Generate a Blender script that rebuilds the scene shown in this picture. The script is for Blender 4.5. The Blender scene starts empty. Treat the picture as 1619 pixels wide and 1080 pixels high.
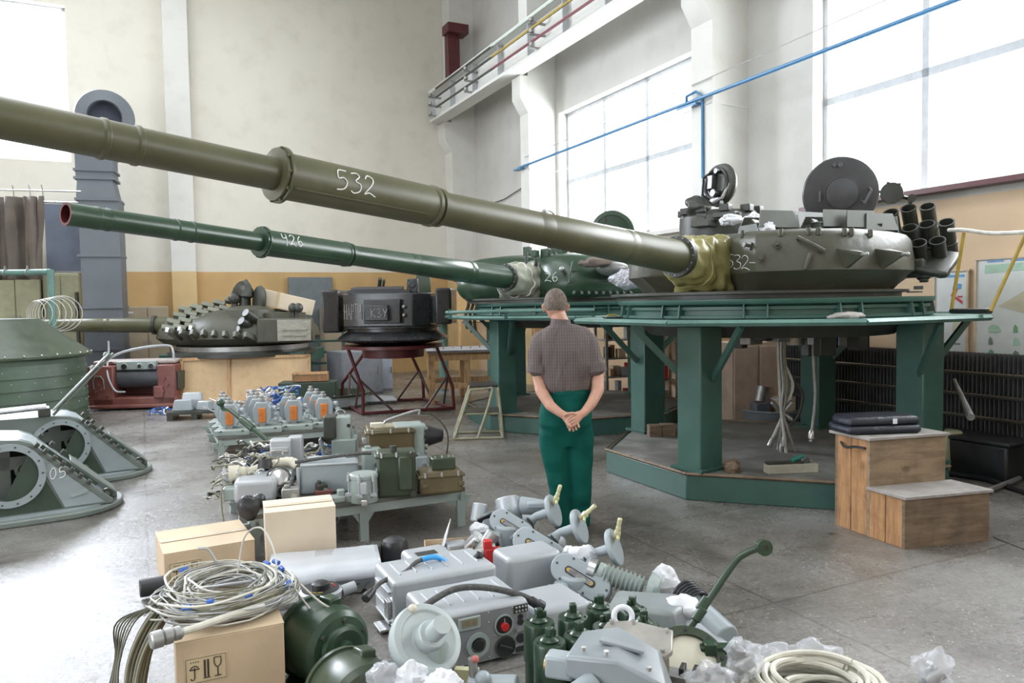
import bpy, bmesh, math, random
from math import sin, cos, pi, radians, atan2, sqrt
from mathutils import Vector, Matrix, Euler, noise
from mathutils.bvhtree import BVHTree
S = bpy.context.scene
C = S.collection
random.seed(7)

# ------------------------------------------------------------------ camera
EYE = 1.62
FPX = 1200.0
cam_d = bpy.data.cameras.new('camera'); cam = bpy.data.objects.new('camera', cam_d); C.objects.link(cam)
cam_d.sensor_width = 36; cam_d.lens = FPX / 1619 * 36; cam_d.clip_end = 200; cam_d.clip_start = .05
CROT = (Matrix.Rotation(radians(90 - 2.86), 4, 'X') @ Matrix.Rotation(radians(-0.97), 4, 'Z'))
cam.matrix_world = Matrix.Translation((0, 0, EYE)) @ CROT
S.camera = cam

# ------------------------------------------------------------------ sky, daylight, exposure
YAW = radians(25.95)                     # the hall is turned against the camera by this angle
W = bpy.data.worlds.new('world'); S.world = W; W.use_nodes = True
bg = W.node_tree.nodes['Background']
bg.inputs[0].default_value = (.9, .96, 1, 1); bg.inputs[1].default_value = 3.2
S.view_settings.view_transform = 'Standard'; S.view_settings.look = 'None'
S.view_settings.gamma = 1; S.view_settings.use_curve_mapping = False
S.view_settings.exposure = 0.12
S.cycles.use_denoising = True
S.cycles.max_bounces = 8; S.cycles.diffuse_bounces = 4; S.cycles.glossy_bounces = 3
S.cycles.transparent_max_bounces = 12; S.cycles.sample_clamp_indirect = 6

def RW(x, y, z=0):                       # hall coordinates -> world
    return Vector((x * cos(YAW) - y * sin(YAW), x * sin(YAW) + y * cos(YAW), z))

def daylight(name, centre, size, direction, energy, col=(.93, .97, 1)):
    l = bpy.data.lights.new(name, 'AREA'); l.shape = 'RECTANGLE'; l.size, l.size_y = size
    l.energy = energy; l.color = col
    o = bpy.data.objects.new(name, l); C.objects.link(o)
    o.location = centre
    o.rotation_euler = Vector(direction).to_track_quat('-Z', 'Y').to_euler()
    return o
def rdir(x, y, z=0): return RW(x, y, z)
# daylight just outside each window opening, above the roof light, and an added fill at the left
daylight('daylight_window_far', RW(8.3, 11.05, 4.0), (4.1, 2.6), rdir(-1, 0, -.25), 470)
daylight('daylight_window_near', RW(8.3, 4.4, 4.0), (4.9, 2.6), rdir(-1, 0, -.25), 570)
daylight('daylight_window_behind', RW(8.3, -2.6, 4.0), (4.9, 2.6), rdir(-1, 0, -.25), 350)
daylight('daylight_window_back', RW(-3.6, 18.6, 6.1), (4.8, 3.0), rdir(.1, -1, -.45), 2600, (.84, .90, 1))
daylight('daylight_roof', RW(-1.5, 6, 10.4), (5.0, 17.0), (0, 0, -1), 300, (1, .985, .95))
daylight('daylight_left_fill', RW(-8.9, 3.0, 2.6), (8, 4.2), rdir(1, .1, -.1), 420, (.84, .9, 1))  # added cool fill at the unseen left opening, brightens the left floor

# ------------------------------------------------------------------ layout from the photograph: a pixel and a distance make a point in the place
def ray(px, py):
    v = CROT.to_3x3() @ Vector(((px - 809.5) / FPX, (540 - py) / FPX, -1))
    return v / v.y
def at(px, py, d): return Vector((0, 0, EYE)) + ray(px, py) * d
def onz(px, py, z=0.0):
    v = ray(px, py); return Vector((0, 0, EYE)) + v * ((z - EYE) / v.z)

def wall_d(px, off):                     # distance of the sight line's meeting with a plane parallel to the back wall
    v = ray(px, 480); n = RW(0, 1); return (17.8 - off) / (v.x * n.x + v.y * n.y)
# ------------------------------------------------------------------ mesh helpers
I4 = Matrix.Identity(4)
def TR(x=0, y=0, z=0): return Matrix.Translation((x, y, z))
def RX(a): return Matrix.Rotation(radians(a), 4, 'X')
def RY(a): return Matrix.Rotation(radians(a), 4, 'Y')
def RZ(a): return Matrix.Rotation(radians(a), 4, 'Z')
def frame(origin, zdir, xdir=(1, 0, 0)):
    z = Vector(zdir).normalized(); x = Vector(xdir); x = (x - z * x.dot(z))
    if x.length < 1e-4: x = Vector((0, 1, 0)) - z * z.y
    x.normalize(); y = z.cross(x)
    M = Matrix.Identity(4)
    for i in range(3): M[i][0] = x[i]; M[i][1] = y[i]; M[i][2] = z[i]; M[i][3] = origin[i]
    return M

class MB:
    def __init__(s, M=None): s.bm = bmesh.new(); s.M = M or I4
    def v(s, p, M=None):
        p = Vector(p)
        if M is not None: p = M @ p
        return s.bm.verts.new(s.M @ p)
    def f(s, vs):
        try: return s.bm.faces.new(vs)
        except ValueError: return None
    def box(s, c, sz, M=None, taper=1.0, shear=(0, 0)):
        x, y, z = sz[0] / 2, sz[1] / 2, sz[2] / 2; vs = []
        for k, zz in enumerate((-z, z)):
            t = 1 if k == 0 else taper
            for (a, b) in ((-1, -1), (1, -1), (1, 1), (-1, 1)):
                vs.append(s.v((c[0] + a * x * t + k * shear[0], c[1] + b * y * t + k * shear[1], c[2] + zz), M))
        for q in ((3, 2, 1, 0), (4, 5, 6, 7), (0, 1, 5, 4), (1, 2, 6, 5), (2, 3, 7, 6), (3, 0, 4, 7)): s.f([vs[i] for i in q])
        return s
    def rings(s, rings, cap=True, closed=False):
        R = [[s.v(p) for p in r] for r in rings]; n = len(R[0])
        for i in range(len(R) - (0 if closed else 1)):
            A, B = R[i], R[(i + 1) % len(R)]
            for j in range(n): s.f([A[j], A[(j + 1) % n], B[(j + 1) % n], B[j]])
        if cap and not closed: s.f(R[0][::-1]); s.f(R[-1])
        return s
    def cyl(s, p0, p1, r0, r1=None, n=20, M=None):
        r1 = r0 if r1 is None else r1
        p0, p1 = Vector(p0), Vector(p1)
        F = frame(p0, p1 - p0); L = (p1 - p0).length
        if M is not None: F = M @ F
        return s.rings([[F @ Vector((r * cos(2 * pi * k / n), r * sin(2 * pi * k / n), h)) for k in range(n)] for r, h in ((r0, 0), (r1, L))])
    def lathe(s, prof, n=32, M=None, cap=True, arc=None):
        M = M or I4
        out = []
        for r, h in prof:
            r = max(r, 1e-4)
            out.append([M @ Vector((r * cos(2 * pi * k / n), r * sin(2 * pi * k / n), h)) for k in range(n)])
        return s.rings(out, cap)
    def tube(s, pts, r, n=8, closed=False, M=None):
        P = [Vector(p) if M is None else M @ Vector(p) for p in pts]
        if len(P) < 2: return s
        out = []; up = None; m = len(P)
        for i in range(m):
            if closed: t = P[(i + 1) % m] - P[i - 1]
            else: t = P[min(i + 1, m - 1)] - P[max(i - 1, 0)]
            if t.length < 1e-7: t = Vector((0, 0, 1))
            t.normalize()
            if up is None: up = Vector((0, 0, 1)) if abs(t.z) < .9 else Vector((1, 0, 0))
            a = up - t * up.dot(t)
            if a.length < 1e-4: a = Vector((1, 0, .3)) - t * t.x
            a.normalize(); up = a; b = t.cross(a)
            rr = r[i] if isinstance(r, (list, tuple)) else r
            out.append([P[i] + (a * cos(2 * pi * k / n) + b * sin(2 * pi * k / n)) * rr for k in range(n)])
        return s.rings(out, True, closed)
    def prism(s, poly, z0, z1, M=None, top=1.0, cen=(0, 0)):
        a = [s.v((x, y, z0), M) for x, y in poly]
        b = [s.v((cen[0] + (x - cen[0]) * top, cen[1] + (y - cen[1]) * top, z1), M) for x, y in poly]
        n = len(poly); s.f(a[::-1]); s.f(b)
        for i in range(n): s.f([a[i], a[(i + 1) % n], b[(i + 1) % n], b[i]])
        return s
    def sph(s, c, r, sc=(1, 1, 1), n=16, m=10, M=None):
        c = Vector(c); M = M or I4
        return s.rings([[M @ (c + Vector((r * sc[0] * sin(pi * i / m) * cos(2 * pi * k / n), r * sc[1] * sin(pi * i / m) * sin(2 * pi * k / n), -r * sc[2] * cos(pi * i / m)))) for k in range(n)]
                        for i in ([.02] + list(range(1, m)) + [m - .02])])
    def torus(s, c, R, r, n=36, m=8, M=None, z=(1, 1)):
        M = M or I4; c = Vector(c)
        return s.rings([[M @ (c + Vector(((R + r * z[0] * cos(2 * pi * j / m)) * cos(2 * pi * i / n), (R + r * z[0] * cos(2 * pi * j / m)) * sin(2 * pi * i / n), r * z[1] * sin(2 * pi * j / m)))) for j in range(m)] for i in range(n)], closed=True)
    def ring(s, R, r, z0, z1, n=40, M=None):      # flat annulus with thickness
        M = M or I4
        return s.rings([[M @ Vector((q * cos(2 * pi * i / n), q * sin(2 * pi * i / n), h)) for q, h in ((r, z0), (R, z0), (R, z1), (r, z1))] for i in range(n)], closed=True)
    def build(s, name, mat, parent=None, bev=0, smooth=35, seg=2, loc=None, sub=0, recalc=True):
        if recalc: bmesh.ops.recalc_face_normals(s.bm, faces=s.bm.faces)
        me = bpy.data.meshes.new(name); s.bm.to_mesh(me); s.bm.free()
        me.materials.append(mat)
        for p in me.polygons: p.use_smooth = smooth > 0
        try:
          if smooth > 0: me.set_sharp_from_angle(angle=radians(smooth))
        except Exception: pass
        o = bpy.data.objects.new(name, me); C.objects.link(o)
        if parent is not None: o.parent = parent
        if loc is not None: o.location = loc
        if bev:
            m = o.modifiers.new('bevel', 'BEVEL'); m.width = bev; m.segments = seg; m.limit_method = 'ANGLE'; m.angle_limit = radians(30)
        if sub:
            m = o.modifiers.new('sub', 'SUBSURF'); m.levels = sub; m.render_levels = sub
        return o

def tag(o, label, cat, group=None, kind=None):
    if label: o['label'] = label
    if cat: o['category'] = cat
    if group: o['group'] = group
    if kind: o['kind'] = kind
    return o
def thing(name, label, cat, loc=(0, 0, 0), rz=0, group=None):
    o = bpy.data.objects.new(name, None); C.objects.link(o); o.empty_display_size = .1
    o.location = loc; o.rotation_euler = (0, 0, radians(rz))
    return tag(o, label, cat, group)
def struct(o): o['kind'] = 'structure'; return o
def part_label(o, label): o['label'] = label; return o
def kids(o): return [c for c in list(C.objects) if c.parent == o]
def copy_tree(o, parent=None, top=True):
    ch = kids(o); c = o.copy(); C.objects.link(c)
    if parent is not None: c.parent = parent
    for k in ch: copy_tree(k, c, False)
    return c

# ------------------------------------------------------------------ materials
MATS = {}
def mat(name, col, rough=.5, metal=0.0, var=.12, scale=8, bump=0.0, bscale=60, dirt=0.0, dirtcol=(.05, .045, .04), dscale=3, spec=.5, trans=0, alpha=1, coat=0, rvar=.12, grain=None):
    if name in MATS: return MATS[name]
    m = bpy.data.materials.new(name); m.use_nodes = True; nt = m.node_tree; N = nt.nodes; L = nt.links
    b = N['Principled BSDF']
    tc = N.new('ShaderNodeTexCoord')
    nz = N.new('ShaderNodeTexNoise'); nz.inputs['Scale'].default_value = scale; nz.inputs['Detail'].default_value = 5
    L.new(tc.outputs['Object'], nz.inputs['Vector'])
    rp = N.new('ShaderNodeValToRGB'); e = rp.color_ramp.elements
    e[0].position = .3; e[1].position = .7
    e[0].color = (*[max(0, c * (1 - var)) for c in col], 1); e[1].color = (*[min(1, c * (1 + var)) for c in col], 1)
    L.new(nz.outputs['Fac'], rp.inputs['Fac']); colout = rp.outputs['Color']
    if grain:
        mg = N.new('ShaderNodeMapping'); mg.inputs['Scale'].default_value = grain; L.new(tc.outputs['Object'], mg.inputs[0])
        ng = N.new('ShaderNodeTexNoise'); ng.inputs['Scale'].default_value = 4; ng.inputs['Detail'].default_value = 7; ng.inputs['Distortion'].default_value = .8; L.new(mg.outputs[0], ng.inputs['Vector'])
        rg = N.new('ShaderNodeValToRGB'); rg.color_ramp.elements[0].position = .35; rg.color_ramp.elements[1].position = .6; rg.color_ramp.elements[0].color = (.45, .38, .32, 1); rg.color_ramp.elements[1].color = (1.1, 1.08, 1.05, 1); L.new(ng.outputs['Fac'], rg.inputs[0])
        vk = N.new('ShaderNodeTexVoronoi'); vk.inputs['Scale'].default_value = 5; mk = N.new('ShaderNodeMapping'); mk.inputs['Scale'].default_value = tuple(.5 + .5 * min(1, q / 4) for q in grain); L.new(tc.outputs['Object'], mk.inputs[0]); L.new(mk.outputs[0], vk.inputs['Vector'])
        rk = N.new('ShaderNodeValToRGB'); rk.color_ramp.elements[0].position = .07; rk.color_ramp.elements[1].position = .16; rk.color_ramp.elements[0].color = (.3, .2, .14, 1); rk.color_ramp.elements[1].color = (1, 1, 1, 1); L.new(vk.outputs['Distance'], rk.inputs[0])
        for q in (rg, rk):
            mq = N.new('ShaderNodeMixRGB'); mq.blend_type = 'MULTIPLY'; mq.inputs[0].default_value = .55; L.new(colout, mq.inputs[1]); L.new(q.outputs[0], mq.inputs[2]); colout = mq.outputs[0]
    if dirt:
        n2 = N.new('ShaderNodeTexNoise'); n2.inputs['Scale'].default_value = dscale; n2.inputs['Detail'].default_value = 8; n2.inputs['Roughness'].default_value = .7
        L.new(tc.outputs['Object'], n2.inputs['Vector'])
        r2 = N.new('ShaderNodeValToRGB'); r2.color_ramp.elements[0].position = .5; r2.color_ramp.elements[1].position = .75
        r2.color_ramp.elements[0].color = (0, 0, 0, 1); r2.color_ramp.elements[1].color = (dirt, dirt, dirt, 1)
        L.new(n2.outputs['Fac'], r2.inputs['Fac'])
        mx = N.new('ShaderNodeMixRGB'); mx.inputs[2].default_value = (*dirtcol, 1)
        L.new(r2.outputs['Color'], mx.inputs[0]); L.new(colout, mx.inputs[1]); colout = mx.outputs[0]
    L.new(colout, b.inputs['Base Color'])
    mr = N.new('ShaderNodeMapRange'); mr.inputs['To Min'].default_value = max(.02, rough - rvar); mr.inputs['To Max'].default_value = min(1, rough + rvar)
    L.new(nz.outputs['Fac'], mr.inputs['Value']); L.new(mr.outputs['Result'], b.inputs['Roughness'])
    b.inputs['Metallic'].default_value = metal
    b.inputs['Specular IOR Level'].default_value = spec
    b.inputs['Transmission Weight'].default_value = trans
    b.inputs['Alpha'].default_value = alpha
    b.inputs['Coat Weight'].default_value = coat
    if bump:
        n3 = N.new('ShaderNodeTexNoise'); n3.inputs['Scale'].default_value = bscale; n3.inputs['Detail'].default_value = 4
        L.new(tc.outputs['Object'], n3.inputs['Vector'])
        bp = N.new('ShaderNodeBump'); bp.inputs['Strength'].default_value = bump; bp.inputs['Distance'].default_value = .02
        L.new(n3.outputs['Fac'], bp.inputs['Height']); L.new(bp.outputs['Normal'], b.inputs['Normal'])
    MATS[name] = m; return m

olive = mat('olive_paint', (.085, .083, .042), .42, var=.12, scale=3, dirt=.35, dirtcol=(.16, .15, .1), dscale=4)
olive2 = mat('olive_turret_paint', (.062, .061, .042), .46, var=.15, scale=4, bump=.25, bscale=14, dirt=.4, dirtcol=(.05, .05, .035), dscale=3)
dgreen = mat('deep_green_paint', (.024, .050, .028), .32, var=.14, scale=4, dirt=.2, dirtcol=(.08, .1, .07), dscale=5)
mgreen = mat('moss_green_paint', (.042, .058, .034), .34, var=.15, scale=6, dirt=.3, dirtcol=(.09, .1, .08))
edark = mat('dark_equipment_paint', (.04, .042, .034), .42, var=.2, scale=8)
teal = mat('teal_stand_paint', (.038, .096, .077), .4, var=.12, scale=4, dirt=.45, dirtcol=(.03, .06, .05), dscale=5)
tealb = mat('worn_teal_paint', (.10, .20, .17), .5, var=.14, scale=6, dirt=.5, dirtcol=(.06, .1, .09), dscale=9)
tgreen = mat('pale_green_grey_paint', (.30, .35, .33), .38, var=.08, scale=5, dirt=.25, dirtcol=(.2, .2, .18))
sgrey = mat('silver_grey_paint', (.40, .42, .44), .36, var=.06, scale=6, dirt=.15, dirtcol=(.3, .3, .3), metal=.15)
bgrey = mat('blue_grey_paint', (.31, .35, .37), .35, var=.08, scale=6, dirt=.2, dirtcol=(.2, .2, .2))
dgrey = mat('duct_grey_paint', (.115, .13, .148), .5, var=.08, scale=2, dirt=.2, dirtcol=(.15, .16, .18))
chrome = mat('bare_steel', (.55, .55, .55), .28, metal=.9, var=.15, scale=20)
steel = mat('worn_steel', (.33, .33, .32), .42, metal=.7, var=.2, scale=12, dirt=.3)
black = mat('black_rubber', (.018, .018, .02), .42, var=.3, scale=10)
blackp = mat('black_gloss_paint', (.022, .023, .024), .27, var=.2, scale=5, dirt=.2, dirtcol=(.09, .09, .09), dscale=3)
rubh = mat('braided_hose', (.075, .075, .07), .65, var=.4, scale=60, bump=.5, bscale=150)
cream = mat('cream_insulation', (.55, .52, .42), .55, var=.1)
brass = mat('pale_yellow_fitting', (.52, .50, .30), .4, var=.1)
gold = mat('brass_screw', (.5, .35, .12), .3, metal=.8)
orange = mat('orange_window', (.55, .17, .035), .35, var=.2, scale=30)
redp = mat('red_primer', (.19, .062, .05), .5, var=.15, scale=4, dirt=.3, dirtcol=(.3, .2, .18))
redf = mat('dark_red_paint', (.085, .014, .017), .35, var=.2, scale=6, dirt=.35, dirtcol=(.07, .04, .035))
redb = mat('bright_red_paint', (.5, .02, .02), .35)
bluep = mat('blue_pipe_paint', (.06, .20, .38), .4, var=.1)
bluet = mat('blue_tape', (.03, .12, .45), .35)
card = mat('cardboard', (.55, .42, .28), .75, var=.08, scale=4, dirt=.25, dirtcol=(.42, .3, .19), bump=.1, bscale=30)
cardl = mat('pale_cardboard', (.64, .54, .41), .7, var=.06, scale=4, dirt=.2, dirtcol=(.55, .43, .3))
paper = mat('white_paper', (.62, .63, .66), .6, var=.05)
plastic = mat('clear_plastic_bag', (.78, .80, .85), .15, var=.05, alpha=.33, bump=.6, bscale=18, spec=.8)
foil = mat('wrinkled_foil', (.5, .5, .55), .3, metal=.5, var=.15, bump=1, bscale=30)
pine = mat('pine_board', (.52, .33, .17), .55, var=.15, scale=3, dirt=.25, dirtcol=(.3, .17, .07), dscale=7, grain=(9, 9, 1))
ply = mat('plywood', (.60, .42, .24), .55, var=.1, scale=2, dirt=.45, dirtcol=(.40, .2, .09), dscale=9)
oldwood = mat('grimy_wood', (.17, .12, .078), .65, var=.25, scale=6, dirt=.6, dirtcol=(.05, .04, .03), dscale=4, grain=(1, 5, 7))
orwood = mat('varnished_orange_wood', (.38, .205, .09), .5, var=.25, scale=5, dirt=.75, dirtcol=(.12, .05, .02), dscale=5, grain=(9, 9, 1))
worntop = mat('worn_step_top', (.27, .25, .235), .5, var=.2, scale=9, dirt=.5, dirtcol=(.14, .12, .1), dscale=8)
cable = mat('grey_cable', (.48, .47, .43), .45, var=.15, scale=20)
cableo = mat('olive_cable', (.2, .19, .13), .5, var=.2, scale=20)
cablew = mat('off_white_cable', (.60, .58, .50), .5, var=.1, scale=20)
canvo = mat('olive_canvas', (.25, .225, .085), .34, var=.12, scale=5, bump=.35, bscale=14, spec=.6)
canvg = mat('grey_green_canvas', (.30, .31, .25), .42, var=.12, scale=5, bump=.35, bscale=14)
chalk = mat('white_chalk', (.8, .8, .78), .9, var=.1, scale=90)
wallp = mat('light_plaster', (.66, .66, .63), .8, var=.03, scale=1.2)
trimw = mat('window_frame_paint', (.50, .52, .54), .6)
duct_in = mat('duct_inside', (.06, .07, .10), .7)
brownp = mat('brown_equipment_paint', (.11, .085, .042), .33, var=.15, scale=4, dirt=.25, dirtcol=(.2, .17, .1))
yellowp = mat('worn_yellow_paint', (.36, .25, .035), .45, var=.2, scale=10, dirt=.4, dirtcol=(.15, .11, .05))
tan = mat('tan_cabinet_paint', (.33, .27, .19), .55, var=.08, dirt=.2)
khaki = mat('khaki_cabinet_paint', (.35, .34, .22), .55, var=.08, dirt=.25)
tarp = mat('brown_tarpaulin', (.11, .09, .075), .8, var=.2, scale=3)

def wall_material(name, split, dado, upper, up2):
    m = bpy.data.materials.new(name); m.use_nodes = True; nt = m.node_tree; N = nt.nodes; L = nt.links; b = N['Principled BSDF']
    tc = N.new('ShaderNodeTexCoord'); sp = N.new('ShaderNodeSeparateXYZ'); L.new(tc.outputs['Object'], sp.inputs[0])
    def nzr(scale, c0, c1, p0=.35, p1=.65, detail=6, stretch=None):
        n = N.new('ShaderNodeTexNoise'); n.inputs['Scale'].default_value = scale; n.inputs['Detail'].default_value = detail
        if stretch:
            mp = N.new('ShaderNodeMapping'); mp.inputs['Scale'].default_value = stretch; L.new(tc.outputs['Object'], mp.inputs[0]); L.new(mp.outputs[0], n.inputs['Vector'])
        else: L.new(tc.outputs['Object'], n.inputs['Vector'])
        r = N.new('ShaderNodeValToRGB'); r.color_ramp.elements[0].position = p0; r.color_ramp.elements[1].position = p1
        r.color_ramp.elements[0].color = (*c0, 1); r.color_ramp.elements[1].color = (*c1, 1); L.new(n.outputs['Fac'], r.inputs[0]); return r.outputs[0]
    up = nzr(.35, upper, up2)
    sm = nzr(3, (.86, .85, .82), (1, 1, 1), .25, .5, 8)
    mu = N.new('ShaderNodeMixRGB'); mu.blend_type = 'MULTIPLY'; mu.inputs[0].default_value = .55; L.new(up, mu.inputs[1]); L.new(sm, mu.inputs[2])
    dd = nzr(1.3, tuple(c * .86 for c in dado), tuple(min(1, c * 1.1) for c in dado), .3, .7)
    gt = N.new('ShaderNodeMath'); gt.operation = 'GREATER_THAN'; gt.inputs[1].default_value = split; L.new(sp.outputs['Z'], gt.inputs[0])
    mx = N.new('ShaderNodeMixRGB'); L.new(gt.outputs[0], mx.inputs[0]); L.new(dd, mx.inputs[1]); L.new(mu.outputs[0], mx.inputs[2])
    L.new(mx.outputs[0], b.inputs['Base Color']); b.inputs['Roughness'].default_value = .75
    bp = N.new('ShaderNodeBump'); bp.inputs['Strength'].default_value = .15; bp.inputs['Distance'].default_value = .02
    n = N.new('ShaderNodeTexNoise'); n.inputs['Scale'].default_value = 12; n.inputs['Detail'].default_value = 6; L.new(tc.outputs['Object'], n.inputs['Vector'])
    L.new(n.outputs['Fac'], bp.inputs['Height']); L.new(bp.outputs[0], b.inputs['Normal'])
    return m
wall_b = wall_material('back_wall_paint', 2.42, (.52, .34, .15), (.64, .61, .53), (.70, .67, .60))
wall_r = wall_material('side_wall_paint', 2.62, (.60, .44, .29), (.47, .46, .43), (.62, .61, .58))
wall_c = wall_material('column_paint', 2.42, (.60, .43, .22), (.62, .61, .57), (.70, .69, .66))

def floor_material():
    m = bpy.data.materials.new('concrete_floor'); m.use_nodes = True; nt = m.node_tree; N = nt.nodes; L = nt.links; b = N['Principled BSDF']
    tc = N.new('ShaderNodeTexCoord')
    def nz(scale, detail=8, rough=.6, dist=0):
        n = N.new('ShaderNodeTexNoise'); n.inputs['Scale'].default_value = scale; n.inputs['Detail'].default_value = detail; n.inputs['Roughness'].default_value = rough
        n.inputs['Distortion'].default_value = dist; L.new(tc.outputs['Object'], n.inputs['Vector']); return n.outputs['Fac']
    def ramp(f, stops):
        r = N.new('ShaderNodeValToRGB'); e = r.color_ramp.elements
        while len(e) < len(stops): e.new(.5)
        for k, (p, c) in enumerate(stops): e[k].position = p; e[k].color = (*c, 1)
        L.new(f, r.inputs[0]); return r.outputs[0]
    def mul(a, bb, fac=1, mode='MULTIPLY'):
        x = N.new('ShaderNodeMixRGB'); x.blend_type = mode; x.inputs[0].default_value = fac; L.new(a, x.inputs[1]); L.new(bb, x.inputs[2]); return x.outputs[0]
    base = ramp(nz(.8, 9, .66), [(.33, (.06, .052, .043)), (.46, (.14, .128, .113)), (.56, (.19, .18, .166)), (.7, (.25, .24, .228))])
    fine = ramp(nz(38, 6, .8), [(.3, (.45, .44, .43)), (.52, (1, 1, 1)), (.68, (1.5, 1.5, 1.5))])
    c = mul(base, fine)
    spots = ramp(nz(7, 4, .55), [(.27, (.25, .23, .2)), (.33, (1, 1, 1))])
    c = mul(c, spots, .8)
    chips = ramp(nz(19, 3, .5, .6), [(.26, (.2, .18, .16)), (.31, (1, 1, 1))]); c = mul(c, chips, .85)
    vo = N.new('ShaderNodeTexVoronoi'); vo.inputs['Scale'].default_value = 30; L.new(tc.outputs['Object'], vo.inputs['Vector'])
    peb = ramp(vo.outputs['Distance'], [(.06, (.75, .73, .7)), (.17, (0, 0, 0))])
    gate = ramp(nz(4, 3, .5), [(.42, (0, 0, 0)), (.58, (1, 1, 1))])
    c = mul(c, mul(peb, gate), .55, 'ADD')
    br = N.new('ShaderNodeTexBrick'); br.inputs['Scale'].default_value = 1; br.inputs['Brick Width'].default_value = 3.0; br.inputs['Row Height'].default_value = 1.5
    br.inputs['Mortar Size'].default_value = .009; br.inputs['Mortar Smooth'].default_value = .3; br.offset = 0
    wp = N.new('ShaderNodeVectorMath'); wp.operation = 'ADD'
    wn = N.new('ShaderNodeTexNoise'); wn.inputs['Scale'].default_value = 2; wn.inputs['Detail'].default_value = 6; L.new(tc.outputs['Object'], wn.inputs['Vector'])
    ws = N.new('ShaderNodeVectorMath'); ws.operation = 'SCALE'; ws.inputs['Scale'].default_value = .05; L.new(wn.outputs['Color'], ws.inputs[0])
    L.new(tc.outputs['Object'], wp.inputs[0]); L.new(ws.outputs[0], wp.inputs[1]); L.new(wp.outputs[0], br.inputs['Vector'])
    joint = ramp(br.outputs['Fac'], [(.0, (1, 1, 1)), (.8, (.3, .28, .25))])
    c = mul(c, joint, .6)
    L.new(c, b.inputs['Base Color'])
    mr = N.new('ShaderNodeMapRange'); mr.inputs['From Min'].default_value = .3; mr.inputs['From Max'].default_value = .7; mr.inputs['To Min'].default_value = .16; mr.inputs['To Max'].default_value = .42
    L.new(nz(1.1, 8, .7), mr.inputs['Value']); L.new(mr.outputs[0], b.inputs['Roughness'])
    b.inputs['Specular IOR Level'].default_value = .85
    bp = N.new('ShaderNodeBump'); bp.inputs['Strength'].default_value = .5; bp.inputs['Distance'].default_value = .012
    L.new(nz(16, 10, .75), bp.inputs['Height']); L.new(bp.outputs[0], b.inputs['Normal'])
    return m
floor_m = floor_material()

# ------------------------------------------------------------------ the hall
HZ = radians(25.95)
def room(o):
    o.rotation_euler = (0, 0, HZ); return struct(o)
XR, YB, XL, YF, ZC = 7.5, 17.8, -9.0, -6.0, 9.6
m_ = MB(); m_.box(((XL + XR) / 2, (YF + YB) / 2, -.1), (XR - XL + 1.2, YB - YF + 1.2, .2)); room(m_.build('floor', floor_m))

def wall_with_openings(a0, a1, z1, openings, along, pos, th):
    """solid wall with real openings; along='x' or 'y'; pos = inner face; th = thickness away from the room"""
    m = MB(); us = sorted({a0, a1, *[o[0] for o in openings], *[o[1] for o in openings]}); zs = sorted({0, z1, *[o[2] for o in openings], *[o[3] for o in openings]})
    for i in range(len(us) - 1):
        for j in range(len(zs) - 1):
            u, z = (us[i] + us[i + 1]) / 2, (zs[j] + zs[j + 1]) / 2
            if any(o[0] < u < o[1] and o[2] < z < o[3] for o in openings): continue
            if along == 'y': m.box((pos + th / 2, u, z), (abs(th), us[i + 1] - us[i], zs[j + 1] - zs[j]))
            else: m.box((u, pos + th / 2, z), (us[i + 1] - us[i], abs(th), zs[j + 1] - zs[j]))
    bmesh.ops.remove_doubles(m.bm, verts=m.bm.verts, dist=1e-4)
    seen = {}
    for f in list(m.bm.faces):
        k = tuple(sorted(v.index for v in f.verts)) if False else tuple(round(x, 3) for x in f.calc_center_median())
        seen.setdefault(k, []).append(f)
    bmesh.ops.delete(m.bm, geom=[f for fs in seen.values() if len(fs) > 1 for f in fs], context='FACES')
    return m
SILL, HEAD = 2.74, 5.33
wins_r = [(9.0, 13.15, SILL, HEAD), (1.95, 6.86, SILL, HEAD), (-5.1, -.2, SILL, HEAD)]
room(wall_with_openings(YF, YB + .4, ZC, wins_r, 'y', XR, .45).build('wall_right', wall_r, smooth=0))
room(wall_with_openings(XL, XR, ZC, [(-6.0, -1.16, 4.62, 7.72)], 'x', YB, .4).build('wall_back', wall_b, smooth=0))
room(wall_with_openings(YF, YB, ZC, [(-1.2, 7.2, .4, 4.8)], 'y', XL, -.35).build('wall_left', wall_r, smooth=0))
room(wall_with_openings(XL, XR, ZC, [], 'x', YF, -.35).build('wall_front', wall_r, smooth=0))
m_ = MB()                                    # roof with a long roof light
m_.box(((XL - 4.0) / 2, (YF + YB) / 2, ZC + .15), (-4.0 - XL, YB - YF, .3)); m_.box(((1.0 + XR) / 2, (YF + YB) / 2, ZC + .15), (XR - 1.0, YB - YF, .3))
m_.box((-1.5, YB - 1.7, ZC + .15), (5.0, 3.4, .3)); m_.box((-1.5, YF + 1.75, ZC + .15), (5.0, 3.5, .3))
room(m_.build('ceiling', wallp))

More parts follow.
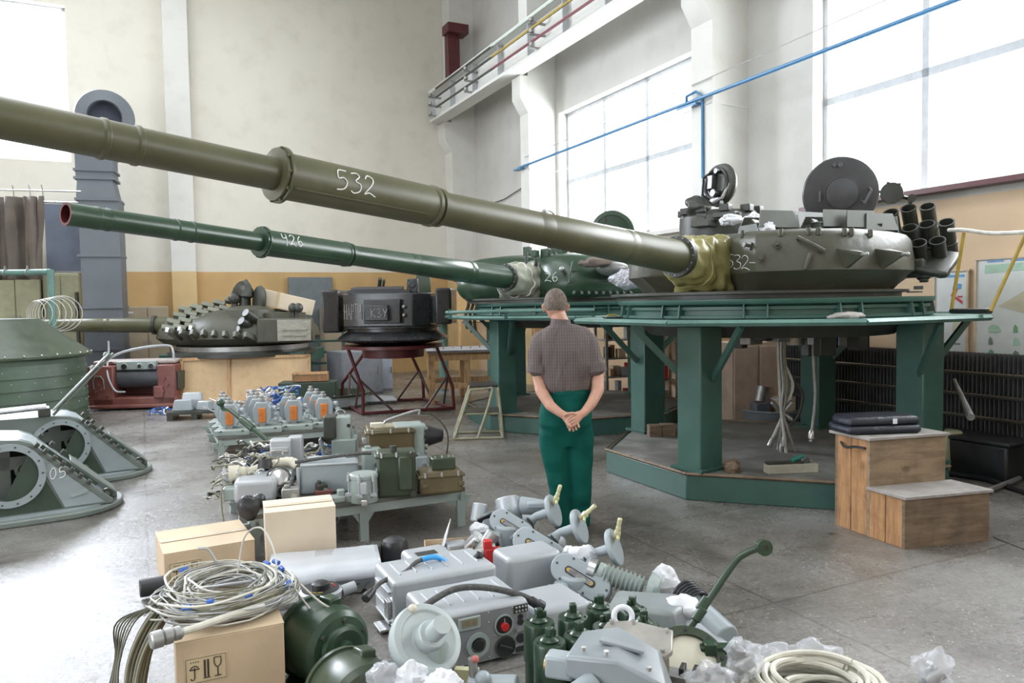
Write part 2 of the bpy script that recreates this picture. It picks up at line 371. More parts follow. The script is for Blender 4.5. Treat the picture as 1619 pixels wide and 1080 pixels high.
def window(n, x0, x1, z0, z1, along, pos, vs, hs, th=.07):
    r = MB()
    def bar(u0, u1, a, b):
        if along == 'y': r.box((pos, (u0 + u1) / 2, (a + b) / 2), (.07, u1 - u0, b - a))
        else: r.box(((u0 + u1) / 2, pos, (a + b) / 2), (u1 - u0, .07, b - a))
    bar(x0, x0 + th, z0, z1); bar(x1 - th, x1, z0, z1); bar(x0, x1, z0, z0 + th); bar(x0, x1, z1 - th, z1)
    for v in vs: bar(v - .04, v + .04, z0, z1)
    for h in hs: bar(x0, x1, h - .045, h + .045)
    return room(r.build('window_%d' % n, trimw))
window(1, 9.0, 13.15, SILL, HEAD, 'y', 7.72, (9.25, 10.5, 11.8), (4.0,))
window(2, 1.95, 6.86, SILL, HEAD, 'y', 7.72, (5.5, 3.8), (4.03,), .06)
window(3, -5.1, -.2, SILL, HEAD, 'y', 7.72, (-3.9, -2.6, -1.4), (4.03,))
window(4, -6.0, -1.16, 4.62, 7.72, 'x', 18.0, (-3.6,), ())
def trim(n, m, bev=0, ma=wall_c): return room(m.build('trim_%d' % n, ma, bev=bev))
# three wall columns with corbels that carry the crane beam, the back pilaster
def col(y0, y1):
    m = MB(); m.box((7.2, (y0 + y1) / 2, ZC / 2), (.62, y1 - y0, ZC))
    # corbel
    p = [(6.9, 5.3), (6.72, 5.6), (6.72, 6.02), (6.9, 6.02)]
    M = Matrix(((1, 0, 0, 0), (0, 0, -1, y1), (0, 1, 0, 0), (0, 0, 0, 1)))
    m.prism(p, 0, y1 - y0, M); return m
trim(1, col(17.3, 17.79)); trim(2, col(13.26, 13.62)); trim(3, col(7.97, 8.4)); trim(4, col(.6, 1.25))
trim(5, MB().box((.84, 17.68, ZC / 2), (.48, .26, ZC)))
# sill ledges, the pipe on the near sill is dark red
trim(6, MB().box((7.42, 4.4, SILL - .03), (.22, 5.0, .05)), ma=redf)
trim(7, MB().box((7.46, 11.07, SILL - .04), (.16, 4.3, .06)))
m_ = MB().box((7.7, 11.07, HEAD + .03), (.3, 4.2, .05)); trim(8, m_, ma=mat('rusty_lintel', (.4, .27, .15), .7, var=.3, scale=10))
# ------------------------------------------------------------------ crane beam, pipes, cables on the side wall
def rthing(name, label, cat, x, y, z=0, rz=0, group=None):
    o = thing(name, label, cat, RW(x, y, z), 0, group); o.rotation_euler = (0, 0, HZ + radians(rz)); return o
t = rthing('crane_beam', 'white crane runway beam on the wall column corbels high above the windows', 'beam', 6.62, 8, 6.03)
L0, L1 = -11.5, 9.6
m_ = MB(); m_.box((0, (L0 + L1) / 2, .03), (.34, L1 - L0, .06)); m_.box((0, (L0 + L1) / 2, .70), (.40, L1 - L0, .07)); m_.box((0, (L0 + L1) / 2, .36), (.05, L1 - L0, .66)); m_.build('girder', wallp, t)
m_ = MB()
for k in range(17): m_.box((-.08, L0 + .6 + k * 1.28, .36), (.13, .025, .62))
m_.build('stiffener', trimw, t)
MB().box((0, (L0 + L1) / 2, .78), (.07, L1 - L0, .08)).build('rail', mat('rail_steel', (.5, .55, .5), .5), t)
for k, (zz, c1, nm) in enumerate(((.60, mat('rail_pale', (.45, .52, .47), .5), 'green-grey conductor bar'), (.40, yellowp, 'yellow conductor bar'), (.17, mat('conductor_red', (.16, .03, .045), .5), 'dark red conductor bar'))):
    part_label(MB().box((-.30, -1.8, zz), (.03, 15.0, .035)).build('conductor_bar', c1, t), nm)
    MB().box((-.30, 7.2, zz), (.03, 3.2, .035)).build('conductor_bar', edark, t)
    for y in (9.2, 7.0, 4.0, 1.0, -2.0, -5.0):
        m_ = MB(); m_.cyl((-.30, y, zz - .075), (-.30, y, zz - .015), .045, n=12); m_.box((-.17, y, zz - .10), (.34, .05, .03)); m_.build('insulator', steel, t)
t = rthing('crane_buffer', 'dark red steel buffer post at the far end of the crane beam', 'crane part', 6.85, 17.05, 6.86)
MB().box((0, 0, .65), (.30, .22, 1.3)).build('post', redf, t, bev=.01); MB().box((.05, -.1, 1.22), (.52, .4, .22)).build('head', redf, t, bev=.01)
pw = lambda x, y, z: RW(x, y, z)
t = rthing('blue_pipe', 'thin blue pipe running along the columns below window height with a downpipe', 'pipe', 6.82, 13.6, 4.30)
MB().tube([(0, 0, 0), (0, -11, .04), (0, -17, .05)], .024, n=10).build('run', bluep, t)
MB().tube([(.05, -5.45, -3.1), (.05, -5.45, .06), (.02, -5.35, .14), (-.03, -5.22, .1), (-.0, -5.18, 0)], .02, n=8).build('downpipe', bluep, t)
MB().box((.02, 0, -.02), (.1, .3, .03)).build('bracket', bluep, t); MB().box((.02, -5.2, -.03), (.1, .4, .03)).build('bracket', bluep, t)
o = MB().tube([pw(6.86, 13.4, 4.48), pw(6.86, 10.6, 4.50), pw(6.86, 8.0, 4.56), pw(6.86, 5.0, 4.62), pw(6.86, 1.0, 4.72)], .007, n=5).build('strung_cable', steel); tag(o, 'thin grey cable strung above the blue pipe across the windows', 'cable')
o = MB().tube([pw(5.9, 17.75, 3.95), pw(6.7, 17.25, 3.9), pw(7.46, 17.2, 3.95), pw(7.46, 15.6, 3.98), pw(7.46, 14.2, 4.18), pw(6.86, 13.2, 4.22)], .012, n=5).build('strung_cable', edark); tag(o, 'dark cable sagging across the corner of the back and side walls', 'cable')
o = MB().tube([pw(7.3, 13.0, 4.16), pw(7.3, 12.0, 4.14), pw(6.9, 8.8, 4.22), pw(6.88, 8.0, 4.24), pw(7.45, 7.9, 4.2)], .008, n=5).build('strung_cable', wallp); tag(o, 'pale wall cable just under the blue pipe beside the middle column', 'cable')

# ------------------------------------------------------------------ ventilation duct and back-left fittings
b = at(166, 450, 14.35)
t = thing('ventilation_duct', 'grey sheet-metal ventilation riser with a round fan mouth on top at the back left', 'duct', (b.x, b.y, 0), 18)
def zat(py, px, d): return at(px, py, d).z
z0 = 0; secs = [(0, 1.72, .78), (1.72, 2.68, .76), (2.68, 3.62, .76)]
m_ = MB(); m_.box((0, 0, 1.85), (.66, .6, 3.7)); m_.build('riser', dgrey, t)
m_ = MB(); m_.box((-.03, 0, 3.88), (.66, .6, .36), taper=.86, shear=(-.02, 0)); m_.box((-.05, 0, 4.32), (.62, .52, .55)); m_.build('reducer', dgrey, t)
for z in (.9, 1.68, 2.63, 3.66, 4.05, 4.2, 4.56):
    MB().box((-.02 if z < 4 else -.05, 0, z), (.72 if z < 4 else .68, .68 if z < 4 else .6, .045)).build('flange', dgrey, t)
cz = at(165, 172, 14.0).z
F = frame((.10, .1, cz - .06), (.16, -.98, -.06))
m_ = MB(); m_.lathe([(.30, -.35), (.50, -.33), (.51, .12), (.49, .2), (.30, .26), (.285, .24), (.285, .0), (.2, -.1), (.0, -.12)], 40, F); m_.build('fan_housing', dgrey, t)
MB().lathe([(.27, -.02), (.27, .0), (.001, .0)], 32, F).build('fan_mouth', duct_in, t)
m_ = MB(); m_.box((.02, .1, 4.75), (.5, .45, .6)); m_.build('neck', dgrey, t)
# tarpaulin on its wire
d = 13.6
a0, a1 = at(-30, 312, d), at(70, 318, d)
t = thing('tarpaulin_curtain', 'dark brown tarpaulin curtain hanging by wire hooks below the left window', 'curtain', (a0.x, a0.y, 0))
W_ = a1.x - a0.x; ztop = a0.z; zbot = zat(398, 20, d) - .5
m_ = MB(); cols = []
for i in range(61):
    u = i / 60; y = .07 * sin(u * 23) + .04 * sin(u * 51 + 1); cols.append((u * W_ + .03 * sin(u * 40), y))
for thk in (0,):
    rows = [[m_.v((x + (.12 * (r / 8)) * (u > .9 and -1 or .0), y + .02 * sin(r + i * .3), ztop - (ztop - zbot) * r / 8)) for i, (x, y) in enumerate(cols) for u in (i / 60,)] for r in range(9)]
    for r in range(8):
        for i in range(60): m_.f([rows[r][i], rows[r][i + 1], rows[r + 1][i + 1], rows[r + 1][i]])
o = m_.build('cloth', tarp, t, recalc=True); mm = o.modifiers.new('s', 'SOLIDIFY'); mm.thickness = .012
for u in (.25, .52, .78, .98): MB().tube([(u * W_, 0, ztop - .02), (u * W_ + .02, -.03, ztop + .1), (u * W_ - .02, 0, ztop + .2)], .012, n=6).build('hook', steel, t)
p0, p1 = at(-60, 299, d), at(128, 303, d)
o = MB().tube([p0, p1], .014, n=6).build('curtain_wire', steel); tag(o, 'pale wire rail stretched above the brown tarpaulin', 'rail')
o = MB().tube([at(-60, 316, 13.9), at(128, 321, 14.9)], .02, n=6).build('shelf_rail', steel); tag(o, 'dark rail along the wall behind the brown tarpaulin', 'rail')
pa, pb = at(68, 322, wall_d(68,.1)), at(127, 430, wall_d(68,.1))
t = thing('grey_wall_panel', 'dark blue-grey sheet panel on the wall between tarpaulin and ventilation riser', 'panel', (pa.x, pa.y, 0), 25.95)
MB().box(((pb.x - pa.x) / 2 * 1.1, .0, (pa.z + pb.z) / 2), ((pb.x - pa.x) * 1.05, .05, pa.z - pb.z)).build('sheet', mat('mottled_blue_grey', (.12, .14, .19), .5, var=.3, scale=1.2), t)  # blue-grey panel colour with broad random tone patches
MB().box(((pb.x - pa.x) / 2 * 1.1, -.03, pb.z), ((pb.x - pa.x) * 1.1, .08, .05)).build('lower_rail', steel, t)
def cabinet(label, px0, px1, ytop, d, m, doors=2, depth=.5, hgt=None, split=True, group=None, rz=25.95, tape=False):
    a = at(px0, ytop, d); h = a.z
    bpt = at(px1, ytop, d); v1 = ray(px1, ytop); dr = Vector((cos(radians(rz)), sin(radians(rz))))
    den = dr.x * v1.y - dr.y * v1.x; w = (a.y * v1.x - a.x * v1.y) / den
    t = thing('storage_cabinet', label, 'cabinet', (a.x, a.y, 0), rz, group)
    MB().box((w / 2, depth / 2, h / 2), (w, depth, h)).build('body', m, t, bev=.01)
    for k in range(doors):
        dw = w / doors; o = MB().box((dw * (k + .5), -.012, h * .52), (dw - .02, .024, h * .93)).build('door', m, t, bev=.005)
        MB().box((dw * (k + .5) + (dw * .38 if k % 2 == 0 else -dw * .38), -.035, h * .55), (.02, .03, .12)).build('handle', steel, o)
    if tape: MB().box((w * .12, -.027, h * .93), (.09, .004, .03)).build('paper_label', paper, t)
    return t
cabinet('tall khaki two-door cabinet at the far left behind the teal pipe frame', -20, 61, 400, wall_d(-20, .75), khaki)
cabinet('khaki cabinet beside the ventilation riser behind the cable rings', 66, 124, 432, wall_d(66, .6), khaki)
cabinet('tan two-door cabinet right of the ventilation riser by the orange wall', 198, 266, 485, wall_d(198, .72), tan, tape=True)
cabinet('low tan cabinet behind the rear gun turret with a dark strip on top', 308, 352, 483, wall_d(308, .7), tan, 1)
cabinet('tan cabinet behind the black turret cabin at the right of the rear turret', 512, 560, 487, wall_d(512, .7), tan, 1)
cabinet('grey steel switch cabinet standing under the red tripod stand', 540, 604, 557, 13.4, mat('switch_grey', (.17, .18, .2), .5), 1, depth=.6, rz=40)
cabinet('pale blue-grey steel sheet cabinet behind the right legs of the red stand', 596, 620, 559, 14.4, mat('sheet_grey', (.42, .46, .54), .4), 1, depth=.3)
p = at(120, 470, 14.9)
for k, (px, w) in enumerate(((121, .05), (128, .035))):
    q = at(px, 462, 14.9); o = MB().box((0, 0, q.z / 2), (w, .05, q.z)).build('steel_bar', edark); o.location = (q.x, q.y + k * .1, 0)
    tag(o, ('dark steel bar standing upright left of the ventilation riser', 'thinner dark bar upright against the ventilation riser')[k], 'bar')
t = thing('pipe_rack', 'grey-white thin pipe frame standing before the tall khaki cabinet', 'rack', tuple(at(64, 500, 14.7).xy) + (0,))
h1 = zat(396, 64, 14.7)
MB().tube([(0, 0, 0), (0, 0, h1 - .08), (-.03, 0, h1 - .02), (-.09, 0, h1), (-1.5, 0, h1)], .025, n=8).build('frame_tube', mat('frame_grey', (.45, .46, .48), .5), t)
# blue-green service stair and door behind the turret
t = thing('door_panel', 'dark blue-grey door at the back wall behind the white carton', 'door', tuple(RW(3.5, 17.7).xy) + (0,), 25.95)
MB().box((0, 0, 1.15), (1.0, .08, 2.3)).build('leaf', mat('door_blue_grey', (.13, .15, .16), .5), t, bev=.01)
MB().box((-.4, -.07, 1.05), (.03, .06, .14)).build('handle', steel, t)
t = thing('steel_steps', 'teal steel steps with open treads behind the rear turret stand', 'steps', tuple(at(514, 610, 15.4).xy) + (0,), 10)
for k in range(4): MB().box((0, .12 * k, .25 + .22 * k), (.75, .22, .04)).build('tread', teal, t)
for s in (-1, 1): MB().box((s * .38, .2, .6), (.04, .7, 1.2), M=None).build('stringer', teal, t)

# ------------------------------------------------------------------ writing: hand-drawn strokes laid on a surface
GL = {'5': [[(.62, 1), (.18, .96), (.12, .55), (.42, .6), (.6, .38), (.45, .08), (.08, 0)]],
      '3': [[(.08, .93), (.4, 1), (.55, .82), (.3, .56), (.58, .42), (.56, .12), (.25, -.02), (.05, .06)]],
      '2': [[(.08, .78), (.25, 1), (.52, .9), (.5, .6), (.05, .05), (.3, .12), (.68, -.02)]],
      '4': [[(.1, 1), (.08, .55), (.5, .62)], [(.52, .98), (.46, -.1)]],
      '6': [[(.48, 1), (.2, .72), (.1, .3), (.28, 0), (.54, .2), (.42, .48), (.14, .34)]],
      '0': [[(.3, 1), (.06, .6), (.1, .1), (.34, 0), (.56, .4), (.5, .9), (.3, 1)]],
      '-': [[(.05, .5), (.5, .52)]],
      'Н': [[(.05, 0), (.05, 1)], [(.55, 0), (.55, 1)], [(.05, .5), (.55, .5)]],
      'А': [[(.0, 0), (.3, 1), (.6, 0)], [(.12, .35), (.48, .35)]],
      'Р': [[(.08, 0), (.08, 1), (.5, .92), (.5, .55), (.08, .5)]],
      'Т': [[(.0, 1), (.6, 1)], [(.3, 1), (.3, 0)]],
      'Ы': [[(.02, 1), (.02, 0), (.34, .05), (.34, .5), (.02, .5)], [(.58, 0), (.58, 1)]],
      'К': [[(.05, 0), (.05, 1)], [(.52, 1), (.05, .5), (.55, 0)]],
      'З': [[(.08, .9), (.4, 1), (.5, .75), (.2, .52), (.55, .3), (.4, 0), (.05, .08)]],
      'У': [[(.05, 1), (.3, .5)], [(.55, 1), (.2, 0)]], ' ': []}
def smooth(pts, k=6):
    P = [Vector(p) for p in pts]
    if len(P) < 3: return [P[0].lerp(P[-1], i / k) for i in range(k + 1)]
    Q = [P[0] * 2 - P[1]] + P + [P[-1] * 2 - P[-2]]; out = []
    for i in range(1, len(Q) - 2):
        for j in range(k):
            t_ = j / k; a, b_, c, d_ = Q[i - 1], Q[i], Q[i + 1], Q[i + 2]
            out.append(.5 * ((2 * b_) + (c - a) * t_ + (2 * a - 5 * b_ + 4 * c - d_) * t_ * t_ + (3 * b_ - a - 3 * c + d_) * t_ ** 3))
    return out + [P[-1]]
def write(text, fn, h, r, name, m, parent, adv=.85, straight=False):
    """fn(u, v) -> point on the surface; u, v in metres"""
    mb = MB(); x = 0
    for ch in text:
        for st in GL[ch]:
            q = st if straight else smooth([(a, b_) for a, b_ in st])
            if straight:
                q = [Vector(q[0])] + [Vector(p) for p in q[1:]]
            pts = [fn((x + p[0]) * h, p[1] * h) for p in q]
            pts = [p for p in pts if p is not None]
            if len(pts) > 1: mb.tube(pts, r, n=5)
        x += adv if ch != ' ' else .5
    return mb.build(name, m, parent)

# ------------------------------------------------------------------ teal turntable stands
def octo(R, a0=228, c=(0, 0)): return [(c[0] + R * cos(radians(a0 + 45 * k)), c[1] + R * sin(radians(a0 + 45 * k))) for k in range(8)]
def platform(cx, cy, label, a0=228.0, group=None, rail=False):
    t = thing('turntable_stand', label, 'stand', (cx, cy, 0), 0, group)
    mb = MB(); mb.prism(octo(1.56, a0), 0.0, .20); mb.build('base', teal, t, bev=.008)
    MB().prism(octo(1.50, a0), .201, .222).build('base_deck', mat('worn_rubber_deck', (.15, .145, .13), .75, var=.35, scale=3, dirt=.5, dirtcol=(.3, .29, .27)), t)
    mb = MB(); P = octo(1.565, a0)
    for k in range(8):
        a, b_ = Vector((*P[k], .215)), Vector((*P[(k + 1) % 8], .215)); mb.tube([a, b_], .014, n=4)
    mb.build('edge_strip', oldwood, t)
    for k in range(4):
        an = a0 + 90 * k; rr = 1.33
        M = TR(rr * cos(radians(an)), rr * sin(radians(an)), 0) @ RZ(an - 22 + (8 if k == 0 else 0))
        o = MB(M).box((0, 0, .81), (.26, .26, 1.20)).build('leg', teal, t, bev=.012)
        g = MB(M); g.box((.0, 0, .235), (.34, .34, .025)); g.build('foot_plate', teal, o)
    for k in range(8):                         # slanting props from the legs to the shelf
        an = a0 + 90 * (k // 2); s = (-1, 1)[k % 2]
        P0 = Vector((1.36 * cos(radians(an)), 1.36 * sin(radians(an)), .98)) + Vector((-sin(radians(an)), cos(radians(an)), 0)) * s * .14
        P1 = Vector((1.66 * cos(radians(an + s * 17)), 1.66 * sin(radians(an + s * 17)), 1.415))
        if k < 7 or True:
            dv = (P1 - P0).normalized(); F = frame(P0, dv, (0, 0, 1)); MB(F).box((0, 0, (P1 - P0).length / 2), (.055, .03, (P1 - P0).length)).build('brace', teal, t)
    # shelf ring
    mb = MB(); A, B = octo(1.84, a0), octo(1.20, a0)
    for k in range(8):
        j = (k + 1) % 8
        vs = [mb.v((*A[k], 1.438)), mb.v((*A[j], 1.438)), mb.v((*B[j], 1.438)), mb.v((*B[k], 1.438))]; ws = [mb.v((v.co.x, v.co.y, 1.462)) for v in vs]
        mb.f(vs[::-1]); mb.f(ws)
        for q in range(4): mb.f([vs[q], vs[(q + 1) % 4], ws[(q + 1) % 4], ws[q]])
    bmesh.ops.remove_doubles(mb.bm, verts=mb.bm.verts, dist=1e-4)
    mb.build('shelf', tealb, t)
    mb = MB()
    for k in range(8): mb.tube([(*A[k], 1.445), (*A[(k + 1) % 8], 1.445)], .024, n=4)
    mb.build('shelf_edge', tealb, t)
    # turntable drum
    mb = MB(); mb.lathe([(1.0, 1.40), (1.28, 1.40), (1.28, 1.455), (1.40, 1.47), (1.40, 1.492), (1.345, 1.495), (1.345, 1.535), (1.37, 1.54), (1.37, 1.565), (1.345, 1.57), (1.40, 1.585), (1.41, 1.60), (1.41, 1.625), (1.0, 1.625)], 72)
    mb.build('turntable', teal, t)
    for k in range(24): MB().box((1.36, (-.09, .09)[k % 2], 1.53), (.10, .016, .11), RZ(30 * (k // 2) + 8), taper=.6).build('gusset', teal, t)
    mb = MB(); mb.lathe([(.55, 1.30), (1.1, 1.30), (1.25, 1.44), (.6, 1.44)], 32); mb.build('bearing', edark, t)
    return t
CA, CB = Vector((2.44, 7.26, 0)), Vector((.90, 10.62, 0))
platform(CA.x, CA.y, 'teal octagonal turntable stand carrying the olive turret chalked 532')
platform(CB.x, CB.y, 'teal octagonal turntable stand behind the standing man, under the second turret', 228 - 8)
# light front tool rail on the far stand
pts = [at(712, 497, 9.6), at(770, 497, 9.0), at(940, 494, 8.75)]
t = thing('tool_rail', 'teal bent rail with folding arm along the far stand behind the man', 'rail', (0, 0, 0))
MB().tube([at(706, 494, 10.2), at(712, 494, 9.4), at(790, 492, 8.95), at(940, 490, 8.7)], .02, n=8).build('rail', tealb, t)
for px, d_ in ((712, 9.4), (800, 8.95), (938, 8.72)): MB().box(tuple(at(px, 497, d_ + .02)), (.04, .05, .12)).build('bracket', teal, t)
t.location = (0, 0, 0)

# ------------------------------------------------------------------ gun turrets
def gun(t, origin, elev, m, muzzle_m=None, length=5.27, chalk_txt=None, chalk_t=3.2, chalk_h=.105, rot=0):
    """tube along +x of the turret; t measured from the canvas cover to the muzzle"""
    M = TR(*origin) @ RY(-elev)
    F = M @ frame((0, 0, 0), (1, 0, 0), (0, 1, 0))
    g = MB()
    base = [(.145, -.35), (.145, -.02), (.138, .0), (.130, .72), (.127, .73), (.127, .745), (.129, .75), (.128, .82), (.125, .83), (.125, .845), (.127, .85), (.110, 1.70), (.107, 1.71), (.107, 1.725), (.110, 1.73), (.108, 1.83), (.105, 1.84), (.105, 1.855), (.108, 1.86), (.096, 2.62), (.096, 2.66), (.112, 2.67), (.112, 2.70), (.098, 2.705), (.098, 2.72), (.10, 2.75)]
    fr = [(.078, 3.70), (.078, 4.33), (.084, 4.335), (.084, 4.35), (.079, 4.36), (.079, 4.46), (.084, 4.465), (.084, 4.48), (.078, 4.49), (.077, 4.98), (.082, 4.985), (.082, 5.0), (.078, 5.01), (.078, 5.06), (.082, 5.065), (.082, 5.08), (.079, 5.09), (.079, length), (.072, length), (.062, length), (.062, length - .5), (.001, length - .5)]
    g.lathe(base + fr, 48, F); b_ = g.build('gun_barrel', m, t, smooth=25)
    g = MB(); g.lathe([(.09, 2.72), (.118, 2.725), (.118, 2.745), (.11, 2.75), (.112, 2.78), (.112, 3.64), (.11, 3.67), (.118, 3.672), (.135, 3.675), (.135, 3.69), (.118, 3.695), (.125, 3.70), (.125, 3.712), (.078, 3.715)], 48, F)
    g.build('bore_evacuator', m, b_, smooth=25)
    g = MB()
    for s in (1, -1): g.tube([M @ Vector((2.82, s * .092, -.068)), M @ Vector((3.66, s * .092, -.068))], .0045, n=5)
    for k in range(10):
        a = 2 * pi * k / 10; g.sph(M @ Vector((3.70, .127 * cos(a), .127 * sin(a))), .009, n=6, m=4)
    g.build('weld_seam', m, b_)
    if muzzle_m: g = MB(); g.lathe([(.078, length - .004), (.0795, length), (.0795, length + .004), (.061, length + .004), (.061, length - .05)], 40, F, cap=False); part_label(g.build('muzzle_face', muzzle_m, b_), 'dark red muzzle ring')
    MB().lathe([(.0612, length - .45), (.0612, length - .02)], 32, F, cap=False).build('bore', black, b_)
    MB().lathe([(.14, -.035), (.172, -.035), (.172, .02), (.137, .02)], 48, F).build('clamp_ring', edark, b_)
    for k in range(16): a = 2 * pi * k / 16; MB().sph(M @ Vector((.02, .157 * cos(a), .157 * sin(a))), .008, n=6, m=4).build('clamp_bolt', steel, b_)
    if chalk_txt:
        def fn(u, v):                             # u runs back towards the turret, v climbs around the tube
            a = radians(rot) + (v - chalk_h / 2) / .113
            return M @ Vector((chalk_t - u, cos(a) * .1135, sin(a) * .1135))
        write(chalk_txt, fn, chalk_h, .0032, 'chalk_number', chalk, b_, adv=.8)
    return M, b_

def canvas(t, M, m, w=.36, h=.34, L=.62, seed=1, drop=.08):
    g = MB(); n = 56; rr = []
    for i in range(26):
        u = i / 25; x = -.02 - L * u; k = u ** .8
        ring = []
        for j in range(n):
            a = 2 * pi * j / n
            q = 1 / (abs(cos(a)) ** (2 + 2 * k) + abs(sin(a)) ** (2 + 2 * k)) ** (1 / (2 + 2 * k))
            ry, rz = .165 + (w - .165) * k, .165 + (h - .165) * k
            nn = noise.noise(Vector((u * 5 + seed * 7, cos(a) * 2.6, sin(a) * 2.6))) * .11 * (.3 + k) + .028 * sin(a * 9 + u * 13 + seed + 2 * sin(u * 9)) * (.5 + k) + .026 * sin(u * 30 + 3 * sin(a * 3)) * (1 - k * .3)
            if .30 < u < .36: nn -= .035
            ring.append(M @ Vector((x, cos(a) * q * ry * (1 + nn * 1.5), sin(a) * q * rz * (1 + nn * 1.5) - drop * k)))
        rr.append(ring)
    g.rings(rr); o = g.build('canvas_cover', m, t, smooth=80)
    g = MB(); ii = 8
    g.tube([rr[8][j] + (rr[8][j] - M @ Vector((.05 - L * 8 / 25, 0, -.02))) * .03 for j in range(n)] , .011, n=6, closed=True)
    g.build('lacing_cord', cablew if m is canvg else canvo, o)
    return o

def plan_r(a, keys):
    a = (a + 180) % 360 - 180; a = abs(a)
    for (a0, r0), (a1, r1) in zip(keys, keys[1:]):
        if a0 <= a <= a1:
            k = (a - a0) / (a1 - a0); k = k * k * (3 - 2 * k); return r0 + (r1 - r0) * k
    return keys[-1][1]
def shell(t, m, keys, prof, n=96, bumpy=.006, far=1.0):
    def plan_s(a):
        s_ = (a + 180) % 360 - 180; k = max(0, min(1, (-s_ - 14) / 25)) * max(0, min(1, (165 + s_) / 30)); return plan_r(a, keys) * (1 - (1 - far) * k)
    g = MB(); rr = []
    for sc, z in prof:
        rr.append([Vector((plan_s(360 * k / n) * sc * cos(2 * pi * k / n), plan_s(360 * k / n) * sc * sin(2 * pi * k / n), z)) for k in range(n)])
    for r in rr[1:-1]:
        for p in r: d_ = noise.noise(p * 3) * bumpy * 2; p.x *= 1 + d_; p.y *= 1 + d_
    g.rings(rr); g.bm.normal_update()
    bmesh.ops.recalc_face_normals(g.bm, faces=g.bm.faces)
    bvh = BVHTree.FromBMesh(g.bm)
    return g.build('armour_shell', m, t, smooth=38), bvh
class Surf:
    """find the place on the turret shell that a sight line meets, in turret coordinates"""
    def __init__(s, t, bvh): s.Mi = (Matrix.Translation(t.location) @ t.rotation_euler.to_matrix().to_4x4()).inverted(); s.M = s.Mi.inverted(); s.b = bvh
    def hit(s, px, py):
        o = s.Mi @ Vector((0, 0, EYE)); d_ = (s.Mi.to_3x3() @ ray(px, py)).normalized()
        loc, nor, _, _ = s.b.ray_cast(o, d_)
        if loc is None: return None, None
        if nor.dot(d_) > 0: nor = -nor
        return loc, nor
    def loc(s, px, py, d): return s.Mi @ at(px, py, d)

# ---- the near turret, number 532
ux, uy = -.677, -.737
yaw = math.degrees(atan2(uy, ux))
T5 = thing('gun_turret', 'large olive gun turret chalked 532 with its long barrel reaching out of the picture', 'gun turret', (1.39 - ux * 1.40, 6.36 - uy * 1.40, 1.627), yaw)
g = MB(); g.lathe([(1.1, 0), (1.30, 0), (1.30, .035), (1.36, .04), (1.36, .062), (1.1, .07)], 80); g.build('turret_ring', edark, T5)
sh5, bv5 = shell(T5, olive2, [(0, .95), (14, 1.0), (27, 1.38), (50, 1.52), (80, 1.47), (100, 1.42), (140, 1.28), (180, 1.22)],
                 [(.80, .045), (.86, .05), (.90, .11), (.985, .20), (1.0, .215), (1.0, .235), (.99, .36), (.968, .48), (.945, .52), (.87, .55), (.70, .575), (.50, .60), (.25, .62)], far=.78)
s5 = Surf(T5, bv5)
M5, bar5 = gun(T5, (1.40, 0, .36), 4.1, olive, chalk_txt='532', chalk_t=3.44, chalk_h=.105, rot=8)
canvas(T5, M5, canvo, w=.30, h=.29, L=.58, seed=2, drop=.07)
def stud(mb, p, n, L=.05, r=.018):
    mb.cyl(p - n * .01, p + n * L, r, n=10); mb.cyl(p + n * L, p + n * (L + .02), r * 1.4, n=10)
for px, py in ((1186, 389), (1229, 388), (1203, 409)):
    p, n_ = s5.hit(px, py)
    if p:
        g = MB(); stud(g, p, n_, .045, .014); g.prism([(-.03, -.03), (.03, -.03), (.02, .03), (-.02, .03)], 0, .015, frame(p, n_)); g.build('mounting_stud', olive2, T5)
for (a, b_) in (((1262, 378), (1300, 398)), ((1280, 404), (1274, 424))):
    p0, n0 = s5.hit(*a); p1, n1 = s5.hit(*b_)
    if p0 and p1:
        g = MB(); mid = (p0 + p1) / 2 + (n0 + n1) / 2 * .05
        g.tube([p0 - n0 * .01, p0 + n0 * .04, mid, p1 + n1 * .04, p1 - n1 * .01], .016, n=8); g.build('lifting_hook', olive2, T5)
for (px, py, ex, ey) in ((1338, 403, 1371, 402), (1396, 403, 1436, 402)):
    p, n_ = s5.hit(px, py)
    if p:
        d0 = s5.hit(px, py)[0]; w = s5.M @ p; tip = s5.loc(ex, ey, w.y - .22)
        dv = (tip - p); F = frame(p - dv.normalized() * .05, dv, (0, 0, 1))
        g = MB(); L = dv.length
        # triangular wedge bracket
        g.rings([[F @ Vector(q) for q in ((.055, -.09, 0), (.055, .09, 0), (-.14, .02, 0), (-.14, -.02, 0))], [F @ Vector(q) for q in ((.018, -.014, L), (.018, .014, L), (-.012, .01, L), (-.012, -.01, L))]])
        o = g.build('side_bracket', olive2, T5); g = MB(F); g.cyl((0, 0, L - .01), (0, 0, L + .035), .014, n=10); g.sph((0, 0, L + .045), .018, n=8, m=6); g.build('bracket_pin', steel, o)
# chalk number on the cheek
pts_ok = lambda q: q
def cheek(u, v):
    px = 1147 + u * 1000 * .19; py = 424 - v * 1000 * .21 + u * 12
    p, n_ = s5.hit(px, py)
    return p + n_ * .002 if p else None
write('532-', cheek, .105, .0023, 'chalk_number', chalk, T5, adv=.62)
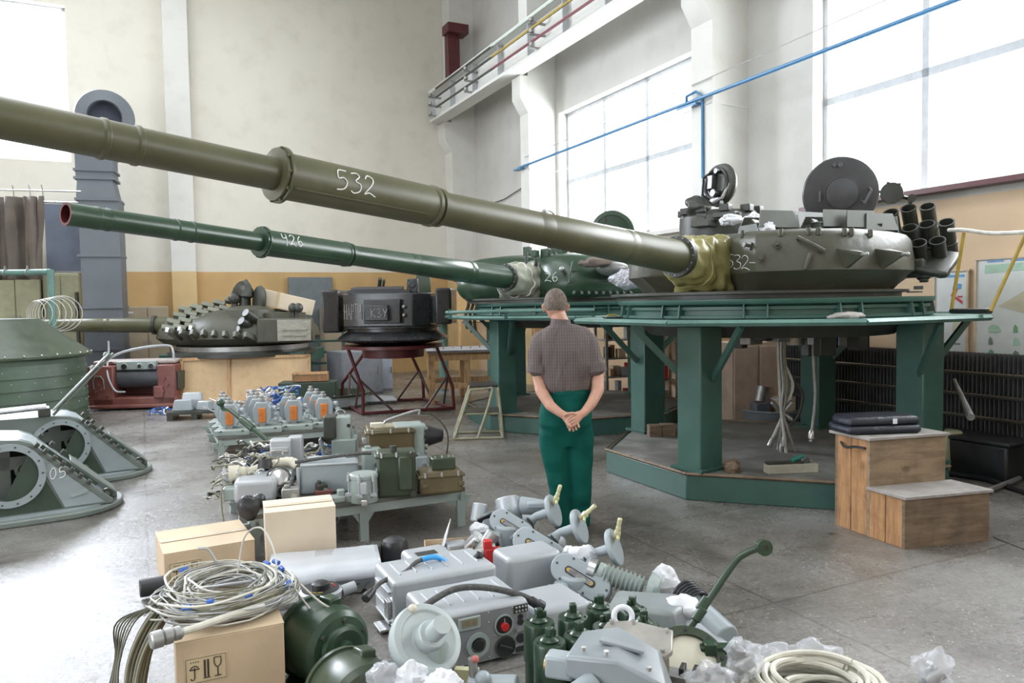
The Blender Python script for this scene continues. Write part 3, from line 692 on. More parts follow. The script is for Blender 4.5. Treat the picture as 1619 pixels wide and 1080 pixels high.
# roof: armour box racks, stowage, studs
def roofz(x, y): 
    loc, n_, _, _ = bv5.ray_cast(Vector((x, y, 2)), Vector((0, 0, -1))); return loc.z if loc else .45
def on5(px, py, z):                     # turret coordinates of the point at that height
    w = onz(px, py, 1.627 + z); return s5.Mi @ w
for (px, py, w_, l_, r_) in ((1215, 352, .30, .40, 40), (1262, 351, .32, .42, 48), (1306, 358, .30, .30, 40), (1345, 357, .30, .34, 40), (1380, 362, .22, .34, 40), (1325, 345, .4, .25, 48)):
    c = s5.loc(px, py, 6.55 if py > 351 else 6.95); z = roofz(c.x, c.y); c.z = z
    M = TR(c.x, c.y, z - .03) @ RZ(r_ + 20) @ RY(0)
    rg_ = mat('rack_green', (.050, .056, .042), .45, var=.15); g = MB()
    for (x, y, a, b_, hh, tl) in ((-w_ / 2, 0, .012, l_, .11, 16), (w_ / 2, 0, .012, l_, .15, -14), (0, -l_ / 2, w_, .012, .07, 0), (0, l_ / 2, w_, .012, .15, 0), (-.02, 0, w_ * .9, .012, .12, 0)): g.box((x, y, hh / 2), (a, b_, hh), M @ RY(tl), taper=.8)
    g.build('armour_box_rack', rg_, T5)
    MB(M @ RZ(35) @ RY(-38)).box((0, 0, .07), (.012, l_ * .8, .15)).build('rack_plate', rg_, T5); MB(M @ RZ(-25) @ RY(30)).box((.05, -.06, .06), (.012, l_ * .6, .13)).build('rack_plate', rg_, T5)
for px, py in ((1234, 368), (1278, 366), (1294, 366), (1335, 367), (1346, 367), (1376, 369), (1174, 370)):
    p, n_ = s5.hit(px, py + 4)
    if p: g = MB(); g.cyl(p - Vector((0, 0, .01)), p + Vector((0, 0, .05)), .02, n=12); g.build('roof_stud', olive2, T5, bev=.003)
# open gunner hatch, seen from below
c = s5.loc(1329, 306, 7.35)
toC = (s5.Mi @ Vector((0, 0, EYE)) - c); toC.z = -.12 * toC.length; toC.normalize(); toC = (toC + Vector((0, .25, 0))).normalized()
F = frame(c, toC, (0, 0, 1))
h_ = MB(); h_.lathe([(.10, -.07), (.30, -.05), (.345, -.03), (.35, .0), (.34, .02), (.30, .03), (.0, .035)], 56, F); hatg = mat('hatch_grey', (.052, .052, .055), .38, var=.12)
hat = h_.build('hatch_lid', hatg, T5, smooth=30)
g = MB(); g.torus((0, 0, .035), .152, .008, 40, 6, F); g.lathe([(.145, .03), (.145, .055), (.10, .065), (.0, .07)], 36, F); g.build('hatch_pad', mat('hatch_pad_grey', (.07, .07, .075), .35), hat)
g = MB(F); g.box((-.02, .2, .05), (.10, .018, .03)); g.build('hatch_latch', mat('hatch_fitting', (.10, .10, .11), .3), hat); hf_ = MATS['hatch_fitting']; MB(F).tube([(-.08, -.19, .03), (-.1, -.2, .07), (.02, -.26, .07), (.04, -.25, .03)], .012).build('hatch_handle', hf_, hat); MB(F).tube([(-.22, .1, .03), (-.18, .02, .06), (-.2, -.06, .03)], .014).build('hatch_hook', hf_, hat); MB(F).cyl((.27, .02, .03), (.27, .02, .05), .025).build('hatch_plug', hf_, hat); MB(F).cyl((.27, .07, .03), (.27, .07, .045), .018).build('hatch_plug', hf_, hat)
g = MB(); b0 = c - Vector((0, 0, .34)); g.cyl(b0 + Vector((-.15, .1, 0)), b0 + Vector((.15, -.1, 0)), .04); g.box((b0.x, b0.y, b0.z - .08), (.3, .3, .2)); g.build('hatch_hinge', edark, T5)
g = MB(); g.lathe([(.42, .50), (.42, .66), (.36, .68), (.36, .52)], 40, TR(c.x + .1, c.y - .0, 0)); g.build('hatch_coaming', edark, T5)
# commander's cupola with folded lid and searchlight in wrinkled cover
cc = s5.loc(1138, 345, 7.7)
g = MB(); g.lathe([(.40, .45), (.40, cc.z - .0), (.36, cc.z + .05), (.30, cc.z + .06)], 40, TR(cc.x, cc.y, 0)); cup = g.build('commander_cupola', edark, T5)
for k in range(10):
    a = radians(36 * k); MB().box((cc.x + .36 * cos(a), cc.y + .36 * sin(a), cc.z + .06), (.1, .1, .07)).build('vision_block', edark, cup, bev=.01)
c2 = s5.loc(1138, 293, 7.55); toC = (s5.Mi @ Vector((0, 0, EYE)) - c2).normalized()
F = frame(c2, (toC + Vector((.3, -.9, .25))).normalized(), (0, 0, 1))
g = MB(); g.lathe([(.06, -.06), (.19, -.05), (.215, -.01), (.20, .03), (.14, .05), (.0, .05)], 28, F)
lid = g.build('cupola_lid', edark, cup, smooth=30)
g = MB(F); g.torus((0, 0, .045), .15, .02, 28, 8); g.box((.02, .03, .08), (.18, .10, .06), taper=.7); g.cyl((-.1, -.06, .04), (-.1, -.06, .14), .035); g.cyl((.12, -.05, .04), (.12, -.05, .11), .025); g.tube([(-.16, .05, .05), (-.1, .1, .13), (.06, .1, .13), (.14, .06, .05)], .014); g.box((-.17, .0, .05), (.06, .2, .05)); g.build('lid_lining', blackp, lid)
g = MB(F); g.tube([(.0, .17, .02), (-.15, .12, .07), (-.2, .0, .07), (-.15, -.12, .07), (0, -.17, .02)], .018); g.build('lid_handle', steel, lid)
c3 = s5.loc(1104, 327, 7.5)
g = MB(); g.sph(c3, .115, (1, 1.1, .85), 24, 14)
for v in g.bm.verts: v.co += (v.co - c3) * noise.noise(v.co * 14) * .5
g.build('covered_lamp', edark, cup, smooth=60)
g = MB(); c4 = s5.loc(1120, 343, 7.4); g.cyl(c4, c4 + Vector((.0, -.1, .03)), .05); g.box(tuple(c4 - Vector((0, 0, .07))), (.35, .2, .07)); c5 = s5.loc(1150, 340, 7.3); g.box(tuple(c5), (.16, .22, .05)); g.tube([c4, c5, s5.loc(1170, 338, 7.2)], .02); g.build('sight_mount', edark, cup, bev=.008)
def crumple(name, label, c, size, m, seed=0, parent=None, squash=.6, amp=.5):
    g = MB(); g.sph((0, 0, 0), 1, (size[0], size[1], size[2]), 26, 16)
    for v in g.bm.verts:
        q = v.co / max(size); n1 = noise.noise(q * 1.5 + Vector((seed, 0, 0))); n2 = noise.noise(q * 4.2 + Vector((0, seed, 0))); n3 = noise.noise(q * 2.6 + Vector((0, 3, seed)))
        v.co *= 1 + amp * (n1 * .9 - abs(n3) * .8 + n2 * .35)
    o = g.build(name, m, parent, smooth=25 if m is not plastic else 60); o.location = c
    return o
zc = s5.M
p = at(1189, 352, 6.75); o = crumple('cloth_rag', '', p, (.09, .06, .09), paper, 3); tag(o, 'crumpled white cloth on the near turret roof beside the open armour racks', 'cloth')
p = at(1208, 362, 6.4); o = crumple('cloth_rag', '', p, (.08, .06, .06), paper, 8); tag(o, 'small white rag stuffed in the nearest roof rack of the near turret', 'cloth')
p = at(1157, 348, 7.1); o = crumple('cloth_rag', '', p, (.12, .08, .05), paper, 12); tag(o, 'white rag lying under the open cupola lid of the near turret', 'cloth')
# smoke launchers on the left flank
tb = s5.loc(1452, 372, 6.55)
g = MB(); q = s5.loc(1475, 415, 6.55); g.box((0, 0, 0), (.42, .34, .06), frame(q, (s5.Mi.to_3x3() @ Vector((-.18, -.45, .88))).normalized())); q2 = s5.loc(1440, 425, 6.7); g.box(tuple(q2), (.4, .3, .16)); lb = g.build('launcher_bracket', edark, T5, bev=.02)
tubes = [(1408, 336), (1436, 329), (1466, 326), (1438, 360), (1465, 354), (1496, 351), (1452, 384), (1482, 380)]
axis = (s5.Mi.to_3x3() @ Vector((-.40, -.48, .80))).normalized()
for k, (px, py) in enumerate(tubes):
    c = s5.loc(px, py, 6.5 + (0 if k > 5 else .12 if k > 2 else .24)); F = frame(c, axis)
    g = MB(F); g.lathe([(.06, -.36), (.063, -.34), (.063, -.24), (.067, -.235), (.067, -.21), (.061, -.205), (.061, -.02), (.066, -.01), (.066, 0), (.055, .0), (.055, -.28), (.001, -.28)], 24)
    g.build('smoke_launcher_tube', edark, T5, smooth=30)
c = s5.loc(1410, 305, 6.75); dv = (s5.Mi.to_3x3() @ Vector((-.35, -.93, .0))).normalized(); F = frame(c, dv, (0, 0, 1))
g = MB(F); g.lathe([(.03, -.13), (.07, -.10), (.09, -.04), (.095, 0), (.09, .012), (.0, .02)], 28); lm = g.build('marker_lamp', edark, T5)
g = MB(F); 
for a in (20, 80, 160, 250, 320): g.box((.092 * cos(radians(a)), .092 * sin(radians(a)), -.0), (.02, .02, .03))
g.build('lamp_clip', edark, lm)
g = MB(); e_ = s5.loc(1440, 315, 6.85); g.cyl(tuple(c - dv * .05), tuple(e_), .016); g.cyl(tuple(e_ - Vector((0, 0, .0))), tuple(e_ + dv * .08), .035); g.cyl(tuple(e_), tuple(e_ - Vector((0, 0, .35))), .02); g.build('lamp_arm', edark, T5)
# small step under the flank
g = MB(); q = s5.loc(1455, 444, 6.45); g.cyl(q, q + Vector((.02, .06, 0)), .015); q = s5.loc(1452, 455, 6.5); g.box(tuple(q), (.06, .06, .03)); g.box(tuple(q - Vector((.0, .03, .035))), (.1, .1, .012)); g.build('flank_catch', edark, T5)

# ---- the second turret, number 26
ux, uy = -.55, -.835; yaw = math.degrees(atan2(uy, ux))
T4 = thing('gun_turret', 'deep green gun turret chalked 26 behind the man with barrel chalked 426', 'gun turret', (-.07 - ux * 1.40, 9.5 - uy * 1.40, 1.627), yaw)
g = MB(); g.lathe([(1.1, 0), (1.30, 0), (1.30, .035), (1.34, .04), (1.34, .062), (1.1, .07)], 80); g.build('turret_ring', edark, T4)
sh4, bv4 = shell(T4, dgreen, [(0, .95), (12, 1.0), (24, 1.40), (36, 1.5), (60, 1.42), (100, 1.36), (140, 1.3), (180, 1.25)],
                 [(.80, .045), (.93, .06), (.97, .12), (1.0, .2), (.99, .3), (.94, .46), (.88, .56), (.78, .60), (.55, .64), (.25, .66)], n=40, bumpy=.003)
s4 = Surf(T4, bv4)
M4, bar4 = gun(T4, (1.40, 0, .32), 3.5, dgreen, redf, chalk_txt='426', chalk_t=3.56, chalk_h=.10, rot=22)
canvas(T4, M4, canvg, w=.46, h=.29, L=.62, seed=5, drop=.05)
def ch4(u, v):
    p, n_ = s4.hit(861 + u * 135, 445 - v * 125); return p + n_ * .002 if p else None
write('26', ch4, .12, .0035, 'chalk_number', chalk, T4, adv=.7)
for k in range(9):
    p, n_ = s4.hit(908 + k * 11, 461)
    if p: g = MB(); stud(g, p, n_, .02, .012); g.build('armour_bolt', steel, T4)
for a, b_ in (((906, 414), (900, 448)), ((905, 430), (965, 425)), ((905, 446), (960, 444))):
    p0, n0 = s4.hit(*a); p1, n1 = s4.hit(*b_)
    if p0 and p1: g = MB(); g.tube([p0 + n0 * .008, p1 + n1 * .008], .014, n=6); g.build('weld_rib', dgreen, T4)
p, n_ = s4.hit(892, 431)
if p: g = MB(); g.cyl(p, p + n_ * .1, .03); g.sph(p + n_ * .1, .035, n=10, m=8); g.build('sight_eye', steel, T4)
for k, (px, py, r, d_) in enumerate(((870, 352, .21, 10.9), (968, 368, .30, 10.3))):
    c = s4.loc(px, py, d_); F = frame(c, (s4.Mi.to_3x3() @ Vector(((.75, -.6, .25), (-.25, -.9, -.15))[k])).normalized(), (0, 0, 1))
    g = MB(); g.lathe([(.08, -.06), (r * .9, -.04), (r, -.01), (r * .97, .02), (r * .8, .035), (r * .78, .02), (.0, .03)], 40, F)
    h2 = g.build('hatch_lid', (steel, dgreen)[k], T4, smooth=30)
    g = MB(F); g.cyl((0, 0, .03), (0, 0, .06), r * .4); g.cyl((r * .6, .1, .03), (r * .6, .1, .05), .03); g.build('hatch_pad', edark, h2)
    g = MB(); g.cyl(c - Vector((0, 0, r)), c - Vector((0, 0, r + .35)), .05); g.build('hatch_hinge', edark, T4)
for k in range(12):
    px = 835 + k * 14 + random.uniform(-3, 3); c = s4.loc(px, 402 + random.uniform(-6, 4), 9.9 + random.uniform(-.2, .3))
    g = MB(); g.box(tuple(c), (random.uniform(.06, .16), random.uniform(.06, .14), random.uniform(.08, .18))); g.build('roof_fitting', dgreen, T4, bev=.006)
for k in range(9):
    c = s4.loc(832 + k * 15, 398 + (k % 3) * 4, 9.7); g = MB(); g.cyl(c, c + Vector((0, 0, -.2)), .018, n=8); g.build('roof_stud', black, T4)
g = MB(); c = s4.loc(968, 425, 9.25); g.sph(tuple(c), .2, (1, 1, .45), 24, 12); part_label(g.build('searchlight_dome', mat('grey_dome', (.17, .17, .16), .4), T4), 'grey round lamp dome')
p = at(1000, 440, 8.7); o = crumple('foil_sheet', '', p, (.24, .08, .13), foil, 5, amp=.35); tag(o, 'crinkled silver foil hanging below the near gun barrel', 'foil')
p = at(940, 415, 9.1); o = crumple('cloth_rag', '', p, (.22, .12, .06), mat('brown_rag', (.14, .11, .09), .8), 9, amp=.4); tag(o, 'brown rag draped on the second turret under the near barrel', 'cloth')
# ---- the rear turret on its low frame
T3 = thing('gun_turret', 'far olive gun turret studded with armour blocks on a low teal frame', 'gun turret', (at(385, 540, 14).x, 14.0, .90), 188)
g = MB(); g.lathe([(.9, -.02), (1.15, -.02), (1.15, .06), (.9, .06)], 48); g.build('turret_ring', steel, T3)
sh3, bv3 = shell(T3, olive2, [(0, 1.55), (25, 1.35), (60, 1.2), (100, 1.2), (150, 1.35), (180, 1.4)], [(.72, .05), (.9, .1), (.98, .2), (.95, .35), (.85, .52), (.68, .62), (.45, .7), (.2, .72)])
M3, bar3 = gun(T3, (1.55, 0, .44), 1.0, olive)
s3 = Surf(T3, bv3)
for r in range(4):
    for k in range(8 - r):
        px = 266 + k * 18 + r * 9; py = 520 - r * 10 - k * (1.6 + r * .6)
        d_ = 12.9 + .09 * k + r * .18; c = s3.loc(px, py, d_)
        F = TR(*c) @ RZ(random.uniform(-6, 6) + 12) @ RX(18) @ RY(-16)
        MB(F).box((0, 0, 0), (.21, .17, .075)).build('armour_block', mat('block_green', (.19, .20, .155), .42, var=.2, scale=5), T3, bev=.012)
        if r == 0: MB(F).box((.0, .10, -.05), (.05, .04, .08)).build('block_clamp', chrome, T3)
for k in range(8):
    c0 = s3.loc(268 + k * 17, 523 + k * .8, 12.8); c1 = s3.loc(286 + k * 17, 537, 13.0)
    MB(frame(c0, c1 - c0)).box((0, 0, (c1 - c0).length / 2), (.08, .11, (c1 - c0).length)).build('armour_block', olive2, T3, bev=.01)
for k, (px, py) in enumerate(((388, 494), (381, 507), (374, 521))):
    c = s3.loc(px, py, 12.9); e_ = s3.loc(px + 22, py + 15, 13.15); g = MB(); g.cyl(c, e_, .075, n=20); part_label(g.build('smoke_launcher_tube', edark, T3, bev=.006), 'dark smoke launcher tube'); 
g = MB(); c = s3.loc(452, 522, 13.15); g.box(tuple(c), (.95, .35, .42), taper=.95); bx = g.build('stowage_box', olive2, T3, bev=.03)
c = s3.loc(465, 522, 12.95)
g = MB(); g.box(tuple(c), (.55, .03, .36)); 
for z in (-.08, .02): g.box((c.x, c.y + .025, c.z + z), (.42, .03, .035))
g.build('stowage_box_lid', mat('silvered_cover', (.33, .32, .27), .45, metal=.2, bump=.6, bscale=25), bx)
c = s3.loc(410, 475, 13.6); g = MB(); g.lathe([(.06, -.05), (.24, -.04), (.27, 0), (.25, .04), (.15, .06), (.0, .06)], 32, frame(c, (.85, .5, .1), (0, 0, 1))); part_label(g.build('hatch_lid', edark, T3), 'upright open hatch')
c = s3.loc(387, 462, 13.7); g = MB(); g.sph(tuple(c), .17, (1, .8, 1.2), 18, 10)
for v in g.bm.verts: v.co += (v.co - c) * noise.noise(v.co * 9) * .5
g.cyl(tuple(c), tuple(c - Vector((0, 0, .4))), .1); g.build('covered_sight', edark, T3)
c = s3.loc(371, 472, 13.6); g = MB(); g.sph(tuple(c), .11, n=14, m=8); g.cyl(tuple(c), tuple(c - Vector((0, 0, .3))), .05); g.build('covered_lamp', edark, T3)
g = MB(); c = s3.loc(395, 490, 13.5); g.lathe([(.45, -.25), (.42, 0), (.3, .06), (.1, .08)], 32, TR(c.x, c.y, c.z)); g.build('commander_cupola', olive2, T3)
g = MB(); c = s3.loc(445, 498, 13.6); g.lathe([(.42, -.1), (.42, .04), (.36, .05), (.36, 0), (.1, .0)], 32, TR(c.x, c.y, c.z)); g.build('hatch_coaming', olive2, T3)
for k, px in enumerate((463, 472)): c = s3.loc(px, 487, 13.3); g = MB(); g.sph(tuple(c), .08, (1, 1, 1.1), 12, 8); g.cyl(tuple(c), tuple(c - Vector((0, 0, .3))), .035); g.build('roof_lamp', edark, T3)
p = at(455, 478, 13.9); o = MB(TR(*p) @ RZ(10) @ RY(14)).box((0, 0, 0), (.92, .3, .28)).build('carton', cardl, None, bev=.006); tag(o, 'long white carton lying tilted on the rear turret roof', 'carton')
MB(TR(*p) @ RZ(10) @ RY(14)).box((-.17, 0, 0), (.06, .305, .285)).build('tape_band', card, o)
t = thing('turret_stand', 'low teal beam frame with black ring carrying the far armour-studded turret', 'stand', (T3.location.x, 14.0, 0))
for x in (-1.05, 1.05): MB().box((x, .15, .72), (.35, 1.8, .22)).build('beam', teal, t, bev=.01)
for x in (-.9, .9):
    for y in (-.5, .9): MB().box((x, y, .305), (.2, .2, .61)).build('leg', teal, t)
MB().lathe([(.95, .76), (1.3, .78), (1.3, .84), (1.16, .88), (.9, .88)], 56).build('ring', edark, t)
MB().box((0, -.5, .70), (1.7, .08, .10)).build('cross_beam', steel, t)
for y in (-.5, .9): MB().box((0, y, .32), (1.9, .06, .16)).build('lower_beam', teal, t)
p0 = at(283, 562, 12.6); p1 = at(490, 558, 13.1); hp = 1.0
t = thing('plywood_panel', 'long plywood crate side leaning under the far turret', 'panel', (p0.x, p0.y, 0), math.degrees(atan2(p1.y - p0.y, p1.x - p0.x)))
t.location.z = .0
Lp = (p1.xy - p0.xy).length; H = .80
M = RX(-9)
MB(M).box((Lp / 2, 0, H / 2), (Lp, .015, H)).build('sheet', ply, t)
g = MB(M); g.box((Lp / 2, -.02, H - .02), (Lp, .04, .05)); g.box((Lp / 2, -.02, .025), (Lp, .04, .05)); g.box((.02, -.02, H / 2), (.05, .04, H)); g.box((Lp - .02, -.02, H / 2), (.05, .04, H)); g.box((Lp * .36, -.02, H / 2), (.06, .04, H)); g.build('batten', pine, t)
# ------------------------------------------------------------------ the man, seen from behind with hands clasped at his back
skin = mat('skin', (.50, .27, .19), .5, var=.12, scale=14, bump=.15, bscale=60)
hairm = mat('grey_brown_hair', (.16, .125, .10), .7, var=.45, scale=45, bump=.8, bscale=120)
def shirt_material():
    m = bpy.data.materials.new('checked_shirt'); m.use_nodes = True; nt = m.node_tree; N = nt.nodes; L = nt.links; b = N['Principled BSDF']
    tc = N.new('ShaderNodeTexCoord'); cols = None
    def wave(ax, sc):
        w = N.new('ShaderNodeTexWave'); w.bands_direction = ax; w.inputs['Scale'].default_value = sc * 1.25; w.inputs['Distortion'].default_value = .8; w.inputs['Detail'].default_value = 1
        L.new(tc.outputs['Object'], w.inputs['Vector']); r = N.new('ShaderNodeValToRGB'); r.color_ramp.elements[0].position = .82; r.color_ramp.elements[1].position = .97
        r.color_ramp.elements[0].color = (0, 0, 0, 1); r.color_ramp.elements[1].color = (1, 1, 1, 1); L.new(w.outputs['Fac'], r.inputs[0]); return r.outputs[0]
    base = (.095, .072, .067, 1); line = (.15, .125, .118, 1)
    a = N.new('ShaderNodeMixRGB'); a.inputs[1].default_value = base; a.inputs[2].default_value = line; L.new(wave('X', 14), a.inputs[0])
    c = N.new('ShaderNodeMixRGB'); c.inputs[2].default_value = (.125, .10, .095, 1); L.new(a.outputs[0], c.inputs[1]); L.new(wave('Z', 11), c.inputs[0])
    L.new(c.outputs[0], b.inputs['Base Color']); b.inputs['Roughness'].default_value = .8
    n = N.new('ShaderNodeTexNoise'); n.inputs['Scale'].default_value = 9; n.inputs['Detail'].default_value = 3; n.inputs['Distortion'].default_value = 1.2
    mp = N.new('ShaderNodeMapping'); mp.inputs['Scale'].default_value = (1.6, 1, .5); L.new(tc.outputs['Object'], mp.inputs[0]); L.new(mp.outputs[0], n.inputs['Vector'])
    bp = N.new('ShaderNodeBump'); bp.inputs['Strength'].default_value = .7; bp.inputs['Distance'].default_value = .03; L.new(n.outputs['Fac'], bp.inputs['Height']); L.new(bp.outputs[0], b.inputs['Normal'])
    return m
shirtm = shirt_material()
trouserm = mat('green_work_trousers', (.003, .070, .054), .75, var=.15, scale=7, bump=.6, bscale=7, spec=.12)
def loft(mb, secs, n=28, p=2.0):
    """sections (x, y, z, rx, ry): horizontal superellipses"""
    mb.rings([[Vector((x + rx * math.copysign(abs(cos(2 * pi * k / n)) ** (2 / p), cos(2 * pi * k / n)), y + ry * math.copysign(abs(sin(2 * pi * k / n)) ** (2 / p), sin(2 * pi * k / n)), z)) for k in range(n)] for x, y, z, rx, ry in secs])
def limb(mb, pts, n=16):
    """points (x, y, z, r)"""
    P = [Vector(p[:3]) for p in pts]; R = [p[3] for p in pts]
    Q, RR = [], []
    for i in range(len(P) - 1):
        for j in range(4):
            k = j / 4; Q.append(P[i].lerp(P[i + 1], k)); RR.append(R[i] * (1 - k) + R[i + 1] * k)
    Q.append(P[-1]); RR.append(R[-1]); mb.tube(Q, RR, n=n)
    mb.sph(P[0], R[0] * .98, n=n, m=8); mb.sph(P[-1], R[-1] * .98, n=n, m=8)
def remesh(o, vox, smooth=2, disp=None):
    m = o.modifiers.new('merge', 'REMESH'); m.mode = 'VOXEL'; m.voxel_size = vox; m.use_smooth_shade = True
    m = o.modifiers.new('smooth', 'SMOOTH'); m.factor = .5; m.iterations = smooth
    return o
man = thing('person', 'man seen from behind in checked shirt and green trousers, hands clasped behind back', 'person', (.385, 5.4, 0), 0)
LH, RH = (-.01, -.19, .825), (.05, -.20, .82)
mb = MB()
# trunk and legs (under the clothes), neck, head
loft(mb, [(-.01, .0, .86, .15, .10), (.0, .0, .95, .155, .105), (.0, .0, 1.1, .14, .10), (0, .01, 1.25, .16, .11), (0, .02, 1.36, .17, .10), (-.01, .02, 1.43, .11, .08), (-.03, .02, 1.47, .065, .062), (-.045, .03, 1.52, .058, .060), (-.06, .045, 1.57, .056, .06)])
limb(mb, [(-.08, 0, .88, .10), (-.05, .0, .5, .07), (-.06, -.01, .44, .06), (-.02, -.02, .1, .042)])
limb(mb, [(.08, 0, .88, .10), (.08, .0, .5, .07), (.08, -.01, .44, .06), (.09, -.02, .1, .042)])
HC = Vector((-.068, .055, 1.615))
mb.sph(HC, .1, (.80, .98, 1.06), 28, 18)
mb.sph(HC + Vector((0, .025, -.055)), .07, (.85, 1.05, 1.0), 20, 12)          # jaw
mb.sph(HC + Vector((0, .095, -.02)), .022, (.8, 1.1, 1.3), 10, 8); mb.sph(HC + Vector((0, .108, -.03)), .014, n=8, m=6)   # nose
mb.sph(HC + Vector((0, .088, -.068)), .02, (1.3, .6, .5), 10, 6); mb.sph(HC + Vector((0, .08, -.1)), .022, n=10, m=6)     # mouth and chin
for s in (-1, 1):                                                     # ears, brow, cheek
    mb.sph(HC + Vector((s * .083, .0, -.028)), .03, (.35, .6, 1.1), 12, 8); mb.sph(HC + Vector((s * .093, -.008, -.02)), .016, (.5, .8, 1.2), 8, 6)
    mb.sph(HC + Vector((s * .032, .082, .012)), .018, (1.3, .6, .5), 8, 6); mb.sph(HC + Vector((s * .04, .075, -.035)), .024, n=8, m=6)
# arms
limb(mb, [(-.17, .01, 1.37, .056), (-.20, .0, 1.22, .050), (-.20, -.03, 1.08, .044), (-.185, -.085, 1.0, .042), (-.125, -.15, .905, .037), (-.06, -.185, .858, .028), (-.03, -.19, .842, .028)])
limb(mb, [(.155, .01, 1.37, .056), (.195, .0, 1.22, .050), (.222, -.03, 1.09, .044), (.215, -.085, 1.0, .042), (.16, -.145, .915, .037), (.105, -.185, .86, .029), (.075, -.195, .842, .028)])
# palms: the man's right hand holds the left wrist, palm outwards
loft(mb, []) if False else None
def palm(c, d, nrm, L=.085, w=.04, th=.016):
    F = frame(c, d, nrm); mb.rings([[F @ Vector((th * b_ * cos(2 * pi * k / 14), w * a * sin(2 * pi * k / 14), h)) for k in range(14)] for h, a, b_ in ((-.01, .6, .9), (.01, .85, 1.1), (L * .5, 1, 1), (L * .85, .95, .85), (L, .8, .6))])
palm(Vector((.075, -.205, .85)), (-.75, -.18, -.60), (0, -1, .15))
palm(Vector((-.03, -.200, .845)), (.62, -.02, -.55), (0, -1, .15), L=.08)
def finger(pts, r0=.0095, r1=.0075):
    n = len(pts); limb(mb, [(*p, (r0 + (r1 - r0) * i / (n - 1)) * .92) for i, p in enumerate(pts)], n=8)
# fingers of the upper hand curl over the other hand
for i, (a, L) in enumerate(((0, .062), (1, .07), (2, .066), (3, .052))):
    b0 = Vector((.026 + .004 * i, -.226, .848 - .0215 * i)); d = Vector((-.85, -.25, -.45)).normalized()
    p1 = b0 + d * L * .45; p2 = p1 + Vector((-.7, .1, -.7)).normalized() * L * .35; p3 = p2 + Vector((-.2, .75, -.6)).normalized() * L * .3
    finger([b0, p1, p2, p3])
finger([(.045, -.215, .855), (.02, -.235, .865), (-.012, -.235, .862), (-.03, -.225, .852)], .011, .009)          # its thumb
# fingers of the lower hand hang, half curled
for i, L in enumerate((.062, .072, .068, .054)):
    b0 = Vector((-.012 + .0215 * i, -.208 - .004 * i, .785 + .006 * i)); d = Vector((.35, -.10, -.9)).normalized()
    p1 = b0 + d * L * .45; p2 = p1 + Vector((.15, -.5, -.75)).normalized() * L * .35; p3 = p2 + Vector((0, -.8, .2)).normalized() * L * .25
    finger([b0, p1, p2, p3])
finger([(-.01, -.215, .825), (-.022, -.235, .805), (-.012, -.245, .785), (.005, -.245, .772)], .011, .009)
body = remesh(mb.build('body', skin, man), .0042, 1)
# hair: a close cropped cap, thin on the crown
mb = MB(); n = 36
for i in range(1): pass
rr = []
for i in range(13):
    el = radians(88 - i * 9.5); ring = []
    for k in range(n):
        a = 2 * pi * k / n; front = max(0, sin(a)); e2 = el if front <= .0 else max(el, radians(-35 + 85 * front))
        if abs(cos(a)) > .93 and e2 < radians(-8): e2 = radians(-8)
        ring.append(HC + Vector((.0845 * cos(e2) * cos(a), .1025 * cos(e2) * sin(a), .110 * sin(e2))))
    rr.append(ring)
mb.rings(rr); hr = mb.build('hair', hairm, man, smooth=80)
# shirt
mb = MB()
loft(mb, [(.005, .005, .985, .165, .118), (.005, .0, 1.02, .175, .125), (.0, -.005, 1.08, .178, .128), (.0, -.01, 1.18, .182, .135), (-.01, -.01, 1.28, .182, .138), (-.012, .0, 1.36, .190, .128), (-.014, .005, 1.41, .165, .110), (-.01, .01, 1.445, .135, .092), (-.02, .015, 1.468, .085, .075)], p=2.3)
for s, ex in ((-1, -.018), (1, -.012)):
    limb(mb, [(s * .125, .005, 1.40, .052), (s * .165 + ex, .0, 1.35, .068), (s * .185 + ex, -.005, 1.27, .071), (s * .197 + ex * .6, -.015, 1.19, .072), (s * .204, -.025, 1.16, .073)], n=20)
for v in mb.bm.verts:
    p = v.co
    f = noise.noise(Vector((p.x * 9, p.y * 6, p.z * 4.5))) * .024 + .008 * sin(p.x * 60 + noise.noise(p * 5) * 5) * max(0, min(1, (1.38 - p.z) * 3))
    v.co.y += f
shirt = remesh(mb.build('shirt', shirtm, man), .011, 2)
mb = MB()                                   # open sleeve ends and shirt collar
for s, ex in ((-1, -.0), (1, .0)):
    F = frame((s * .207 + ex, -.028, 1.145), (s * .12, -.12, -1)); mb.ring(.077, .071, -.03, .022, 28, F)
mb.build('sleeve_cuff', shirtm, shirt)
mb = MB(); rr = []
for i in range(28):
    a = 2 * pi * i / 28; rr.append([Vector((-.035 + q * cos(a) * 1.02, .018 + q * sin(a), 1.462 + h - .02 * max(0, sin(a)) - .004 * cos(a))) for q, h in ((.078, -.012), (.066, .038), (.058, .042), (.062, -.005))])
mb.rings(rr, closed=True); mb.build('collar', shirtm, shirt)
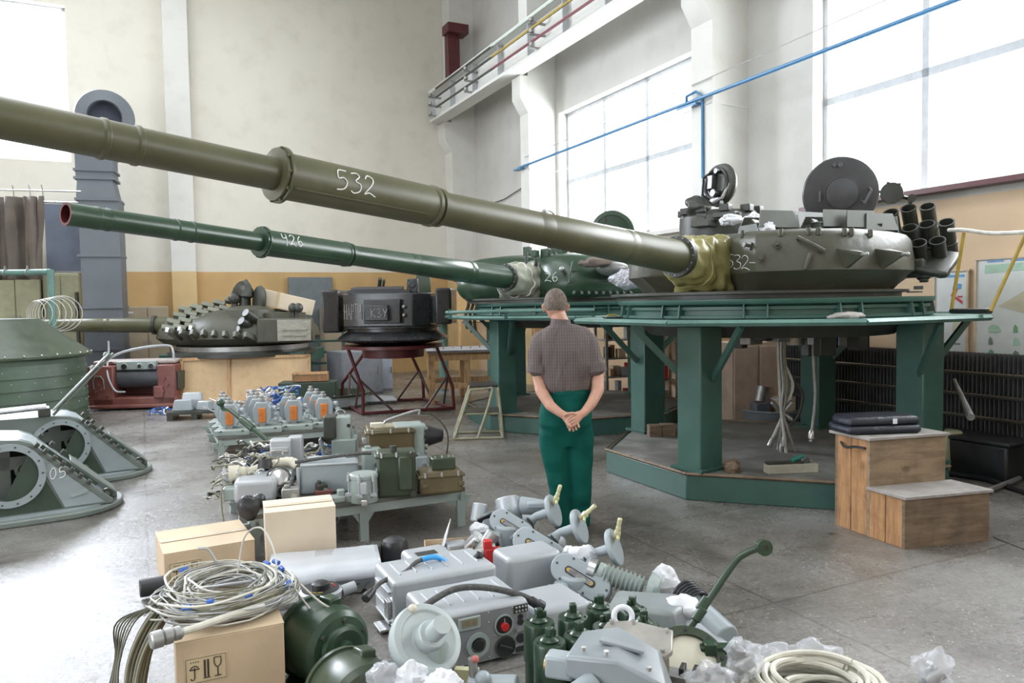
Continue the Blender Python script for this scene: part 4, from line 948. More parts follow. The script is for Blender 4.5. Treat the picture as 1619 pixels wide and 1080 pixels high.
# trousers
mb = MB()
loft(mb, [(-.0, .0, .60, .13, .10), (-.005, -.0, .68, .17, .122), (-.015, -.01, .76, .19, .135), (-.012, -.01, .84, .188, .138), (-.004, -.0, .92, .178, .130), (.003, .0, .985, .166, .122), (.004, .0, 1.0, .16, .118)], p=2.2)
limb(mb, [(-.095, -.0, .70, .112), (-.093, .0, .60, .108), (-.075, -.005, .46, .096), (-.06, -.01, .30, .080), (-.045, -.015, .12, .072), (-.04, -.01, .05, .070)], n=20)
limb(mb, [(.085, -.0, .70, .105), (.088, .0, .60, .100), (.092, -.005, .46, .088), (.092, -.01, .30, .078), (.088, -.015, .12, .070), (.086, -.01, .05, .068)], n=20)
for v in mb.bm.verts:
    p = v.co; v.co.y += noise.noise(Vector((p.x * 7, p.y * 5, p.z * 9))) * .02; v.co.x += noise.noise(Vector((p.z * 9, p.x * 5, 3))) * .008
remesh(mb.build('trousers', trouserm, man), .011, 2)
MB().ring(.168, .158, 0, .03, 40, TR(.003, 0, .975) @ Matrix.Diagonal((1, .75, 1, 1))).build('waistband', trouserm, man)
for s, x in ((-1, -.045), (1, .095)):
    mb = MB(); mb.sph((x, .06, .042), .1, (.42, 1.25, .42), 18, 10); mb.box((x, .055, .012), (.08, .25, .022)); o = mb.build('shoe', black, man, bev=.004)

# ------------------------------------------------------------------ mid-ground: dark cabin on the red tripod stand
def gnd(px, py): return onz(px, py, 0)
cx, cy = at(623, 600, 11.3).x, 11.3
t = thing('turret_cabin', 'black boxy turret cabin with chalked Cyrillic words on a red tripod stand', 'turret cabin', (cx, cy, 1.10), -3)
MB().lathe([(.45, -.05), (.72, .0), (.80, .02), (.83, .04), (.66, .15), (.66, .19), (.72, .20), (.72, .22), (.3, .23)], 64).build('skirt_ring', blackp, t, smooth=30)
g = MB(); g.prism([(-.64, -.38), (-.36, -.52), (.40, -.52), (.62, -.30), (.62, .45), (-.62, .45)], .22, .70); hb = g.build('cabin_housing', blackp, t, bev=.015)
g = MB(); g.box((-.02, -.56, .44), (.52, .12, .34)); g.build('front_panel', blackp, hb, bev=.01)
g = MB(); g.box((-.08, -.64, .42), (.34, .16, .22), taper=.9); g.build('front_box', blackp, hb, bev=.012)
g = MB(); g.tube([(-.5, -.4, .74), (-.42, -.4, .75), (.2, -.4, .75), (.25, -.4, .75)], .045, n=12); g.box((-.1, -.3, .72), (.9, .3, .05)); g.build('roof_roll', black, hb)
for k, (x, w) in enumerate(((-.82, .24), (.82, .22))):
    g = MB(); g.prism([(-w / 2, -.42), (w / 2, -.36), (w / 2, .3), (-w / 2, .3)], .14 + .1 * k, .76, TR(x, 0, 0)); g.build('side_pod', blackp, t, bev=.03, seg=3)
g = MB(); g.box((.38, -.35, .80), (.16, .12, .2)); g.cyl((.38, -.42, .82), (.38, -.36, .82), .06); g.build('sight_head', black, hb, bev=.015)
g = MB(); g.cyl((-.22, .1, .75), (-.16, -.05, .92), .03); g.cyl((-.16, .1, .75), (-.1, -.05, .9), .02); g.build('roof_fitting', edark, hb)
g = MB(); g.box((.52, -.42, .45), (.16, .02, .4), RZ(38)); g.build('side_plate', mat('scuffed_grey_metal', (.3, .31, .32), .35, metal=.3, var=.4, scale=12), t)
for zz in (.38, .5): MB().sph((.28, -.56, zz), .03).build('latch_knob', steel, hb)
FL = Matrix.Translation((-.625, -.388, .33)) @ RZ(-26.6)
write('НАРТЫ', lambda u, v: FL @ Vector((.012 + u * .39, -.004, v)), .22, .005, 'chalk_word', mat('grey_chalk', (.35, .35, .35), .9), t, adv=.76, straight=True)
write('КЗУ', lambda u, v: Vector((-.15 + u, -.728, .36 + v)), .12, .0045, 'chalk_word', MATS['grey_chalk'], t, adv=.68, straight=True)
MB().box((.42, .30, .83), (.24, .05, .30), taper=.93).build('raised_panel', mgreen, t, bev=.01)
# the stand
t = thing('tripod_stand', 'dark red tubular stand under the black turret cabin', 'stand', (cx, cy, 0), 0)
MB().lathe([(.30, .86), (.45, .86), (.46, .98), (.74, 1.0), (.74, 1.045), (.3, 1.05)], 48).build('ring', redf, t)
FLp, FRp = gnd(335 + 0, 0) if False else gnd(574, 657), gnd(718, 648); BLp, BRp = gnd(541, 640), gnd(670, 634)
cor = [p - Vector((cx, cy, 0)) for p in (FLp, FRp, BRp, BLp)]
for k in range(4):
    a, b_ = cor[k], cor[(k + 1) % 4]
    MB().tube([a + Vector((0, 0, .03)), b_ + Vector((0, 0, .03))], .026, n=10).build('base_rail', redf, t)
    top = Vector((a.x, a.y, 0)).normalized() * .66 + Vector((0, 0, 1.0)); kn = a + (top - a) * .38; kn.z = .42; kn = a * .98 + Vector((0, 0, .36))
    g = MB(); g.tube([a + Vector((0, 0, .02)), kn, top], .026, n=10); g.build('leg', redf, t)
    mid = kn.lerp(top, .28)
    for q in ((a + (b_ - a) * .33), (a + (cor[k - 1] - a) * .33)): MB().tube([mid, q + Vector((0, 0, .03))], .018, n=8).build('strut', mat('dark_strut', (.06, .03, .03), .5), t)
# workbench
a = at(640, 549, 13.2); 
t = thing('workbench', 'pine workbench with dark top behind the red stand and steel stool', 'workbench', (at(744, 600, 12.6).x, 12.8, 0), 8)
MB().box((0, .1, .86), (1.5, 1.2, .035)).build('bench_top', mat('grey_bench_top', (.22, .22, .24), .45, var=.2, scale=6), t)
for x in (-.68, -.1, .68):
    for y in (-.42, .62): MB().box((x, y, .42), (.09, .09, .84)).build('leg', pine, t)
for y in (-.42, .62):
    for z in (.76, .30): MB().box((0, y - .05, z), (1.4, .03, .09)).build('rail', pine, t)
for x in (-.68, .68): MB().box((x, .1, .3), (.03, 1.0, .09)).build('side_rail', pine, t)
for k in range(9):
    x = -.6 + .15 * k; o = MB(TR(0, 0, .0)).cyl((0, 0, 0), (0, 0, random.uniform(.03, .09)), .012, n=8).build('bolt', (steel, gold, chrome)[k % 3]); o.location = t.matrix_world @ Vector((0, 0, 0)) if False else (t.location.x + x, t.location.y + random.uniform(-.3, .4), .879)
    tag(o, 'small %s bolt standing on the dark workbench top' % ('dull steel', 'brass-coloured', 'shiny chromed')[k % 3], 'bolt', '%s bolts on the pine workbench' % ('steel', 'brass', 'chromed')[k % 3])
# trestle with tools behind the far platform shelf
t = thing('tool_stand', 'teal pipe-legged tool stand with bottles on its top behind the far stand', 'stand', (at(742, 600, 12.9).x - .1, 14.2, 0))
for x in (-.45, .45): MB().cyl((x, 0, 0), (x, 0, 1.28), .085, n=18).build('leg', tealb, t)
MB().box((0, 0, 1.30), (1.3, .5, .04)).build('tray', tealb, t)
for k, (x, c, h) in enumerate(((-.1, bluep, .2), (.05, mat('blue_bottle', (.1, .3, .6), .3), .15), (.2, mat('green_bottle', (.1, .35, .3), .3), .18), (-.3, paper, .12))):
    o = MB().lathe([(.04, 0), (.045, .02), (.045, h * .7), (.02, h * .85), (.02, h)], 14).build('bottle', c); o.location = (t.location.x + x, t.location.y, 1.322)
    tag(o, ('darker blue bottle on the teal pipe-legged tool stand', 'light blue bottle on the teal tool stand', 'green bottle on the teal pipe-legged stand', 'short white bottle at the left of the tool stand')[k], 'bottle')
# step stool
t = thing('step_stool', 'worn olive steel step stool with black seat left of the man', 'stool', (at(757, 690, 9.15).x, 9.25, 0), 4)
bars = mat('stool_paint', (.27, .26, .17), .45, var=.25, scale=12, dirt=.4)
for y, s in ((-.22, 1), (.22, 1)):
    MB().tube([(-.30, y, .02), (-.10, y, .60), (.16, y, .62)], .017, n=8).build('leg', bars, t)
    MB().tube([(-.02, y, .02), (.12, y, .42), (.17, y, .62)] if y < 0 else [(.28, y, .02), (.26, y, .3), (.23, y, .62)], .017, n=8).build('leg', bars, t)
    MB().tube([(-.30, y, .015), (.28, y, .015)], .015, n=8).build('foot_rail', bars, t)
for x in (-.30, .28): MB().tube([(x, -.22, .015), (x, .22, .015)], .015, n=8).build('foot_rail', bars, t)
MB().tube([(.28, -.22, .02), (.26, -.22, .3), (.23, -.22, .62)], .017, n=8).build('leg', bars, t)
MB().box((.06, 0, .64), (.34, .46, .025)).build('seat', black, t, bev=.008); MB().box((.03, 0, .32), (.44, .42, .02)).build('step', edark, t, bev=.004)
for y in (-.2, .2): MB().tube([(-.19, y, .31), (.26, y, .31)], .013, n=8).build('step_rail', bars, t)

# rear-left: rust red hull section with dark cylinder
q = gnd(210, 648)
t = thing('hull_section', 'rust-red primed hull section with dark grey cylinder set in its recess', 'hull section', (q.x, q.y + .35, 0), 6)
g = MB(); g.box((-.52, 0, .40), (.40, .7, .64)); g.box((.50, 0, .40), (.28, .7, .64)); g.box((0, .25, .4), (1.3, .2, .5)); g.box((0, -.1, .12), (1.3, .5, .16)); g.box((0, 0, .06), (1.36, .82, .06)); g.box((.38, -.3, .28), (.15, .2, .2)); g.build('hull', redp, t, bev=.02)
MB().cyl((-.32, -.08, .50), (.36, -.08, .50), .17, n=32).build('cylinder', mat('graphite_paint', (.07, .075, .085), .4), t, bev=.01)
g = MB(); g.box((.0, -.16, .71), (.62, .16, .14)); 
for x in (-.18, .06, .24): g.cyl((x, -.26, .70), (x, -.2, .70), .055)
g.build('valve_block', tgreen, t, bev=.012)
for x, r in ((-.18, .045), (.06, .03), (.24, .04)): MB().cyl((x, -.265, .70), (x, -.262, .70), r).build('port', black, t)
g = MB(); g.box((-.05, .1, .76), (1.3, .5, .06)); g.build('top_cover', mat('pale_pink_grey', (.42, .37, .35), .5), t, bev=.02)
MB().tube(smooth([(-.45, -.15, 1.12), (-.44, -.18, .95), (-.40, -.36, .6), (-.28, -.40, .33), (-.12, -.40, .30)]), .016, n=8).build('bent_pipe', sgrey, t)
MB().tube(smooth([(-.55, 0, .80), (-.3, 0, .92), (.1, -.05, 1.0), (.48, -.1, 1.02), (.55, -.12, .93), (.56, -.12, .8)]), .02, n=8).build('bent_pipe', sgrey, t)
MB().tube([(-.62, -.36, .35), (-.62, -.38, .50), (-.58, -.38, .56), (-.5, -.38, .56), (-.46, -.38, .50), (-.46, -.36, .35)], .012, n=8).build('loop_handle', steel, t)
for x, y, z in ((-.60, -.36, .30), (-.5, -.36, .34), (-.55, -.36, .42), (-.42, -.36, .25), (.47, -.36, .5), (.52, -.36, .4), (.45, -.36, .3), (-.62, -.2, .75), (-.5, -.2, .76), (-.4, -.2, .76)): MB().cyl((x, y + .02, z), (x, y - .02, z), .025, n=8).build('boss', redp, t)
MB().box((.66, -.1, .45), (.06, .35, .3)).build('side_plate', edark, t, bev=.01)
q = gnd(375, 655)

# big green hood on the left
q = at(28, 560, 10.6); q.x = -7.42
t = thing('green_hood', 'large moss-green riveted cylinder with conical hood at the left edge', 'hood', (q.x - .12, 11.0, 0))
R = 1.17
MB().lathe([(R, 0), (R, 1.0), (R - .02, 1.0), (R - .02, 0)], 72, cap=False).build('drum', mat('hood_green', (.060, .092, .062), .4, var=.25, scale=2, dirt=.35, dirtcol=(.12, .17, .15)), t)
for z in (.02, .2, .37, .54, .71): MB().lathe([(R + .002, z), (R + .026, z), (R + .006, z + .17), (R + .002, z + .17)], 72, cap=False).build('band', MATS['hood_green'], t)
MB().lathe([(R + .10, .97), (R + .10, 1.0), (R + .02, 1.06), (.62, 1.50), (.60, 1.52), (.0, 1.53)], 72, cap=False).build('cone', mgreen, t, smooth=25)
for k in range(36):
    a = 2 * pi * k / 36
    if sin(a) < .35: MB().sph(((R + .10) * cos(a), (R + .085) * sin(a), 1.02), .012, n=8, m=5).build('rivet', chrome, t)
for k in range(26):
    a = 2 * pi * k / 26
    if sin(a) < .3:
        for z in (.12, .30, .47, .64, .8): MB().sph(((R + .012) * cos(a + z), (R + .012) * sin(a + z), z), .011, n=6, m=4).build('band_rivet', steel, t)
MB().tube([(-.2, -.80, 1.3), (-.2, -.78, 1.45), (-.13, -.76, 1.5), (-.06, -.78, 1.45), (-.06, -.80, 1.3)], .012, n=8).build('lifting_loop', sgrey, t)
hz = 1.535; hp_ = t.location
# the cluster of hose ends standing on it and the teal pipe frame behind
t = thing('hose_cluster', 'bunch of dark hose ends with a big wire ring on top of the green hood', 'hoses', (hp_.x - .08, hp_.y - .1, hz))
for k in range(9):
    a = k * .7; x0, y0 = .13 * cos(a), .10 * sin(a)
    MB().tube(smooth([(x0 * .4, y0 * .4, .30), (x0, y0, .20), (x0 * 1.5, y0 * 1.5, .02)]), .018, n=8).build('hose', black, t)
g = MB(); g.lathe([(.05, .26), (.13, .27), (.15, .31), (.05, .33)], 20); g.build('cap', black, t)
MB().torus((0, 0, .46), .17, .009, 40, 6, RX(90) @ I4 if False else TR(0, 0, .48) @ RX(80) @ TR(0, 0, -.46)).build('wire_ring', edark, t)
MB().tube([(-.25, -.1, .015), (-.25, -.1, .1), (.2, -.1, .1), (.22, -.1, .015)], .012, n=8).build('wire_frame', sgrey, t)
t = thing('cable_rings', 'loose coil of thin grey wire rings resting upright behind the green hood top', 'coil', (at(86, 500, 11.9).x, 11.6, hz - .02 - .15))
for k in range(7): MB().torus((0, 0, 0), .20 + .012 * k, .006, 44, 5, TR(-.1 + .05 * k, .03 * k, .22) @ RZ(10 * k - 20) @ RX(86)).build('wire_ring', cable, t)
q = at(83, 500, 12.6)
t = thing('pipe_gantry', 'teal welded pipe frame with clamps standing behind the green hood', 'frame', (q.x, 12.6, 0))
hq = zat(430, 83, 12.6)
MB().cyl((0, 0, 0), (0, 0, hq + .04), .055, n=16).build('post', tealb, t); MB().cyl((.0, 0, hq), (-1.2, 0, hq), .05, n=16).build('crossbar', tealb, t)
for x in (-.38, -.75): g = MB(); g.torus((0, 0, 0), .055, .012, 20, 6, TR(x, 0, hq) @ RY(90)); g.box((x, 0, hq + .08), (.015, .03, .06)); g.build('clamp', steel, t)

# grey-green wedge castings with round openings (three, one behind the other)
wg = mat('wedge_grey_green', (.155, .18, .165), .42, var=.1, scale=3, dirt=.25, dirtcol=(.08, .1, .08), dscale=2)
wl = mat('wedge_light_paint', (.27, .31, .32), .4, var=.08, scale=4)
wd = mat('wedge_dark_green', (.035, .055, .038), .45, var=.15)
def wedge(loc, label, rz, number=None, strut=False):
    t = thing('wedge_casting', label, 'machine part', loc, rz, 'wedge castings on the floor at the left')
    def plate(k): return [(-1.5, -.16 * k)] + [(.36 + .44 * k * cos(radians(a)), .30 + .46 * k * sin(radians(a))) for a in range(-88, 90, 8)] + [(-1.5, .30 + .46 * k)]
    MB().prism(plate(1), 0, .05).build('base_plate', wg, t, bev=.012)
    MB().prism(plate(.86), .05, .058).build('base_inset', wl, t)
    M = Matrix(((1, 0, 0, 0), (0, 0, -1, 0), (0, 1, 0, 0), (0, 0, 0, 1)))       # prism z -> -y
    C0 = Vector((0, 0, .37)); Rr = .20
    out = [(.16, .60), (.08, .635), (-.06, .65), (-1.4, .66), (-1.4, .055), (.70, .055), (.70, .085)]
    def outer(a):
        d = Vector((cos(a), sin(a))); best = 9
        for (x0, z0), (x1, z1) in zip(out, out[1:] + out[:1]):
            p = Vector((x0 - C0.x, z0 - C0.z)); e = Vector((x1 - x0, z1 - z0)); den = d.x * e.y - d.y * e.x
            if abs(den) < 1e-9: continue
            s_ = (p.x * e.y - p.y * e.x) / den; w = (p.x * d.y - p.y * d.x) / den
            if s_ > 0 and -1e-6 <= w <= 1.000001: best = min(best, s_)
        return best
    angs = sorted([2 * pi * k / 48 for k in range(48)] + [atan2(z - C0.z, x - C0.x) % (2 * pi) for x, z in out])
    for y0, y1 in ((0, .10), (.52, .60)):
        g = MB(); rings_ = []
        for a in angs:
            o_ = outer(a); ix, iz = C0.x + Rr * cos(a), C0.z + Rr * sin(a); ox, oz = C0.x + o_ * cos(a), C0.z + o_ * sin(a)
            rings_.append([Vector((ix, y0, iz)), Vector((ox, y0, oz)), Vector((ox, y1, oz)), Vector((ix, y1, iz))])
        g.rings(rings_, closed=True); g.build('side_wall', wg, t, smooth=25, bev=.004)
    # rolled top sheet between the side walls
    top = [(-1.4, .66), (-.06, .65), (.08, .635), (.16, .60), (.70, .085)]
    g = MB(); g.rings([[Vector((x, .02, z)), Vector((x, .58, z)), Vector((x, .58, z - .02)), Vector((x, .02, z - .02))] for x, z in top]); g.build('top_sheet', wl, t, smooth=50)
    MB().prism([(.15, .56), (.64, .072), (.36, .072)], .001, .008, M).build('side_plate', wl, t)
    MB().prism([(.135, .53), (.345, .068), (-.1, .068)], .001, .006, M).build('side_plate', wd, t)
    F = TR(C0.x, -.008, C0.z) @ RX(90)
    MB(F).ring(.245, .195, -.01, .02, 48).build('opening_flange', wl, t)
    for k in range(14): a = 2 * pi * k / 14; MB(F).cyl((.222 * cos(a), .222 * sin(a), .018), (.222 * cos(a), .222 * sin(a), .025), .007, n=6).build('flange_bolt', edark, t)
    g = MB(F); g.box((.0, .06, -.22), (.42, .10, .03)); g.box((-.04, -.02, -.22), (.10, .4, .03)); g.torus((.11, -.0, -.20), .06, .016, 24, 6); g.build('spider', tgreen, t)
    MB().prism([(-1.35, .07), (.5, .07), (.2, .35), (.1, .6), (-1.35, .62)], -.50, -.48, M).build('inner_wall', wd, t)
    sl = math.degrees(atan2(.515, .54))
    for k in range(7): q = k / 7; MB(TR(.19 + .40 * q, .0 + .02 * (k % 2), .585 - .515 * q * .76) @ RY(sl)).box((0, 0, 0), (.03, .085, .035)).build('edge_clip', edark, t)
    for k in range(5): q = k / 5; MB(TR(.22 + .40 * q, .57, .57 - .515 * q * .76) @ RY(sl)).box((0, 0, .01), (.03, .09, .035)).build('edge_clip', edark, t)
    g = MB(TR(.40, .10, .375) @ RY(sl)); g.box((0, 0, .01), (.52, .035, .03)); g.box((-.02, .06, .005), (.4, .04, .02)); g.build('hinge_bar', wd, t)
    g = MB(); g.rings([[Vector(q) for q in ((.42, .22, .40), (.42, .46, .42), (.44, .46, .2), (.44, .22, .2))], [Vector(q) for q in ((.74, .12, .12), (.74, .36, .12), (.74, .36, .06), (.74, .12, .06))]]); g.build('nose_block', wg, t, bev=.01)
    for y in (.05, .50):
        F2 = TR(.66, y, .125) @ RX(90); g = MB(F2); g.ring(.045, .022, -.014, .014, 24); g.box((-.05, -.03, 0), (.10, .05, .028)); g.build('lifting_eye', edark, t)
    if number:
        write(number, lambda u, v: Vector((.265 + u * .9, -.011, .31 + v)), .085, .0033, 'chalk_number', chalk, t, adv=.8)
        MB(TR(.46, -.014, .165)).box((0, 0, 0), (.12, .012, .018), RY(-12)).build('slot_bar', tgreen, t)
    if strut:
        F3 = frame((-.05, .0, .66), (.60, .1, .62), (0, 1, 0)); g = MB(F3); g.box((0, 0, .38), (.05, .02, .76)); g.box((0, .03, .38), (.12, .012, .70)); sb = g.build('raised_strut', wg, t)
        for k in (.55, .72): MB(F3).cyl((.03, .03, k), (.09, .03, k), .028).build('strut_knob', tgreen, sb)
        for y in (-.1, .05): MB().tube([(-1.2, y, .70), (-.1, y + .05, .74)], .02, n=8).build('hydraulic_rod', chrome, t)
        MB().box((-.12, .0, .70), (.10, .2, .08)).build('rod_block', edark, t, bev=.01)
    return t
wedge((-3.86, 5.74, 0), 'grey-green wedge casting chalked 05, nearest at the left', 33, '05')
wedge((-4.22, 7.02, 0), 'grey-green wedge casting with folded strut, behind the one chalked 05', 33, None, True)
# ------------------------------------------------------------------ the low gear table in the middle
U_, V_ = Vector((.899, .4376, 0)), Vector((-.4376, .899, 0))
def table(F0, wu, wv, z, label, legs_u, m=tgreen):
    t = thing('low_steel_table', label, 'table', tuple(F0), 25.95)
    MB().box((wu / 2, wv / 2, z - .015), (wu, wv, .03)).build('table_top', mat('table_top_grime', (.11, .11, .095), .6, var=.3, scale=5), t)
    g = MB()
    for y in (.02, wv - .02): g.box((wu / 2, y, z - .055), (wu, .03, .07))
    for x in (.02, wu - .02): g.box((x, wv / 2, z - .055), (.03, wv, .07))
    g.build('apron', m, t)
    for x in legs_u:
        for y in (.03, wv / 2, wv - .03):
            o = MB().box((x, y, (z - .05) / 2), (.06, .05, z - .05)).build('leg', m, t)
            g = MB(); M = TR(x, y, 0) @ Matrix(((1, 0, 0, 0), (0, 0, -1, 0), (0, 1, 0, 0), (0, 0, 0, 1))); g.prism([(-.03, z - .16), (.03, z - .16), (.10, z - .06), (-.10, z - .06)], -.012, .012, M); g.build('gusset_plate', m, o)
    return t
F1 = Vector((-1.71, 4.83, 0)); Z1 = .285
table(F1, 1.50, 1.30, Z1, 'low grey-green steel table crowded with grey and olive instruments', (.03, .75, 1.47))
F2 = Vector((-3.13, 7.98, 0)); Z2 = .25
table(F2, 1.46, 1.42, Z2, 'low steel table holding rows of grey trays with orange-windowed units', (.03, .73, 1.43))
def p1(u, v, z=0): return F1 + U_ * u + V_ * v + Vector((0, 0, Z1 + z))
def p2(u, v, z=0): return F2 + U_ * u + V_ * v + Vector((0, 0, Z2 + z))
def pix1(px, py, z=0): return onz(px, py, Z1 + z)

def bolts(mb, pts, r=.006, h=.006, d=(0, 0, 1)):
    for p in pts: p = Vector(p); mb.cyl(p, p + Vector(d) * h, r, n=6)
def case(name, label, c, sz, m, rz=25.95, bev=.012, cat='case', lid=None, group=None):
    t = thing(name, label, cat, c, rz, group); w, d, h = sz
    MB().box((0, 0, h / 2), (w, d, h)).build('housing', m, t, bev=bev, seg=3)
    if lid: MB().box((0, 0, h - lid), (w + .012, d + .012, .012)).build('seam_flange', m, t, bev=.003)
    return t
# flat grey case
c = pix1(516, 782); t = case('instrument_case', 'large pale grey instrument case standing on edge on the low table', (c.x, c.y + .12, Z1), (.41, .20, .215), bgrey, 12, .02)
g = MB(); g.tube([(-.215, -.105, .03), (-.215, -.105, .20)], .012, n=6); g.tube([(-.20, -.105, .213), (.20, -.105, .213)], .008, n=6); g.build('edge_trim', sgrey, t)
for z in (.06, .12, .18): MB().box((-.218, -.05, z), (.02, .05, .02)).build('latch', chrome, t, bev=.004)
MB().tube(smooth([(-.24, -.02, .225), (-.1, .0, .235), (.1, .01, .25), (.24, .02, .255), (.30, .03, .25)]), .013, n=8).build('cable', rubh, t)
# grey box left with side box
c = pix1(396, 797); t = case('instrument_case', 'grey box with rounded shoulder at the left end of the low table', (c.x, c.y + .13, Z1), (.28, .22, .155), sgrey, 14, .03)
c = pix1(355, 795); t = case('junction_box', 'small square grey-green box at the left front corner of the low table', (c.x + .02, c.y + .10, Z1), (.12, .14, .09), tgreen, 14)
c = pix1(376, 760); t = case('instrument_case', 'small grey clip-top case behind the grey box at the left of the low table', (c.x + .02, c.y - .05, Z1), (.20, .14, .13), sgrey, 8, .02, lid=.04)
MB().box((0, -.075, .09), (.12, .01, .03)).build('window', black, t)
c = pix1(430, 795); t = case('connector_block', 'dark grey connector block right of the grey box on the low table', (c.x + .03, c.y + .18, Z1), (.10, .12, .12), steel, 14)
MB().cyl((0, -.06, .05), (0, -.075, .05), .035).build('socket', black, t)
o = crumple('black_bundle', '', pix1(388, 806, .075) + Vector((0, .05, 0)), (.075, .06, .08), black, 21, amp=.18); tag(o, 'black rubber boot with ribbed neck in front of the grey box', 'rubber boot')
o = crumple('black_bundle', '', pix1(409, 792, .05) + Vector((0, .0, 0)), (.045, .05, .05), black, 25, amp=.18); tag(o, 'smaller black rubber knob beside the ribbed black boot', 'rubber boot')
# canister
c = pix1(571, 798); t = thing('canister', 'round grey filter canister with clamp screws at the front of the low table', 'canister', (c.x, c.y + .10, Z1))
MB().lathe([(.092, 0), (.095, .01), (.093, .16), (.098, .165), (.098, .185), (.085, .195), (0, .197)], 36).build('body', tgreen, t)
for k, a in enumerate((-150, -95, -40, 40)):
    x, y = .105 * cos(radians(a)), .105 * sin(radians(a)); g = MB(); g.cyl((x, y, .04), (x, y, .21), .006, n=8); g.box((x, y, .06), (.045, .03, .02)); g.cyl((x, y, .15), (x, y, .19), .012, n=8); g.build('clamp_screw', sgrey, t)
MB().box((.02, -.10, .11), (.045, .03, .08)).build('name_plate', sgrey, t, bev=.006); MB().box((.03, -.13, .02), (.04, .04, .04)).build('drain_block', chrome, t, bev=.005)
# olive boxes
def olive_case(label, px, py, sz, rz, m, port=True):
    c = pix1(px, py); t = thing('olive_case', label, 'case', (c.x, c.y + sz[1] * .5, Z1), rz); w, d, h = sz
    MB().box((0, 0, h / 2), (w, d, h)).build('housing', m, t, bev=.02, seg=3)
    MB().box((0, 0, h - .03), (w + .025, d + .025, .02)).build('lid_flange', m, t, bev=.006)
    for x in (-.38, .0, .38):
        for y in (-.5,): MB().cyl((x * w, y * d - .008, h - .035), (x * w, y * d - .008, h + .0), .009, n=8).build('lid_screw', chrome, t)
    return t
t = olive_case('big olive-brown case, tallest and rearmost of the dark cases on the table', 612, 752, (.37, .30, .37), 14, brownp)
MB().box((0, 0, .372), (.26, .2, .012)).build('lid_plate', mat('worn_khaki', (.30, .27, .18), .5, var=.2, dirt=.4), t, bev=.004)
g = MB(); g.box((-.1, -.05, .39), (.10, .07, .035)); g.build('lid_block', cream, t, bev=.005)
for z in (.1, .2, .28): MB().box((-.2, -.1, z), (.04, .08, .05)).build('side_connector', steel, t, bev=.006)
t = olive_case('dark olive upright case with rounded corner and cover plate, before the big one', 624, 787, (.27, .18, .32), 12, mgreen)
MB().box((.06, -.10, .17), (.10, .03, .24)).build('cover_plate', mgreen, t, bev=.012)
for z in (.025, .30): MB().cyl((.11, -.105, z), (.11, -.13, z), .022, n=16).build('fuse_cap', edark, t)
MB().cyl((-.02, -.06, .32), (-.02, -.06, .36), .026, n=16).build('fuse_cap', edark, t)
t = olive_case('low brown-olive case with raised box on top at the table corner', 692, 782, (.31, .22, .16), 16, brownp)
MB().box((.03, .02, .20), (.17, .14, .09)).build('raised_box', mgreen, t, bev=.01)
for x in (-.03, .02, .07, .1): MB().cyl((x, -.03, .245), (x, -.03, .26), .008, n=8).build('screw', chrome, t)
for x in (-.12, .14): MB().box((x, -.115, .07), (.04, .02, .03)).build('latch', brownp, t, bev=.004)
c = onz(662, 712, Z1); t = thing('grey_instrument', 'pale grey finned instrument with black horn behind the olive cases', 'instrument', (c.x + .02, p1(1.3, .9).y - .1, Z1), 14)
MB().box((0, 0, .19), (.24, .26, .38)).build('housing', tgreen, t, bev=.015); 
for k in range(7): MB().box((.13, 0, .08 + .045 * k), (.03, .24, .018)).build('fin', tgreen, t)
MB().lathe([(.09, 0), (.085, .02), (.05, .13), (.03, .14)], 24, frame((.14, -.05, .28), (1, -.2, 0))).build('horn', black, t)
MB().tube(smooth([(-.2, -.14, .41), (-.16, -.14, .44), (.06, -.14, .50), (.08, -.14, .47)]), .011, n=8).build('lever', steel, t)
MB().tube(smooth([(.08, -.14, .48), (.2, -.14, .45), (.30, -.16, .3), (.27, -.18, .06)]), .006, n=6).build('wire', edark, t)
# tall green-grey gear housing at table back
c = onz(543, 705, Z1); t = thing('gear_housing', 'tall grey-green gear housing with dark motor at the back of the low table', 'instrument', (p1(.86, 1.1).x, p1(.86, 1.1).y, Z1), 8)
g = MB(); g.box((.03, 0, .13), (.20, .22, .26)); g.box((.02, 0, .34), (.15, .18, .2), taper=.8); g.cyl((-.02, -.12, .08), (-.02, .1, .08), .07); g.build('housing', tgreen, t, bev=.012)
MB().box((-.08, -.02, .36), (.10, .2, .18)).build('motor', edark, t, bev=.01)
MB().box((-.10, -.10, .15), (.012, .12, .3), RY(-12)).build('deflector', bgrey, t)
MB().torus((.0, 0, .45), .04, .005, 20, 6, TR(0, 0, .45) @ RX(90) @ TR(0, 0, -.45)).build('eye', steel, t)
MB().cyl((.07, -.1, .37), (.07, -.09, .37), .015).build('screw', black, t)
# small things in front
c = pix1(511, 786); t = case('red_box', 'small dark red box on the table before the large grey case', (c.x, c.y + .01, Z1), (.12, .07, .05), redp, 18, .006, 'box')
c = pix1(525, 797); t = case('sight_block', 'small grey block with glass window at the table front edge', (c.x, c.y + .045, Z1), (.16, .09, .045), tgreen, 20)
MB().box((-.03, -.048, .025), (.05, .004, .02)).build('window', black, t); MB().box((.05, 0, .06), (.05, .05, .05)).build('knob_block', tgreen, t, bev=.008)
